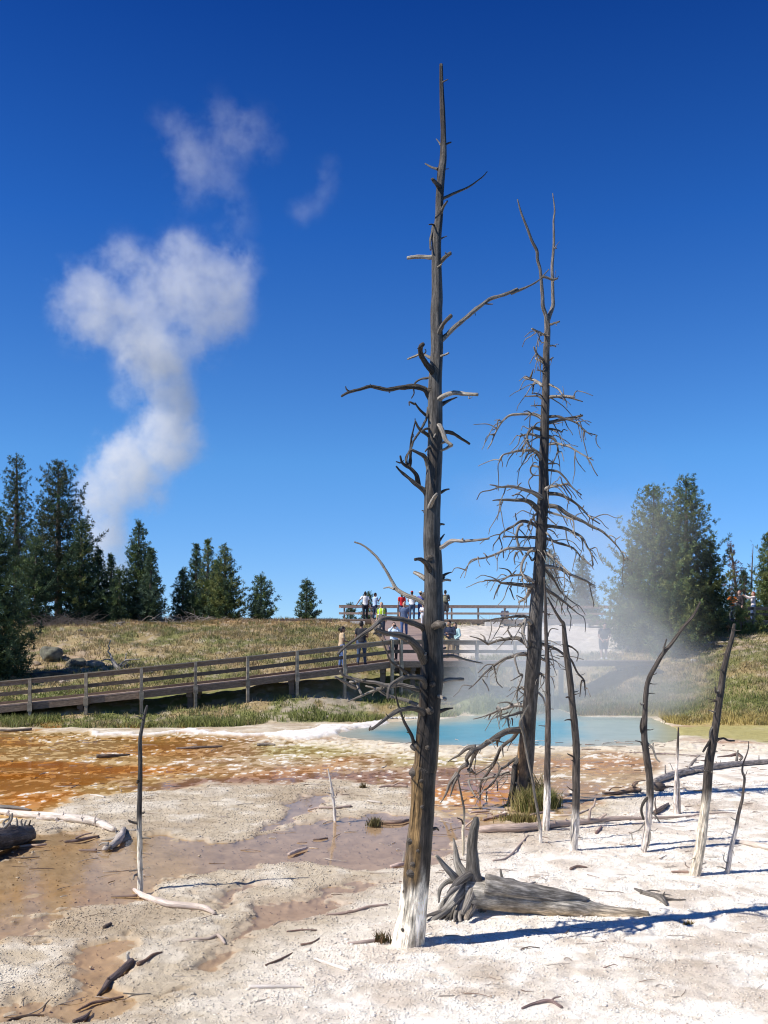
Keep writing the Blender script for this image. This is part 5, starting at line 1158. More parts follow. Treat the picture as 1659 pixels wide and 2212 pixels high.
log('straight white stick in the gravel at bottom centre', 'K', [(1495, 412), (1600, 408), (1750, 402), (1820, 405)], [10, 11, 9, 6], (0.80, .74, .69), 'stick', 'driftwood_stick')
log('long pale stick pointing at the big trunk from the left', 'E', [(480, 1262), (570, 1250), (660, 1238), (740, 1218), (850, 1203)], [5, 8, 8, 8, 5], (0.5, .38, .33), 'stick', 'driftwood_stick', [([(600, 1250), (640, 1232)], 4, 2)])
log('short white stick lying left of the grass tuft', 'E', [(415, 1525), (470, 1545), (540, 1572), (615, 1605)], [8, 10, 10, 8], (0.80, .75, .70), 'stick', 'driftwood_stick')
log('flat pinkish stick touching the big trunk foot', 'E', [(610, 1437), (700, 1430), (780, 1420)], [7, 11, 9], (0.52, .42, .38), 'stick', 'driftwood_stick')
log('stubby pale stick floating in the brown shallows', 'E', [(258, 884), (300, 866), (365, 846)], [10, 12, 9], (0.58, .47, .42), 'stick', 'driftwood_stick')
log('pale stick behind the white post in the shallows', 'E', [(372, 617), (450, 614), (540, 612), (632, 604)], [5, 6, 7, 8], (0.58, .46, .40), 'stick', 'driftwood_stick', [([(600, 608), (640, 620)], 7, 5, DARK)])
log('pinkish log stub just left of the big trunk', 'E', [(868, 958), (910, 948), (950, 940)], [9, 14, 12], (0.58, .45, .40), 'stick', 'driftwood_stick', [([(945, 940), (948, 880)], 7, 3, PALE)])
log('tangled pale sticks near the orange patch', 'E', [(800, 492), (860, 482), (910, 480), (970, 484)], [5, 8, 10, 8], (0.50, .38, .32), 'stick', 'driftwood_stick', [([(880, 480), (920, 462), (945, 470)], 6, 3), ([(840, 490), (830, 505)], 5, 3)])
log('small white stick on the orange run-off', 'E', [(730, 575), (770, 578), (812, 582)], [6, 7, 6], (0.76, .70, .64), 'stick', 'driftwood_stick')
log('muddy log with grass at its end, in the shallows', 'E', [(790, 690), (860, 692), (930, 688), (975, 680)], [10, 12, 12, 8], (0.34, .25, .2), 'log', 'fallen_log')
log('dark stick in the brown shallows left of the white post', 'E', [(405, 795), (450, 792), (490, 786)], [5, 6, 4], (0.28, .2, .17), 'stick', 'driftwood_stick')
log('dark red twigs in the wet path, bottom centre left', 'E', [(120, 1572), (200, 1535), (280, 1495)], [6, 7, 4], (0.27, .18, .14), 'twig', 'driftwood_twig')
log('thin reddish twig above the wet path', 'E', [(245, 1360), (330, 1356), (425, 1350)], [5, 5, 4], (0.36, .24, .2), 'twig', 'driftwood_twig', [([(320, 1360), (310, 1400), (325, 1500)], 3, 2, PALE), ([(270, 1490), (270, 1430), (255, 1390)], 3, 2, PALE)])
log('bent dark twig below the reddish one', 'E', [(330, 1442), (400, 1430), (440, 1408)], [6, 6, 4], (0.3, .2, .16), 'twig', 'driftwood_twig')
log('thin curved stick arching over the white gravel, right of the stump', 'S', [(470, 388), (530, 375), (580, 345), (630, 290), (680, 232)], [5, 6, 6, 5, 4], (0.44, .35, .32), 'stick', 'driftwood_stick', [([(675, 240), (700, 300), (715, 345)], 6, 3, PALE)])
log('short brown stick in the middle of the white gravel', 'S', [(935, 436), (980, 424), (1035, 428)], [9, 8, 4], (0.36, .25, .21), 'stick', 'driftwood_stick')
log('brown stick pointing at the foot of the thick leaning trunk', 'S', [(1540, 455), (1590, 452), (1640, 452)], [6, 8, 8], (0.46, .33, .28), 'stick', 'driftwood_stick')
log('small upright shard of wood on the white gravel', 'S', [(1088, 218), (1105, 205), (1120, 180)], [8, 8, 5], (0.42, .28, .25), 'stick', 'driftwood_stick')
log('pale log entering from the right edge, behind the spindly stem', 'X', [(1470, 735), (1540, 745), (1600, 756), (1700, 775), (1800, 795)], [8, 12, 16, 18, 18], (0.55, .49, .44), 'log', 'fallen_log')
log('dark broken twig at the bottom edge right of centre', 'X', [(330, 1642), (400, 1615), (480, 1605), (545, 1640)], [6, 8, 10, 8], (0.34, .25, .24), 'stick', 'driftwood_stick', [([(490, 1600), (540, 1580)], 6, 3)])
log('bleached dead log in the orange shallows under the forked tree', 'Q', [(540, 1225), (620, 1210), (720, 1205), (800, 1200)], [10, 14, 12, 8], (0.70, .55, .48), 'log', 'fallen_log', [([(680, 1215), (640, 1240)], 8, 4)])
log('reddish bleached log in the shallows in front of the forked tree', 'Q', [(715, 1320), (790, 1295), (860, 1280), (940, 1260), (1035, 1240)], [12, 16, 24, 24, 16], (0.55, .40, .34), 'log', 'fallen_log', [([(610, 1265), (700, 1255), (800, 1250)], 10, 8), ([(840, 1270), (800, 1230)], 9, 5), ([(950, 1240), (990, 1215)], 10, 6)], seg=12)
log('thin pale stick along the orange run-off', 'Q', [(110, 1140), (300, 1130), (430, 1125), (560, 1135)], [5, 7, 7, 5], (0.66, .5, .4), 'stick', 'driftwood_stick')
log('pale stick right of the grass clump under the forked tree', 'Q', [(1340, 1260), (1430, 1235), (1560, 1215), (1690, 1230)], [10, 14, 12, 8], (0.6, .47, .4), 'stick', 'driftwood_stick')
log('white sticks reaching from the poles toward the curved trunk', 'S', [(860, 100), (940, 98), (1000, 80), (1060, 62)], [5, 6, 6, 5], (0.66, .56, .48), 'stick', 'driftwood_stick')
log('dark thin log on the orange flat, far left', 'W', [(208, 1633), (235, 1632), (280, 1630)], [4, 4, 1.5], (0.16, .12, .09), 'log', 'fallen_log')
log('slim grey log on the yellow flat left of the white post', 'W', [(380, 1616), (420, 1614), (480, 1612)], [1.5, 3, 2], (0.3, .24, .2), 'log', 'fallen_log')
log('short grey log on the pale terraces behind the white post', 'W', [(555, 1608), (580, 1607), (594, 1609)], [3, 3.4, 2], (0.36, .31, .27), 'log', 'fallen_log')
log('dead grey wood at the shore below the boardwalk, far left', 'W', [(-30, 1577), (30, 1577), (68, 1575)], [2.5, 3, 3], (0.2, .17, .15), 'log', 'fallen_log')

# ------------------------------------------------------------------ living conifers
G_DARK = (0.062, 0.098, 0.050); G_MID = (0.125, 0.17, 0.062); G_OLIVE = (0.185, 0.205, 0.07); G_BLUE = (0.10, 0.15, 0.098); G_BROWN = (0.16, 0.10, 0.07)
def conifer(label, px, base, top, half, tones=(G_DARK, G_MID, G_OLIVE), bare=0.06, seed=0, dens=1.0, roundness=0.75, open_=0.0, lean=0.0, name='conifer', group='conifers on the hill', sunk=0.15, tuft=0.26, H=None):
    r = np.random.default_rng(seed + 100)
    X, Y, zb = base
    zt = CAM_H + (HZ_D - top) / F_D * Y
    H = zt - zb; Rw = 1.12 * half / F_D * Y
    t = thing(name, label, 'conifer', (X, Y, zb), group)
    tm = MB(); tr_ = 0.018 * H + 0.03
    tm.tube([(X, Y, zb - sunk), (X + lean * .3, Y, zb + H * .35), (X + lean * .7, Y, zb + H * .7), (X + lean, Y, zt - 0.1)], [tr_ * 1.25, tr_, tr_ * .6, 0.015], seg=8, sub=5, C=wood_col((0.13, 0.105, 0.09)), knob=.06)
    tm.build('trunk', M_WOOD, t)
    pos = []; dirs = []; cols = []; sz = []
    bm = MB()
    z0 = zb + bare * H; z = z0
    step = 0.30 * max(0.75, (H / 9) ** 0.5)
    while z < zt - 0.15:
        f = (z - z0) / (zt - z0)
        env = (0.94 * (1 - f) ** (roundness * 1.25) + .06) * min(1.0, f * 3.0 + 0.68)
        nb = int(r.integers(7, 11)); az0 = r.uniform(0, 6.28)
        for k in range(nb):
            if r.random() < open_: continue
            az = az0 + k * 6.283 / nb + r.normal(0, .25)
            Lb = max(0.12, Rw * env * (r.uniform(0.62, 1.0) if r.random() < .8 else r.uniform(1.0, 1.28)))
            slope = 0.15 + 0.9 * f + r.normal(0, .12)
            d = np.array([math.cos(az), math.sin(az), 0.0])
            b0 = np.array([X + lean * (z - zb) / H, Y, z + r.normal(0, .08)])
            nt = max(2, int(Lb / 0.155 * dens)); 
            ts = np.linspace(0.22 if Lb > .6 else .5, 1.0, nt)
            tone = r.choice(len(tones), p=np.array([.45, .35, .2])[:len(tones)] / sum([.45, .35, .2][:len(tones)]))
            for tt in ts:
                zz = Lb * (slope * tt * 0.45 - 0.22 * math.sin(tt * 2.2) + 0.32 * tt * tt)
                p = b0 + d * Lb * tt + np.array([0, 0, zz])
                side = np.array([-d[1], d[0], 0]) * r.normal(0, 0.14 * (1.1 - tt * .3)) * Lb
                p = p + side + r.normal(0, .04, 3)
                pos.append(p); dd = d * 0.7 + side * 0.6 + np.array([0, 0, 0.45 + .4 * f]); dirs.append(dd)
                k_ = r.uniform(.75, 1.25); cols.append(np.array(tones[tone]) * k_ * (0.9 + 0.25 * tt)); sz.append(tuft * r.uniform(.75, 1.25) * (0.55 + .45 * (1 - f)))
            if H > 3.5 and Lb > .6:
                e = b0 + d * Lb * .75 + np.array([0, 0, Lb * (slope * .34 - .2 * math.sin(1.65) + .18)])
                w = 0.012 + .006 * Lb
                V = np.array([b0 + [0, 0, w], b0 - [0, 0, w], b0 + np.array([-d[1], d[0], 0]) * w, e])
                bm.add(V, None, [[0, 1, 3], [1, 2, 3], [2, 0, 3]], (0.10, 0.08, 0.068))
        z += step * r.uniform(.75, 1.2)
    for k in range(8):
        pos.append(np.array([X + lean, Y, zt - .02 - .09 * k])); dirs.append(np.array([0, 0, 2.5])); cols.append(np.array(tones[0]) * 1.1); sz.append(tuft * (.4 + .05 * k))
    pos = np.array(pos); dirs = np.array(dirs); cols = np.array(cols); sz = np.array(sz)
    K = 20
    n = len(pos)
    dn = dirs / np.linalg.norm(dirs, axis=1)[:, None]
    v = dn[:, None] * 0.75 + r.normal(0, .62, (n, K, 3)); v /= np.linalg.norm(v, axis=2)[..., None]
    L = sz[:, None] * r.uniform(.55, 1.1, (n, K))
    a0 = pos[:, None] + r.normal(0, .035, (n, K, 3)); tip = a0 + v * L[..., None]
    s = np.cross(v, r.normal(0, 1, (n, K, 3))); s /= np.linalg.norm(s, axis=2)[..., None] + 1e-9
    w = (0.014 + 0.085 * L)[..., None] * 0.6
    mid = a0 + v * L[..., None] * .45
    V = np.stack([a0, mid + s * w, tip, mid - s * w], 2).reshape(-1, 3)
    Q = np.arange(n * K * 4).reshape(-1, 4)
    kk = r.uniform(.88, 1.12, (n, K))
    C = np.repeat((cols[:, None] * kk[..., None]).reshape(-1, 3), 4, 0)
    bm.add(V, Q, None, C)
    bm.build('crown', M_NEEDLE, t, smooth=False)
    return t
def hb(px, Y, py=None):
    X = (px - CX_D) / F_D * Y; return (X, Y, hz(X, Y))
TALL = (G_DARK, (0.06, 0.075, 0.04), (0.095, 0.10, 0.055))
BLU = (G_DARK, G_BLUE, G_MID)
conifer('tall thin-crowned conifer cut by the left edge, the leftmost tall one', 30, hb(36, 67), 980, 50, TALL, .24, 1, 1., .45, .12)
conifer('tallest dark conifer of the left clump, its trunk showing through an open crown', 130, hb(126, 63), 998, 90, TALL, .14, 2, 1.1, .5, .12, tuft=.29)
conifer('dense dark conifer low at the left edge, nearest of the left clump', -12, hb(-16, 42), 1096, 88, (G_DARK, G_DARK, G_MID), .0, 3, 1.4, .55, .0, tuft=.28)
conifer('dark conifer leaning against the tallest one of the left clump, in shade', 176, hb(176, 61), 1122, 50, (G_DARK, G_DARK, G_OLIVE), .02, 4, 1.2, .6, tuft=.28)
conifer('low bushy conifer filling the foot of the left clump', 70, hb(78, 59.5), 1165, 60, (G_DARK, G_DARK, G_MID), .0, 34, 1.2, .5)
conifer('small dark conifer right of the shaded one in the left clump', 214, hb(212, 63), 1182, 26, (G_DARK, G_DARK, G_MID), .0, 5, 1.1, .6)
conifer('slim pointed conifer with a spire tip in front of the steam column', 240, hb(240, 66), 1196, 30, BLU, .0, 6, 1.1, .95)
conifer('broad blue-green conifer at the right end of the left clump', 300, hb(300, 63), 1129, 52, BLU, .05, 7, 1.2, .7, tuft=.28)
conifer('shorter dark conifer leaning out at the right end of the left clump', 326, hb(326, 61.5), 1185, 30, (G_DARK, G_BLUE, G_DARK), .04, 35, 1.1, .7)
conifer('low dark conifer between the spire and the broad blue-green conifer', 258, hb(258, 61), 1230, 34, (G_DARK, G_DARK, G_MID), .0, 36, 1.1, .55)
conifer('leftmost conifer of the middle group, small and grey-green', 395, hb(395, 64), 1226, 30, BLU, .0, 8, 1.1, .7)
conifer('slender conifer second from left in the middle group', 424, hb(424, 66), 1176, 28, BLU, .02, 9, 1.15, .75)
conifer('highest pointed conifer of the middle group', 449, hb(449, 64), 1165, 32, (G_MID, G_OLIVE, G_BLUE), .0, 10, 1.2, .75)
conifer('broad conifer at the right of the middle group', 486, hb(486, 63), 1179, 46, (G_DARK, G_OLIVE, G_MID), .0, 11, 1.25, .65)
conifer('narrow conifer peeking between the two highest of the middle group', 470, hb(468, 67), 1210, 28, BLU, .0, 37, 1.1, .7)
conifer('squat dark round-topped conifer standing just right of the middle group', 562, hb(564, 63), 1241, 32, BLU, .02, 12, 1.2, .55)
conifer('lone small conifer on the bare crest left of the upper platform', 662, hb(662, 66), 1250, 27, BLU, .03, 13, 1.15, .65)
conifer('conifer top behind the white-shirted person on the platform', 796, hb(796, 84), 1278, 20, BLU, .1, 14, 1., .5)
conifer('small conifer top behind the left end of the platform railing', 757, hb(757, 84), 1302, 14, BLU, .1, 15, 1., .5)
conifer('broad conifer wrapped in steam, left half of the big right-hand pair', 1412, hb(1412, 53), 1052, 112, (G_MID, G_OLIVE, G_MID), .0, 16, 1.25, .55, tuft=.28)
conifer('tallest conifer of the big right-hand pair', 1478, hb(1482, 55), 1030, 102, (G_DARK, G_MID, G_OLIVE), .0, 17, 1.3, .6, tuft=.28)
conifer('lower conifer spilling left of the big right-hand pair into the steam', 1362, hb(1366, 54), 1185, 52, (G_MID, G_OLIVE, G_MID), .0, 38, 1.1, .6)
conifer('bushy low conifer at the foot of the big right-hand pair', 1448, hb(1452, 50.5), 1255, 62, (G_DARK, G_OLIVE, G_MID), .0, 39, 1.2, .5)
conifer('shaded conifer at the right side of the big right-hand pair', 1535, hb(1535, 55), 1165, 40, (G_DARK, G_DARK, G_MID), .0, 40, 1.2, .6)
conifer('faint conifer ghosted by steam just right of the forked dead tree', 1190, hb(1190, 74), 1186, 42, BLU, .02, 18, 1.1, .65)
conifer('faint pointed conifer in steam between the forked tree and the big pair', 1258, hb(1258, 72), 1200, 46, BLU, .02, 19, 1.1, .8)
conifer('bright green conifer cut by the right edge', 1652, hb(1660, 60), 1152, 50, (G_MID, G_OLIVE, G_DARK), .02, 20, 1.2, .7)
conifer('small conifer behind the photographing people at right', 1607, hb(1607, 66), 1228, 22, (G_DARK, G_DARK, G_BLUE), .0, 21, 1.1, .7)
conifer('young bright conifer in front of the person in orange', 1598, hb(1600, 54.5), 1312, 22, (G_MID, G_OLIVE, G_OLIVE), .0, 22, 1.3, .6, tuft=.22)
conifer('low young conifer at the feet of the white-jacketed person', 1637, hb(1640, 54.5), 1330, 18, (G_MID, G_OLIVE, G_OLIVE), .0, 23, 1.3, .6, tuft=.2)
conifer('reddish dying conifer leaning left behind the right-hand people', 1590, hb(1597, 63), 1171, 22, ((0.14, 0.10, 0.09), (0.11, 0.085, 0.075), (0.17, 0.11, 0.09)), .25, 24, .55, .5, .45, lean=-.55, name='dying_conifer', tuft=.2)

# bare far snag and dead brush
def twiggy(label, cat, name, pts, n, spread, length, col, rad=0.02, droop=0.3, seed=0, group=None):
    r = np.random.default_rng(seed); m = MB()
    for k in range(n):
        p = np.array(pts[int(r.integers(len(pts)))]) + r.normal(0, 1, 3) * spread * [1, 1, .15]
        p[2] = max(p[2], hz(p[0], p[1]) - 0.05)
        an = r.uniform(0, 6.28); v = np.array([math.cos(an), math.sin(an) * .6, r.uniform(.0, .9)]); v = v / np.linalg.norm(v) * length * r.uniform(.5, 1.2)
        q1 = p + v * .5 + r.normal(0, .06, 3); q2 = p + v + np.array([0, 0, -droop * length * r.random()])
        q2[2] = max(q2[2], hz(q2[0], q2[1]) + .02)
        m.tube([p, q1, q2], [rad * r.uniform(.6, 1.3), rad * .25], seg=5, sub=3, C=np.array(col) * r.uniform(.7, 1.3), knob=.1)
    o = m.build(name, M_WOOD); return tag(o, label, cat, group)
def hp(px, Y): X = (px - CX_D) / F_D * Y; return (X, Y, hz(X, Y))
twiggy('grey leafless bush under the left conifers', 'bush', 'dead_bush', [hp(p, y) for p in range(90, 185, 12) for y in (57.5, 58.5)], 240, .35, 1.5, (0.135, 0.115, 0.11), .014, .5, 1)
twiggy('pile of grey dead branches on the crest between the two conifer groups', 'dead branches', 'brush_pile', [hp(p, 61.5) for p in range(320, 352, 6)], 46, .4, 1.4, (0.33, 0.29, 0.26), .025, .5, 2)
twiggy('scatter of bleached dead branches at the foot of the middle conifers', 'dead branches', 'brush_pile', [hp(p, 61) for p in range(372, 450, 10)], 46, .4, 1.3, (0.34, 0.30, 0.27), .025, .5, 3)
twiggy('small grey dead branch on the crest by the broad blue-green conifer', 'dead branches', 'fallen_branch', [hp(262, 58), hp(268, 58)], 8, .25, .9, (0.33, 0.29, 0.26), .03, .5, 4)
twiggy('low pile of grey sticks along the crest under the squat conifer', 'dead branches', 'brush_pile', [hp(p, 60.5) for p in range(480, 545, 12)], 16, .3, .9, (0.34, 0.30, 0.27), .02, .6, 5)
twiggy('leafless grey shrub behind the upper platform railing', 'bush', 'dead_bush', [hp(p, 68) for p in (1058, 1066, 1074)], 50, .2, 1.1, (0.2, 0.19, 0.17), .014, .0, 6)
twiggy('brown leafless thicket behind the right-hand people', 'bush', 'dead_bush', [hp(p, 61.5) for p in range(1572, 1640, 8)], 200, .35, 1.7, (0.13, 0.10, 0.085), .013, .3, 7)
ft = thing('dead_tree', 'bare grey spire of a far dead tree beside the right-edge conifer', 'dead tree', hp(1622, 66))
b = np.array(ft.location); m = MB(); m.tube([b - [0, 0, .2], b + [.05, 0, 3], at(1627, 1177, 66)], [.09, .06, .015], seg=7, sub=6, C=wood_col((0.15, .13, .125))); m.build('trunk', M_WOOD, ft)
m = MB()
for k in range(22):
    z = rs.uniform(1.4, 5.4); an = rs.uniform(0, 6.28); p = b + np.array([.05, 0, z]); L_ = rs.uniform(.3, .8) * (1 - z / 8)
    v = np.array([math.cos(an) * L_, math.sin(an) * L_, rs.uniform(-.2, .1)]); m.tube([p, p + v * .6 + [0, 0, .04], p + v], [.014, .005], seg=4, sub=2, C=(0.15, .13, .125), knob=0)
m.build('branch', M_WOOD, ft)
# bleached dead tree lying down the left hill, behind the railing
YH = hill_hit(255, 1440)[1]
ht = thing('dead_tree', 'small bleached dead tree with two raised arms on the left hillside behind the railing', 'dead tree', tuple(hill_hit(275, 1478)))
def s6(p): return (p[0] * .2, (2000 + p[1] * .3014) * KD)
def up6(pts, Y, d=0.): return np.array([at(*s6(p), Y + d * i / len(pts)) for i, p in enumerate(pts)])
m = MB(); m.tube(up6([(1375, 790), (1340, 720), (1300, 620), (1250, 550), (1215, 500), (1195, 440)], YH - 1.0, .6), np.array([20, 24, 30, 28, 18, 9]) * .2 / F_D * YH, seg=10, sub=5, C=wood_col((0.36, .33, .30)), knob=.2); m.build('trunk', M_WOOD, ht)
for pts, ra, rb in [([(1200, 470), (1190, 430), (1165, 400), (1185, 370), (1170, 340), (1190, 285)], 10, 5), ([(1290, 560), (1320, 520), (1355, 490), (1365, 420)], 14, 5), ([(1220, 500), (1150, 490), (1090, 500)], 11, 6), ([(1340, 500), (1430, 490), (1520, 485)], 12, 5), ([(1290, 600), (1330, 550), (1390, 500)], 12, 6)]:
    m = MB(); m.tube(up6(pts, YH - .5, .2), np.array([ra, rb]) * .2 / F_D * YH, seg=7, sub=4, C=wood_col((0.36, .33, .30)), knob=.15, wob=.05); m.build('branch', M_WOOD, ht)
# fallen logs on the right slope
def hill_log(label, pts, r, col, twigs=()):
    P = np.array([hill_hit(*p) for p in pts]); P[:, 2] += r * .6
    m = MB(); m.tube(P, np.linspace(r, r * .6, len(P)), seg=8, sub=4, C=wood_col(col), knob=.1)
    for a_, b_ in twigs:
        q = hill_hit(*a_); w = at(*b_, q[1]); m.tube([q, (q + w) / 2 + rs.normal(0, .03, 3), w], [r * .6, r * .25], seg=6, sub=3, C=wood_col(col))
    return tag(m.build('fallen_log', M_WOOD), label, 'log')
hill_log('pale forked log on the right slope below the big conifers', [(1468, 1398), (1500, 1394), (1540, 1391), (1575, 1389)], .09, (0.4, .36, .31), [((1518, 1396), (1522, 1374)), ((1500, 1397), (1530, 1393))])
hill_log('thin log in the shade under the big right-hand conifers', [(1470, 1379), (1500, 1376), (1530, 1374)], .06, (0.3, .26, .22))

# rocks
def rock(label, px, py, rx, rz, col, seed, ry=None, name='boulder', cat='boulder', sink=.25, base=None, group=None):
    r = np.random.default_rng(seed)
    c = hill_hit(px, py + rz * .6) if base is None else base
    Y = c[1]; sx = rx / F_D * Y; sz = rz / F_D * Y; sy = (ry or rx) / F_D * Y
    n1, n2 = 20, 30
    th = np.linspace(0, math.pi, n1)[:, None]; ph = np.linspace(0, 2 * math.pi, n2, endpoint=False)[None]
    d = np.stack([np.sin(th) * np.cos(ph), np.sin(th) * np.sin(ph), np.cos(th) * np.ones_like(ph)], 2).reshape(-1, 3)
    k = 1 + .9 * (fbm(d[:, 0] * 1.4 + seed, d[:, 1] * 1.4, d[:, 2] * 1.4, seed=seed, octv=4) - .5)
    for q in range(9):       # broken planar faces
        nrm = r.normal(0, 1, 3); nrm /= np.linalg.norm(nrm); pr = d @ nrm; lim = r.uniform(.55, .85)
        k = np.where(pr * k > lim, lim / np.maximum(pr, 1e-3), k)
    V = d * k[:, None] * [sx, sy, sz] + c + [0, 0, sz * (1 - 2 * sink) * .6]
    i = np.arange(n1 - 1)[:, None] * n2; j = np.arange(n2)[None]; jn = (j + 1) % n2
    Q = np.stack([i + j, i + n2 + j, i + n2 + jn, i + jn], 2).reshape(-1, 4)
    lich = sstep(.5, .65, fbm(d[:, 0] * 4, d[:, 1] * 4, d[:, 2] * 4, seed=seed + 5, octv=3))
    C = np.array(col) * (1 - .5 * lich[:, None]) + np.array([0.17, 0.17, 0.11]) * .5 * lich[:, None]
    m = MB(); m.add(V, Q, None, C)
    return tag(m.build(name, M_ROCK, smooth=True), label, cat, group)
rock('largest angular grey-green boulder on the left hillside', 110, 1408, 29, 24, (0.15, .145, .115), 1)
rock('dark mossy boulder right of the largest one on the left hillside', 168, 1430, 25, 16, (0.12, .11, .085), 2)
rock('pale slanted slab next to the bleached dead tree on the hillside', 208, 1432, 22, 11, (0.22, .2, .165), 3)
rock('low rock ledge with shade in its dark colour just above the railing at left', 104, 1455, 58, 11, (0.07, .06, .055), 4, ry=30)  # near-black colour carries the tree shade along this ledge
rock('small dark pointed rock left of the low ledge', 38, 1452, 12, 9, (0.09, .08, .07), 5)
rock('pale little boulder under the left conifer', 12, 1394, 7, 5, (0.36, .31, .28), 6)
rock('tan rock at the left end of the hillside rocks', 20, 1430, 9, 6, (0.36, .26, .2), 7)
rock('small dark stone high on the left hillside', 174, 1362, 7, 4, (0.14, .12, .1), 8)
rock('flat dark stone on the crest below the dead branches', 264, 1345, 9, 4, (0.16, .14, .13), 9)
rock('brown rock at the right end of the low ledge above the railing', 158, 1452, 16, 9, (0.13, .10, .08), 51)
rock('small tan rock under the largest hillside boulder', 78, 1432, 12, 7, (0.34, .26, .19), 52)
rock('pale chip of rock between the largest and the mossy boulder', 140, 1424, 7, 5, (0.42, .36, .3), 53)
rock('grey rock half sunk in grass right of the bleached dead tree', 318, 1450, 14, 7, (0.2, .18, .14), 54)
rock('tan rock below the conifer at the left edge, above the railing', 28, 1462, 13, 7, (0.38, .29, .21), 55)
rock('pale stone below the first railing bay', 135, 1472, 9, 5, (0.42, .34, .28), 10)
rock('tan stone in the grass under the boardwalk at far left', 60, 1564, 8, 5, (0.42, .32, .22), 11)
rock('pale stone on the grassy bank left of the big trunk', 707, 1549, 7, 4, (0.6, .5, .42), 12)
rock('flat pinkish stone at the water edge left of the big trunk', 706, 1568, 10, 4, (0.5, .39, .31), 13)
rock('pale rounded boulder on the right slope by the curved trunk', 1412, 1436, 15, 7, (0.42, .4, .37), 14)
rock('small grey boulder in the middle of the right slope', 1497, 1427, 10, 6, (0.4, .37, .33), 15)
rock('dark pointed stump-like rock by the steam on the right slope', 1355, 1402, 6, 11, (0.08, .06, .05), 16)
rock('pale ledge of sinter under the right end of the upper platform', 1345, 1372, 34, 6, (0.6, .54, .49), 17, ry=20)
r_ = np.random.default_rng(5)
for k in range(12):
    px = 810 + k * 8.5 + r_.uniform(-3, 3)
    Y = float(np.interp(px, SHORE_PX, SHORE_Y)) - 0.1; X = (px - CX_D) / F_D * Y
    rock('white crusted stone in the row along the pool edge left of the big trunk', 0, 0, r_.uniform(4, 7), r_.uniform(2.5, 4.5), (0.66, .64, .62), 40 + k, name='shore_stone', cat='stone', base=np.array([X, Y, .03]), group='white stones along the pool edge')

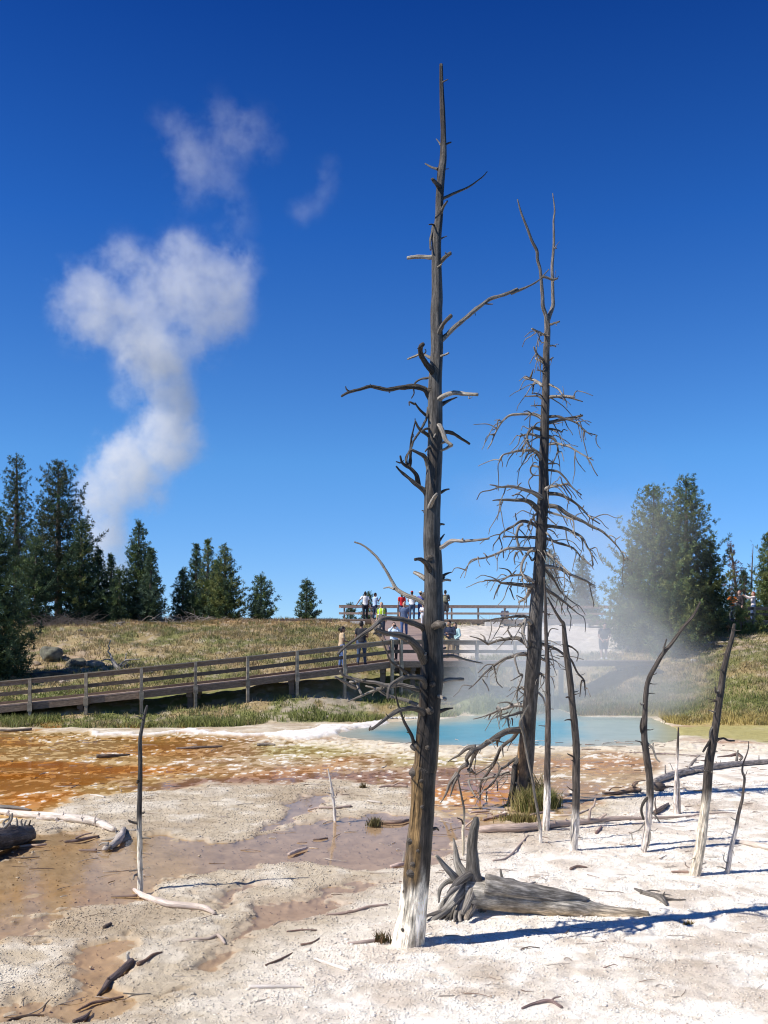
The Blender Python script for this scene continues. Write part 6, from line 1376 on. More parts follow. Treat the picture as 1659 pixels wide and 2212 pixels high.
# ------------------------------------------------------------------ grass
def blades(P, h, w, col, r, bend=.35):
    n = len(P); an = r.uniform(0, 6.28, n); s = np.stack([np.cos(an), np.sin(an), np.zeros(n)], 1)
    b = r.normal(0, 1, (n, 3)) * [1, 1, 0] * bend; h = np.asarray(h)[:, None]; w = np.asarray(w)[:, None]
    p1 = P + np.array([0, 0, 1.]) * h * .55 + b * h * .3; p2 = P + np.array([0, 0, 1.]) * h + b * h
    V = np.stack([P - s * w, P + s * w, p1 + s * w * .7, p1 - s * w * .7, p2], 1).reshape(-1, 3)
    o = np.arange(n)[:, None] * 5
    Q = np.concatenate([o + 0, o + 1, o + 2, o + 3], 1); T = np.concatenate([o + 3, o + 2, o + 4], 1)
    return V, Q, T, np.repeat(col, 5, 0)
def hill_grass():
    r = np.random.default_rng(9); n = 250000
    y = 33 + 36 * r.random(n) ** 1.15; u = r.uniform(-.52, .52, n); x = u * y
    sd = shore_dist(x, y); z = terrain_base(x, y) + hill_bumps(x, y)
    ch, bare = paint_hill(x, y, z)
    px = CX_D + F_D * u; py = HZ_D - F_D * (z - CAM_H) / y
    den = fbm(x * .7, y * .7, seed=91, octv=3)
    keep = (sd > .15) & (r.random(n) > bare * 1.1) & (r.random(n) < .25 + 1.5 * (den - .2))
    # no grass through the boardwalks
    lowY = np.interp(px, [-900, (-160), 0, 302, 520, 740, 850, 1035, 1330, 1420], [34.4, 35.3, 35.7, 36.4, 37.6, 39.2, 40.3, 42.8, 46.2, 47.0])
    keep &= ~((px < 1430) & (y > lowY - .05) & (y < lowY + 2.4))
    keep &= ~((np.abs(x - np.interp(y, [42, 62], [1.8, .8])) < 1.75) & (y > 41) & (y < 63))
    keep &= ~((y > 60.2) & (y < 65.2) & (px > 560) & (px < 1540))
    x, y, z, sd, px, py, den = [q[keep] for q in (x, y, z, sd, px, py, den)]; c = ch[keep]
    m = len(x)
    tall = sstep(4.5, .6, sd) * sstep(.35, .6, den)
    h = (.07 + .13 * r.random(m) + .12 * tall) * (0.7 + .6 * den)
    w = .008 + .010 * r.random(m) + y * .00012
    col = c * r.uniform(.7, 1.35, (m, 1))
    g = sstep(.30, .5, den) * sstep(1440, 1510, py) * (px < 1050)
    g2 = sstep(.4, .6, den) * (px > 1380) * sstep(1440, 1480, py) * sstep(1555, 1530, py)
    g = np.maximum(g, g2)[:, None] * .85
    col = col * (1 - g) + np.array([0.21, 0.235, 0.07]) * r.uniform(.75, 1.3, (m, 1)) * g
    yl = ((px > 1420) * sstep(1535, 1560, py))[:, None] * .8
    col = col * (1 - yl) + np.array([0.42, .34, .12]) * r.uniform(.7, 1.3, (m, 1)) * yl
    # distinct tussocks among the thin grass
    k = r.integers(0, m, 2600); nb = 16
    cx = np.repeat(x[k], nb) + r.normal(0, .12, 2600 * nb); cy_ = np.repeat(y[k], nb) + r.normal(0, .12, 2600 * nb)
    ct = np.repeat(np.array([(0.21, .22, .085), (0.40, .33, .17), (0.30, .25, .13), (0.19, .21, .08)])[r.integers(0, 4, 2600)], nb, 0) * r.uniform(.8, 1.2, (2600 * nb, 1))
    x = np.concatenate([x, cx]); y = np.concatenate([y, cy_]); z = np.concatenate([z, np.repeat(z[k], nb)]); h = np.concatenate([h, r.uniform(.10, .30, 2600 * nb)]); w = np.concatenate([w, .010 + .008 * r.random(2600 * nb)]); col = np.concatenate([col, ct])
    V, Q, T, C = blades(np.stack([x, y, z - .02], 1), h, w, col, r)
    mb = MB(); mb.add(V, Q, T, C); o = mb.build('grass', M_GRASS, smooth=False)
    tag(o, 'dry tan and olive grass covering the hillside and the banks', 'grass', kind='stuff')
hill_grass()
def tuft_at(label, px, py, half, hpx, n, cols, seed, Y=None):
    r = np.random.default_rng(seed); Y = Y or gY(py); c = at(px, py, Y); c[2] = 0.0
    rw = half / F_D * Y; H = hpx / F_D * Y
    P = c + np.stack([r.normal(0, .45, n) * rw, r.normal(0, .35, n) * rw, np.zeros(n)], 1)
    col = np.array([cols[i] for i in r.integers(0, len(cols), n)]) * r.uniform(.7, 1.3, (n, 1))
    V, Q, T, C = blades(P, H * r.uniform(.4, 1.05, n), .004 + .0035 * r.random(n) + np.full(n, Y * .00012), col, r, .3)
    m = MB(); m.add(V, Q, T, C); return tag(m.build('grass_tuft', M_GRASS, smooth=False), label, 'grass tuft')
GC = [(0.19, .19, .06), (0.30, .25, .10), (0.14, .155, .045), (0.36, .29, .13)]
tuft_at('big olive grass clump at the foot of the forked dead tree', 1145, 1752, 38, 56, 700, GC, 1)
tuft_at('dark green grass right of the forked tree foot', 1185, 1745, 24, 46, 420, [(0.13, .15, .05), (0.19, .19, .07)], 2)
tuft_at('low yellow grass patch in front of the forked tree', 1122, 1775, 42, 22, 500, [(0.28, .22, .09), (0.2, .18, .06)], 3)
tuft_at('tall tan grass standing between the forked tree and the straight thin trunk', 1164, 1738, 16, 84, 160, [(0.3, .25, .12), (0.2, .18, .08)], 4)
tuft_at('small dark grass tuft against the big trunk foot', 826, 2042, 20, 34, 130, [(0.12, .09, .04), (0.17, .10, .05), (0.09, .085, .03)], 5)
tuft_at('small grass tuft in the shallows left of the big trunk', 808, 1784, 16, 22, 200, [(0.13, .12, .05), (0.2, .16, .08)], 6)
tuft_at('little brown grass tuft in the far shallows', 785, 1704, 9, 16, 90, [(0.2, .15, .07)], 7)
tuft_at('tiny rusty weed in the gravel right of the uprooted log', 1487, 2000, 14, 12, 60, [(0.28, .2, .07)], 8)
tuft_at('flat dark weed patch in the gravel at left', 555, 2062, 26, 8, 120, [(0.2, .16, .09), (0.12, .10, .05)], 9)

# ------------------------------------------------------------------ gravel crust and litter
ICO = None
def stones():
    r = np.random.default_rng(12)
    t = (1 + 5 ** .5) / 2
    iv = np.array([(-1, t, 0), (1, t, 0), (-1, -t, 0), (1, -t, 0), (0, -1, t), (0, 1, t), (0, -1, -t), (0, 1, -t), (t, 0, -1), (t, 0, 1), (-t, 0, -1), (-t, 0, 1)]) / math.sqrt(1 + t * t)
    it = np.array([(0, 11, 5), (0, 5, 1), (0, 1, 7), (0, 7, 10), (0, 10, 11), (1, 5, 9), (5, 11, 4), (11, 10, 2), (10, 7, 6), (7, 1, 8), (3, 9, 4), (3, 4, 2), (3, 2, 6), (3, 6, 8), (3, 8, 9), (4, 9, 5), (2, 4, 11), (6, 2, 10), (8, 6, 7), (9, 8, 1)])
    n = 260000
    py = HZ_D + 1 / r.uniform(1 / 860, 1 / 290, n); Y = gY(py); u = r.uniform(-.45, .45, n); X = u * Y
    c, wet, z, wh, wm, orr, pool = paint_flat(X, Y)
    cl = fbm(X * 2.5, Y * 2.5, seed=95, octv=3)
    keep = (wm < .25) & (orr < .3) & (r.random(n) < .12 + 1.5 * (cl - .25)) & (r.random(n) < .6 + .4 * wh)
    keep |= (r.random(n) < .035) & (orr < .5)
    X, Y, z, wh, c = X[keep], Y[keep], z[keep], wh[keep], c[keep]; n = len(X)
    s = (.0035 + .006 * r.random(n) ** 2.0) * (0.7 + Y / 20); big_ = r.random(n) < .02; s = np.where(big_, s * 1.8, s)
    z = np.maximum(z, -.012)
    an = r.uniform(0, 6.28, n)
    sh = iv[None] * (1 + r.normal(0, .22, (n, 12, 1))) * (s[:, None, None] * np.stack([r.uniform(.8, 1.5, n), r.uniform(.8, 1.5, n), r.uniform(.3, .65, n)], 1)[:, None])
    ca, sa = np.cos(an)[:, None], np.sin(an)[:, None]
    V = np.stack([sh[..., 0] * ca - sh[..., 1] * sa, sh[..., 0] * sa + sh[..., 1] * ca, sh[..., 2]], 2) + np.stack([X, Y, z + s * .25], 1)[:, None]
    col = c * r.uniform(.8, 1.12, (n, 1)); dark = r.random(n) < .02
    col = np.where(dark[:, None], col * [.72, .62, .52], col)
    T = (it[None] + np.arange(n)[:, None, None] * 12).reshape(-1, 3)
    m = MB(); m.add(V.reshape(-1, 3), None, T, np.repeat(np.clip(col, 0, .9), 12, 0))
    tag(m.build('gravel', M_STONE, smooth=True), 'crust of small pale sinter stones over the dry flat', 'gravel', kind='stuff')
stones()
def litter():
    r = np.random.default_rng(15); m = MB()
    for k in range(520):
        py = HZ_D + 1 / r.uniform(1 / 800, 1 / 200); Y = gY(py); X = r.uniform(-.42, .45) * Y
        if k % 3 == 0: X = r.uniform(.02, .42) * Y
        L = r.uniform(.05, .30) * (0.6 + Y / 20); an = r.normal(.15, .7); v = np.array([math.cos(an), math.sin(an), 0]) * L
        p = np.array([X, Y, float(flat_z(X, Y)[0]) + .004]); rad = r.uniform(.002, .006) * (0.6 + Y / 14)
        col = [(0.62, .53, .47), (0.45, .33, .27), (0.26, .18, .14), (0.7, .64, .58)][int(r.integers(4))]
        m.tube([p - v / 2, p + r.normal(0, .02, 3) * [1, 1, .3] + [0, 0, .005], p + v / 2], [rad, rad * .5], seg=5, sub=2, C=col, knob=.1)
    tag(m.build('twig_litter', M_WOOD), 'fine twigs and splinters strewn over the flat', 'twig litter', kind='stuff')
litter()

# ------------------------------------------------------------------ people
PM = {}
def cloth(col, rough=.85):
    k = ('c', tuple(col), rough)
    if k not in PM: PM[k] = mat_plain('cloth', col, rough, 14, .18)
    return PM[k]
def skinm(col):
    k = ('s', tuple(col))
    if k not in PM: PM[k] = mat_plain('skin', col, .55, 10, .08)
    return PM[k]
ARMS = {'down': ((.235, -.03, 1.13), (.245, .05, .88)), 'front': ((.245, .03, 1.14), (.07, .27, 1.10)), 'phone': ((.215, .12, 1.19), (.08, .33, 1.36)), 'raise': ((.24, .20, 1.33), (.075, .30, 1.56)),
        'out': ((.36, .0, 1.20), (.50, .10, .98)), 'hip': ((.36, -.06, 1.18), (.20, .08, 1.0)), 'fold': ((.25, .06, 1.14), (-.05, .24, 1.19)), 'reach': ((.24, .26, 1.38), (.10, .50, 1.50)), 'low': ((.26, .06, 1.13), (.10, .30, .96)), 'back': ((.29, -.10, 1.16), (.08, -.18, 1.08))}
def person(label, pos, h, yaw, shirt=(.5, .5, .5), pants=(.1, .12, .2), hair=(.03, .02, .018), skin=(.42, .25, .17), arms=('down', 'down'), lean=0.0, hairstyle='short', sleeve='short', legs='long', stride=.06, head=(0, 0), shoes=(.08, .07, .07), girth=1.0, extras=(), hat=None, sit=False):
    s = h / 1.75; t = thing('person', label, 'person', tuple(pos), 'visitors on the boardwalks')
    la = R(lean); cy, sy = math.cos(R(yaw)), math.sin(R(yaw))
    def X(p, head_=False):
        p = np.atleast_2d(np.asarray(p, float)).copy()
        if head_:
            hy, hp_ = R(head[0]), R(head[1]); q = p - [0, 0, 1.50]
            y_, z_ = q[:, 1] * math.cos(hp_) + q[:, 2] * math.sin(hp_), -q[:, 1] * math.sin(hp_) + q[:, 2] * math.cos(hp_)
            x_, y2 = q[:, 0] * math.cos(hy) - y_ * math.sin(hy), q[:, 0] * math.sin(hy) + y_ * math.cos(hy)
            p = np.stack([x_, y2, z_ + 1.50], 1)
        if la:
            m = p[:, 2] > .93; y, z = p[:, 1].copy(), p[:, 2] - .93
            p[m, 1] = y[m] * math.cos(la) + z[m] * math.sin(la); p[m, 2] = .93 + z[m] * math.cos(la) - y[m] * math.sin(la)
        if sit: p[:, 2] = p[:, 2]
        q = np.stack([p[:, 0] * cy - p[:, 1] * sy, p[:, 0] * sy + p[:, 1] * cy, p[:, 2]], 1) * s
        return q + np.array(pos)
    def rings(m, R_, head_=False, seg=16):
        n = len(R_); A = np.linspace(0, 2 * math.pi, seg, endpoint=False); V = []
        for (x, y, z, rx, ry) in R_: V.append(np.stack([x + rx * np.cos(A), y + ry * np.sin(A), np.full(seg, z)], 1))
        V = np.vstack(V + [[[R_[0][0], R_[0][1], R_[0][2]]], [[R_[-1][0], R_[-1][1], R_[-1][2]]]])
        i = np.arange(n - 1)[:, None] * seg; j = np.arange(seg)[None]; jn = (j + 1) % seg
        Q = np.stack([i + j, i + jn, i + seg + jn, i + seg + j], 2).reshape(-1, 4)
        T = np.vstack([np.stack([np.full(seg, n * seg), jn[0], j[0]], 1), np.stack([np.full(seg, n * seg + 1), (n - 1) * seg + j[0], (n - 1) * seg + jn[0]], 1)])
        m.add(X(V, head_), Q, T)
    def tb(m, pts, rr, head_=False, seg=10): m.tube(X(pts, head_), np.array(rr) * s, seg=seg, sub=3, C=(.5, .5, .5), knob=0)
    def fin(m, name, mat, vox, parent=t):
        o = m.build(name, mat, parent); md = o.modifiers.new('remesh', 'REMESH'); md.mode = 'VOXEL'; md.voxel_size = vox * s; md.use_smooth_shade = True
        sm = o.modifiers.new('smooth', 'SMOOTH'); sm.factor = .5; sm.iterations = 2
        return o
    g = girth
    leg = {}
    for q, sx in enumerate((-1, 1)):
        fy = stride * (1 if q else -1); leg[sx] = [(sx * .095, 0, .93), (sx * .105, .02 + fy * .5, .50), (sx * .11, fy, .085)]
    def legtube(m, add=0.0, end=.085):
        for sx in (-1, 1):
            h_, k_, a_ = [np.array(v) for v in leg[sx]]
            pts = [h_ + [0, 0, .03], h_ * .6 + k_ * .4, k_, k_ * .55 + a_ * .45, a_]; rr = [.098 * g, .088 * g, .058, .056, .042]
            if end > .3: pts = [pts[0], pts[1], k_ + [0, 0, -.02]]; rr = [.105 * g, .098 * g, .082]
            tb(m, pts, [r + add for r in rr])
    arm = []
    for q, sx in enumerate((-1, 1)):
        e, w = ARMS[arms[q]]; arm.append((np.array((sx * .185 * g ** .5, 0, 1.415)), np.array((sx * e[0], e[1], e[2])), np.array((sx * w[0], w[1], w[2])), sx))
    b = MB()
    legtube(b)
    for sx in (-1, 1):
        a_ = np.array(leg[sx][2]); tb(b, [a_ + [0, -.05, -.045], a_ + [0, .02, -.04], a_ + [0.01 * sx, .11, -.055], a_ + [.01 * sx, .17, -.062]], [.036, .042, .036, .022])
    TOR = [(0, -.005, .84, .13 * g, .10 * g), (0, -.01, .93, .165 * g, .118 * g), (0, 0, 1.04, .152 * g, .108 * g), (0, .005, 1.15, .15 * g, .108 * g), (0, .01, 1.28, .168 * g, .115 * g), (0, 0, 1.38, .168 * g, .10 * g), (0, -.01, 1.44, .12, .075), (0, -.01, 1.48, .062, .058)]
    rings(b, TOR)
    tb(b, [(0, -.01, 1.42), (0, 0, 1.50), (0, .01, 1.56)], [.062, .056, .055])
    HD = [(0, .02, 1.505, .040, .05), (0, .022, 1.53, .058, .075), (0, .018, 1.565, .070, .088), (0, .01, 1.61, .076, .098), (0, .0, 1.655, .078, .102), (0, -.005, 1.70, .070, .090), (0, -.005, 1.735, .046, .06), (0, -.005, 1.75, .018, .022)]
    rings(b, HD, True)
    tb(b, [(0, .095, 1.645), (0, .112, 1.615), (0, .118, 1.60), (0, .10, 1.592)], [.010, .014, .017, .010], True, 8)      # nose
    tb(b, [(-.022, .092, 1.562), (0, .100, 1.562), (.022, .092, 1.562)], [.008, .012, .008], True, 8)                     # lips
    for sx in (-1, 1):
        tb(b, [(sx * .076, -.01, 1.60), (sx * .086, -.015, 1.625), (sx * .078, -.012, 1.648)], [.012, .016, .012], True, 8)  # ears
        tb(b, [(sx * .018, .090, 1.668), (sx * .045, .084, 1.668)], [.010, .009], True, 8)                                # brow
    for S0, E, W, sx in arm:
        tb(b, [S0, S0 * .5 + E * .5, E, E * .5 + W * .5, W], [.056, .047, .040, .036, .027])
        d = (W - E) / (np.linalg.norm(W - E) + 1e-9); up_ = np.array([0, 0, 1.]); sd = np.cross(d, up_); sd = sd / (np.linalg.norm(sd) + 1e-9) if np.linalg.norm(sd) > .2 else np.array([0, 1., 0]); nn = np.cross(sd, d)
        tb(b, [W, W + d * .045, W + d * .085], [.026, .036, .034])
        for f, (o_, L_) in enumerate(((-.028, .068), (-.010, .080), (.010, .075), (.027, .058))):
            r0 = W + d * .085 + sd * o_; tb(b, [r0 - d * .02, r0 + d * L_ * .5, r0 + d * L_ * .85 - nn * .02], [.0105, .0098, .008], False, 7)
        r0 = W + d * .03 - sd * sx * .03; tb(b, [r0, r0 + d * .035 - sd * sx * .022, r0 + d * .065 - sd * sx * .026], [.013, .0115, .009], False, 7)
    fin(b, 'body', skinm(skin), .0125)
    # shirt
    m = MB(); a_ = .016
    rings(m, [(x, y, z, rx + a_, ry + a_) for x, y, z, rx, ry in TOR[0:7]] + [(0, -.01, 1.47, .072, .066)])
    for S0, E, W, sx in arm:
        if sleeve == 'none': tb(m, [S0 * [.6, 1, 1], S0], [.07, .06]); continue
        if sleeve == 'short': tb(m, [S0 * [.7, 1, 1], S0, S0 * .35 + E * .65], [.07, .074, .064])
        else: tb(m, [S0 * [.7, 1, 1], S0, S0 * .5 + E * .5, E, E * .5 + W * .5, W - (W - E) * .06], [.07, .074, .064, .056, .050, .042])
    fin(m, 'shirt' if sleeve != 'jacket' else 'jacket', cloth(shirt), .016)
    m = MB(); legtube(m, .016 if legs == 'long' else .022, .085 if legs == 'long' else .4)
    rings(m, [(0, 0, .80, .14 * g, .11 * g), (0, -.005, .88, .172 * g, .128 * g), (0, -.008, .95, .178 * g, .13 * g), (0, 0, 1.0, .165 * g, .12 * g)])
    fin(m, 'trousers' if legs == 'long' else 'shorts', cloth(pants), .016)
    for sx in (-1, 1):
        a2 = np.array(leg[sx][2]); m = MB(); tb(m, [a2 + [0, -.06, -.042], a2 + [0, .02, -.036], a2 + [.01 * sx, .11, -.05], a2 + [.01 * sx, .185, -.056]], [.042, .05, .044, .028]); fin(m, 'shoe', cloth(shoes), .014)
    # hair and hats
    up = lambda z0, k, dy: [(0, dy - .0, z, rx * k, ry * k) for (x, y, z, rx, ry) in HD if z >= z0]
    if hairstyle != 'bald':
        m = MB()
        rings(m, [(0, -.030, 1.625, .080, .082)] + [(0, -.022, 1.655, .088, .096), (0, -.018, 1.70, .080, .095), (0, -.012, 1.742, .056, .07), (0, -.01, 1.765, .022, .028)], True)
        if hairstyle in ('long', 'bun', 'bob'): rings(m, [(0, -.055, 1.40 if hairstyle == 'long' else 1.50, .06, .03), (0, -.060, 1.52, .088, .055), (0, -.050, 1.60, .090, .07), (0, -.035, 1.67, .090, .085)], True)
        else: rings(m, [(0, -.050, 1.545, .055, .045), (0, -.045, 1.60, .078, .068), (0, -.03, 1.66, .084, .085)], True)
        if hairstyle == 'bun': tb(m, [(0, -.10, 1.62), (0, -.15, 1.60), (0, -.16, 1.54)], [.05, .06, .03], True)
        fin(m, 'hair', cloth(hair, .5), .014)
    if hat:
        m = MB(); kind, hc = hat
        if kind == 'cap':
            rings(m, [(0, -.01, 1.675, .088, .108), (0, -.01, 1.72, .082, .100), (0, -.01, 1.76, .05, .062), (0, -.01, 1.772, .015, .02)], True)
            tb(m, [(-.05, .10, 1.685), (0, .165, 1.68), (.05, .10, 1.685)], [.014, .02, .014], True)
        else:
            rings(m, [(0, -.005, 1.690, .20, .21), (0, -.005, 1.702, .20, .21)], True, 24)
            rings(m, [(0, -.01, 1.69, .092, .108), (0, -.01, 1.75, .082, .098), (0, -.01, 1.79, .06, .075)], True)
        fin(m, 'hat' if kind != 'cap' else 'cap', cloth(hc), .014)
    for e in extras:
        m = MB()
        if e[0] == 'vest':
            rings(m, [(x, y, z, rx + .030, ry + .030) for x, y, z, rx, ry in TOR[1:6]] + [(0, -.005, 1.435, .135, .10)]); o = fin(m, 'vest', cloth(e[1]), .016)
            m = MB()
            for z_, w_ in ((1.08, .05),): rings(m, [(0, 0, z_, .195 * g, .152 * g), (0, 0, z_ + w_, .195 * g, .152 * g)], False, 20)
            for sx in (-1, 1):
                for yy in (-1, 1): tb(m, [(sx * .09, yy * .142, 1.0), (sx * .09, yy * .150, 1.25), (sx * .09, yy * .115, 1.40), (sx * .09, 0, 1.45)], [.022] * 4)
            fin(m, 'reflective_stripe', cloth((.75, .76, .72), .4), .014, o)
        elif e[0] == 'backpack':
            rings(m, [(0, -.17, 1.02, .11, .06), (0, -.19, 1.10, .14, .09), (0, -.19, 1.30, .14, .085), (0, -.17, 1.40, .10, .06)]); o = fin(m, 'backpack', cloth(e[1]), .016)
            m = MB()
            for sx in (-1, 1): tb(m, [(sx * .10, -.12, 1.40), (sx * .11, .02, 1.455), (sx * .115, .125, 1.36), (sx * .12, .12, 1.2), (sx * .14, -.10, 1.08)], [.02] * 5)
            fin(m, 'strap', cloth(e[1]), .014, o)
        elif e[0] == 'bag':
            rings(m, [(-.24, -.04, .82, .05, .10), (-.25, -.04, .90, .06, .12), (-.24, -.04, 1.02, .05, .11)]); fin(m, 'shoulder_bag', cloth(e[1]), .016)
        elif e[0] == 'belt':
            rings(m, [(0, -.005, .965, .188 * g, .14 * g), (0, -.003, 1.0, .185 * g, .138 * g)], False, 20); fin(m, 'belt', cloth(e[1]), .012)
    def hand(i):
        S0, E, W, sx = arm[i]; d = (W - E) / np.linalg.norm(W - E); return X([W + d * .10])[0]
    return t, hand
def device(label, c, cat, dark=(.02, .02, .025), w=.075, hh=.13, dd=.012, lens=False, yaw=0):
    m = MB(); m.box((c[0] - w / 2, c[1] - dd / 2, c[2] - hh * .3), (c[0] + w / 2, c[1] + dd / 2, c[2] + hh * .7), dark, rot=R(yaw))
    if lens:
        d = np.array([-math.sin(R(yaw)), math.cos(R(yaw)), 0]); m.tube([np.array(c) + [0, 0, hh * .15], np.array(c) + d * .06 + [0, 0, hh * .15]], [.03, .032], seg=12, sub=2, C=dark, knob=0)
    return tag(m.build('camera' if lens else 'phone', M_STONE, smooth=False), label, cat)
def stand(px, Y, z): return ((px - CX_D) / F_D * Y, Y, z)
def dz_low(px):       # deck height and front edge of the near boardwalk at a picture column
    k = [(-160), 0, 302, 520, 740, 850, 1035, 1330, 1420]; ed = [dk(-160, 1539, 35.3), dk(0, 1524, 35.7), dk(302, 1493, 36.4), dk(520, 1469, 37.6), dk(740, 1442, 39.2), dk(850, 1428, 40.3), dk(1035, 1427, 42.8), dk(1330, 1427, 46.2), dk(1420, 1427, 47.0)]
    return float(np.interp(px, k, [e[1] for e in ed])), float(np.interp(px, k, [e[2] for e in ed]))
SK1, SK2, SK3 = (.42, .25, .17), (.50, .32, .24), (.27, .15, .10)
def on_low(px, off): e, z = dz_low(px); return stand(px, e + off, z)
p, hnd = person('woman in a tan short-sleeved blouse and jeans, dark hair tied back, on the near boardwalk', on_low(738, .9), 1.66, -75, (.52, .38, .24), (.10, .17, .36), SK3 and (.02, .015, .013), SK3, ('front', 'front'), 2, 'bun', head=(0, 12), girth=1.1)
p, hnd = person('man in black T-shirt and jeans seen from behind on the near boardwalk', on_low(781, 1.2), 1.80, -12, (.030, .030, .036), (.055, .085, .15), (.015, .012, .012), SK3, ('down', 'front'), 0, 'short', stride=.16, girth=1.06)
p, hnd = person('person in a pale blue and white shirt holding a camera up, by the corner post', on_low(851, 1.6), 1.62, 185, (.56, .68, .82), (.025, .025, .03), (.05, .025, .018), SK2, ('raise', 'raise'), 0, 'short', 'long', girth=1.1)
c = (hnd(0) + hnd(1)) / 2
device('small dark camera held up by the person in pale blue by the corner post', c + [0, -.02, -.05], 'camera', w=.12, hh=.08, dd=.04, lens=True, yaw=185)
def rz(Y): return float(np.interp(Y, [42.75, 47, 54, 61.2], [2.21, 2.75, 3.6, 4.52]))
person('bald man in a slate blue T-shirt and jeans walking down the ramp', stand(873, 52.5, rz(52.5)), 1.80, 172, (.10, .14, .24), (.07, .12, .26), skin=(.50, .28, .19), hairstyle='bald', stride=.14, girth=1.12)
person('worker in a yellow-green high-visibility vest with blond hair, on the ramp', stand(824, 52.2, rz(52.2) - .0), 1.80, 175, (.10, .13, .10), (.05, .06, .09), (.50, .33, .16), SK2, ('down', 'down'), 0, 'bob', stride=.08, girth=1.14, extras=[('vest', (.55, .75, .06))])
person('person in white T-shirt and black trousers with one arm out at the platform railing', stand(789, 61.9, UP), 1.74, 8, (.80, .79, .78), (.02, .022, .03), (.015, .012, .012), SK3, ('out', 'down'), 0, 'short', stride=.05)
p, hnd = person('person in a light blue shirt looking at a phone on the upper platform', stand(810, 62.8, UP), 1.72, -55, (.42, .56, .78), (.03, .04, .08), (.015, .012, .012), SK1, ('front', 'phone'), 0, 'short', head=(0, 14), extras=[('bag', (.02, .025, .05))])
device('dark phone in the hand of the person in the light blue shirt', hnd(1), 'phone', yaw=-55)
person('woman in a bright red top on the upper platform', stand(868, 61.9, UP), 1.66, 10, (.62, .025, .035), (.03, .04, .08), (.05, .03, .022), SK1, ('down', 'front'), 0, 'bob')
person('person in a white T-shirt, red cap and jeans, back turned, on the upper platform', stand(890, 61.9, UP), 1.78, -8, (.80, .79, .80), (.07, .11, .20), SK1 and (.06, .04, .03), SK2, ('front', 'front'), 0, 'short', hat=('cap', (.5, .03, .04)), girth=1.06)
person('person in a wide straw sun hat, purple-blue shirt and jeans on the upper platform', stand(909, 62.1, UP), 1.76, -30, (.12, .14, .38), (.06, .10, .24), (.1, .07, .05), SK2, ('phone', 'phone'), 0, 'short', 'long', hat=('hat', (.62, .52, .40)))
person('child in a white top half hidden by the big dead trunk', stand(914, 57.5, rz(57.5)), 1.28, 175, (.80, .80, .82), (.70, .69, .70), (.05, .03, .02), SK2, ('fold', 'fold'), 0, 'short')
person('person in dark grey T-shirt and shorts with tan backpack, right of the big trunk', stand(962, 61.95, UP), 1.84, -5, (.055, .06, .07), (.13, .12, .11), (.02, .02, .02), SK1, ('front', 'front'), 0, 'short', legs='short', stride=.08, extras=[('backpack', (.24, .23, .16))])
person('person in a navy jacket and khaki trousers holding a child close, right of the trunk', stand(972, 43.6, 2.235), 1.74, 165, (.018, .028, .060), (.42, .32, .19), (.015, .012, .012), SK1, ('fold', 'front'), 4, 'short', 'long', head=(-20, 18), girth=1.08)
person('person with long dark hair, pale turquoise top and black trousers, beside the navy jacket', stand(984, 44.2, 2.235), 1.66, 150, (.45, .66, .68), (.015, .015, .018), (.012, .010, .010), SK1, ('low', 'down'), 3, 'long', 'long', head=(15, 10))
person('person in a grey shirt, shorts and white socks stooping in the steam', stand(1304, 46.9, 2.215), 1.80, 178, (.075, .075, .08), (.10, .10, .11), (.04, .03, .025), SK2, ('low', 'low'), 24, 'short', legs='short', shoes=(.75, .75, .74), stride=.05, girth=1.15)
person('person in a dark blue jacket leaning on the far platform railing, back only', stand(1091, 65.4, UP - .75), 1.70, 0, (.025, .04, .11), (.05, .05, .07), (.03, .04, .09), SK1, ('fold', 'fold'), 12, 'short', 'long', girth=1.1)
person('person in an orange top and grey trousers, hands on a black waist pack behind', stand(1581, 57.9, RW), 1.68, -4, (.62, .17, .025), (.20, .21, .20), (.03, .02, .018), SK1, ('back', 'back'), 0, 'short', extras=[('belt', (.02, .02, .02))])
person('tall person in dark clothes with reddish hair, beside the orange top', stand(1597, 58.6, RW), 1.82, 120, (.035, .03, .035), (.03, .03, .035), (.20, .07, .035), SK2, ('down', 'fold'), 0, 'short', 'long')
p, hnd = person('person in a pale pink-white jacket and jeans taking a photo to the left', stand(1627, 58.1, RW), 1.72, 88, (.80, .70, .68), (.09, .14, .26), (.28, .08, .05), SK2, ('reach', 'reach'), 0, 'bob', 'long')
c = (hnd(0) + hnd(1)) / 2
device('small camera held out by the person in the pale jacket', c, 'camera', (.3, .2, .16), w=.11, hh=.08, dd=.04, lens=True, yaw=88)
# slanted information panel half hidden by the conifers at right
ip = thing('information_panel', 'small panel with a slanted white top on a dark blue base, under the big conifers', 'sign', stand(1566, 58.4, RW))
x, y, z = ip.location
m = MB(); m.box((x - .45, y - .1, z), (x + .5, y + .25, z + .55), (.02, .03, .08)); m.build('base', M_STONE, ip, smooth=False)
m = MB(); m.add([(x - .75, y - .35, z + .98), (x + .62, y - .35, z + .60), (x + .62, y + .4, z + .72), (x - .75, y + .4, z + 1.1), (x - .75, y - .35, z + 1.03), (x + .62, y - .35, z + .65), (x + .62, y + .4, z + .77), (x - .75, y + .4, z + 1.15)], [[0, 3, 2, 1], [4, 5, 6, 7], [0, 1, 5, 4], [1, 2, 6, 5], [2, 3, 7, 6], [3, 0, 4, 7]], None, (.8, .82, .84)); m.build('panel', M_STONE, ip, smooth=False)

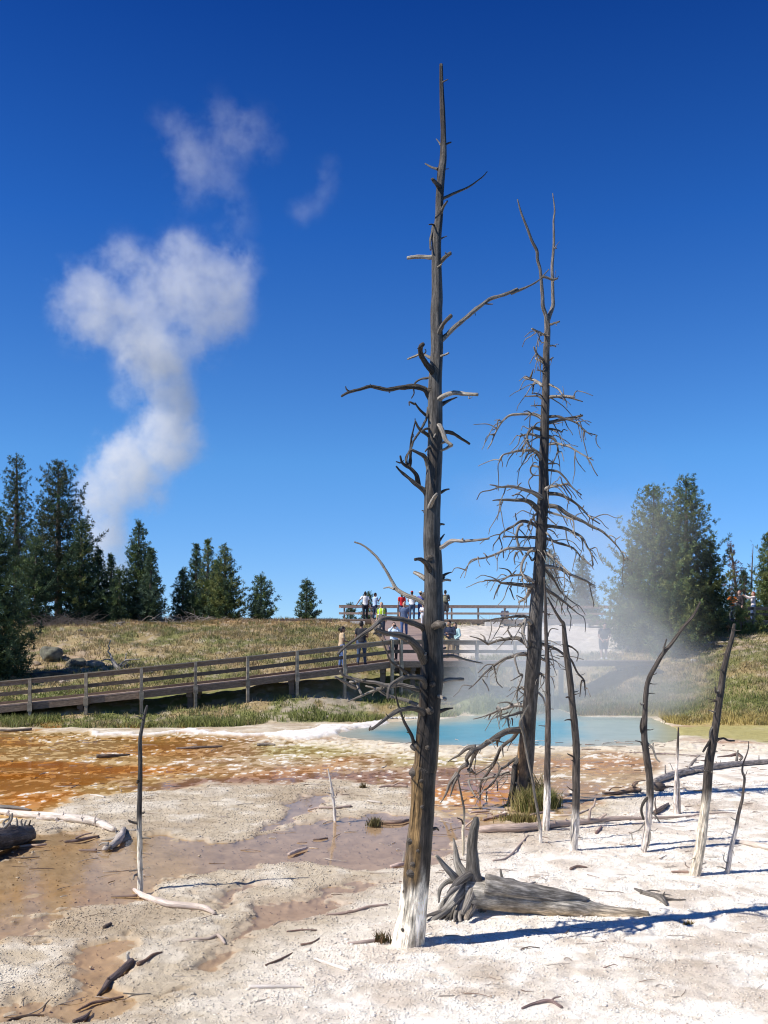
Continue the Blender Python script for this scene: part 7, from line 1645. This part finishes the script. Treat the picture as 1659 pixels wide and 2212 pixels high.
# ------------------------------------------------------------------ steam
def steam(name, label, blobs, density, nscale, thr=.5, amp=1.3, aniso=-.05, edge=1.0, warp=0.0, gain=2.0, stretch=(1, 1, 1), kind=None, detail=5, soft=2.2, steps=.4, rough=.72):
    """blobs: (centre, radius, weight) in metres; the vapour is thickest inside them and frays with noise"""
    B = [(np.array(c), r, w) for c, r, w in blobs]
    lo = np.min([c - r for c, r, w in B], 0); hi = np.max([c + r for c, r, w in B], 0)
    m, nt, out = new_mat(name)
    g = N(nt, 'ShaderNodeNewGeometry'); P = g.outputs['Position']
    mp = N(nt, 'ShaderNodeMapping'); nt.links.new(P, mp.inputs['Vector']); mp.inputs['Scale'].default_value = stretch
    nz = noise_node(nt, nscale, detail, rough, mp.outputs[0])
    if warp:
        wv = N(nt, 'ShaderNodeVectorMath', operation='SUBTRACT'); nt.links.new(nz.outputs['Color'], wv.inputs[0]); wv.inputs[1].default_value = (.5, .5, .5)
        sc = N(nt, 'ShaderNodeVectorMath', operation='SCALE'); nt.links.new(wv.outputs[0], sc.inputs[0]); sc.inputs['Scale'].default_value = warp
        ad = N(nt, 'ShaderNodeVectorMath', operation='ADD'); nt.links.new(P, ad.inputs[0]); nt.links.new(sc.outputs[0], ad.inputs[1]); P = ad.outputs[0]
    acc = None
    for c, r, w in B:
        d = N(nt, 'ShaderNodeVectorMath', operation='DISTANCE'); nt.links.new(P, d.inputs[0]); d.inputs[1].default_value = tuple(c)
        mr = N(nt, 'ShaderNodeMapRange', interpolation_type='SMOOTHSTEP'); nt.links.new(d.outputs['Value'], mr.inputs['Value'])
        mr.inputs['From Min'].default_value = r; mr.inputs['From Max'].default_value = r * (1 - edge); mr.inputs['To Min'].default_value = 0; mr.inputs['To Max'].default_value = w
        acc = mr.outputs[0] if acc is None else math_node(nt, 'ADD', acc, mr.outputs[0])
    f = math_node(nt, 'MINIMUM', acc, 1.0)
    n2 = math_node(nt, 'MULTIPLY', math_node(nt, 'SUBTRACT', nz.outputs[0], thr), amp)
    v = math_node(nt, 'MULTIPLY', math_node(nt, 'MAXIMUM', math_node(nt, 'ADD', math_node(nt, 'MULTIPLY', f, .55), n2), 0.0), gain)
    v = math_node(nt, 'MULTIPLY', math_node(nt, 'MINIMUM', v, 1.6), math_node(nt, 'MINIMUM', math_node(nt, 'MULTIPLY', f, soft), 1.0))
    pv = N(nt, 'ShaderNodeVolumePrincipled'); pv.inputs['Color'].default_value = (.97, .975, .985, 1); pv.inputs['Anisotropy'].default_value = aniso
    nt.links.new(math_node(nt, 'MULTIPLY', v, density), pv.inputs['Density'])
    nt.links.new(pv.outputs[0], out.inputs['Volume'])
    m.cycles.volume_step_rate = steps
    mb = MB(); mb.box(tuple(lo), tuple(hi)); o = mb.build(name, m, smooth=False)
    return tag(o, label, 'steam', kind=kind)
YP = 210.0
def pb(x, y, r, w=1.0, dy=0.0):
    F = (150 + x * .7236, 300 + y * .7236); c = at(F[0] * KD, F[1] * KD, YP + dy); return (c, r * .7236 * KD / F_D * YP, w)
steam('steam_plume', 'tall white column of steam rising behind the left conifers into a ragged cloud',
  [pb(290, 2180, 160), pb(280, 2060, 160), pb(265, 1940, 170), pb(250, 1830, 185), pb(350, 1740, 195, 1, 3), pb(470, 1800, 150, .75), pb(260, 1700, 140, .6), pb(340, 1640, 185, .9), pb(470, 1620, 210, 1, -3), pb(600, 1560, 200), pb(500, 1500, 170, .9), pb(580, 1440, 190, 1, 4), pb(560, 1330, 175), pb(510, 1240, 180, .9), pb(440, 1160, 200, .8), pb(360, 1370, 110, .35)],
  .135, .17, .52, 2.7, warp=8, gain=1.8, detail=9)
steam('steam_cloud', 'ragged white steam cloud crowning the column against the blue sky',
  [pb(450, 1170, 220, .75), pb(560, 1170, 200, .6), pb(370, 1010, 260, .7, 3), pb(500, 890, 270, .7), pb(670, 840, 270, .75, -4), pb(800, 860, 220, .75), pb(820, 990, 215, .7, 3), pb(690, 1070, 240, .65), pb(190, 880, 200, .6), pb(175, 1040, 205, .68, 4), pb(90, 870, 140, .48), pb(260, 990, 200, .6), pb(350, 760, 190, .55), pb(620, 740, 180, .5), pb(890, 790, 160, .5)],
  .092, .14, .52, 3.1, warp=9, gain=1.5, detail=9)
steam('steam_wisp', 'faint veil of steam drifting high above the cloud',
  [pb(690, 240, 210, .58), pb(840, 150, 200, .5), pb(970, 210, 190, .45, 3), pb(780, 340, 200, .52), pb(620, 330, 180, .45), pb(590, 190, 160, .45), pb(700, 440, 170, .38), pb(850, 500, 170, .42), pb(860, 620, 160, .4), pb(890, 730, 140, .38), pb(600, 500, 130, .33)],
  .034, .14, .52, 3.1, warp=10, gain=1.6, detail=9)
steam('steam_wisp', 'small curl of steam apart to the right of the high veil',
  [pb(1285, 350, 100, .5), pb(1275, 430, 95, .6), pb(1225, 490, 100, .55), pb(1150, 530, 100, .5), pb(1200, 545, 90, .5)],
  .025, .14, .52, 2.4, warp=6, gain=1.6, detail=9)
def qb(x, y, r, Y, w=1.0): return (at(x, y, Y), r / F_D * Y, w)
steam('pool_steam', 'drifting veil of steam over the turquoise pool and the far slope',
  [qb(960, 1545, 150, 37, .6), qb(1080, 1525, 200, 38.5, .95), qb(1200, 1515, 220, 39, 1.), qb(1310, 1515, 230, 40, 1.1), qb(1150, 1535, 200, 40.5, .6), qb(1280, 1540, 200, 40.5, .6), qb(1420, 1525, 200, 38.5, .85), qb(1060, 1460, 190, 40, .75), qb(1170, 1450, 220, 41, .95), qb(1290, 1440, 220, 42, .95), qb(1400, 1450, 210, 42, .6), qb(1270, 1370, 220, 43, .5), qb(1390, 1360, 230, 44, .30), qb(1220, 1290, 230, 45, .36), qb(1360, 1250, 260, 46, .27), qb(1420, 1160, 220, 47, .27), qb(1120, 1130, 250, 44, .27), qb(1040, 1040, 220, 44, .25), qb(1240, 1160, 220, 45, .30), qb(1370, 1110, 200, 46, .26), qb(1480, 1480, 150, 40, .4)],
  .15, .26, .5, .8, aniso=0.0, warp=3.0, gain=1.5, stretch=(.8, .8, 1.2), soft=1.1, steps=1.0, rough=.6)
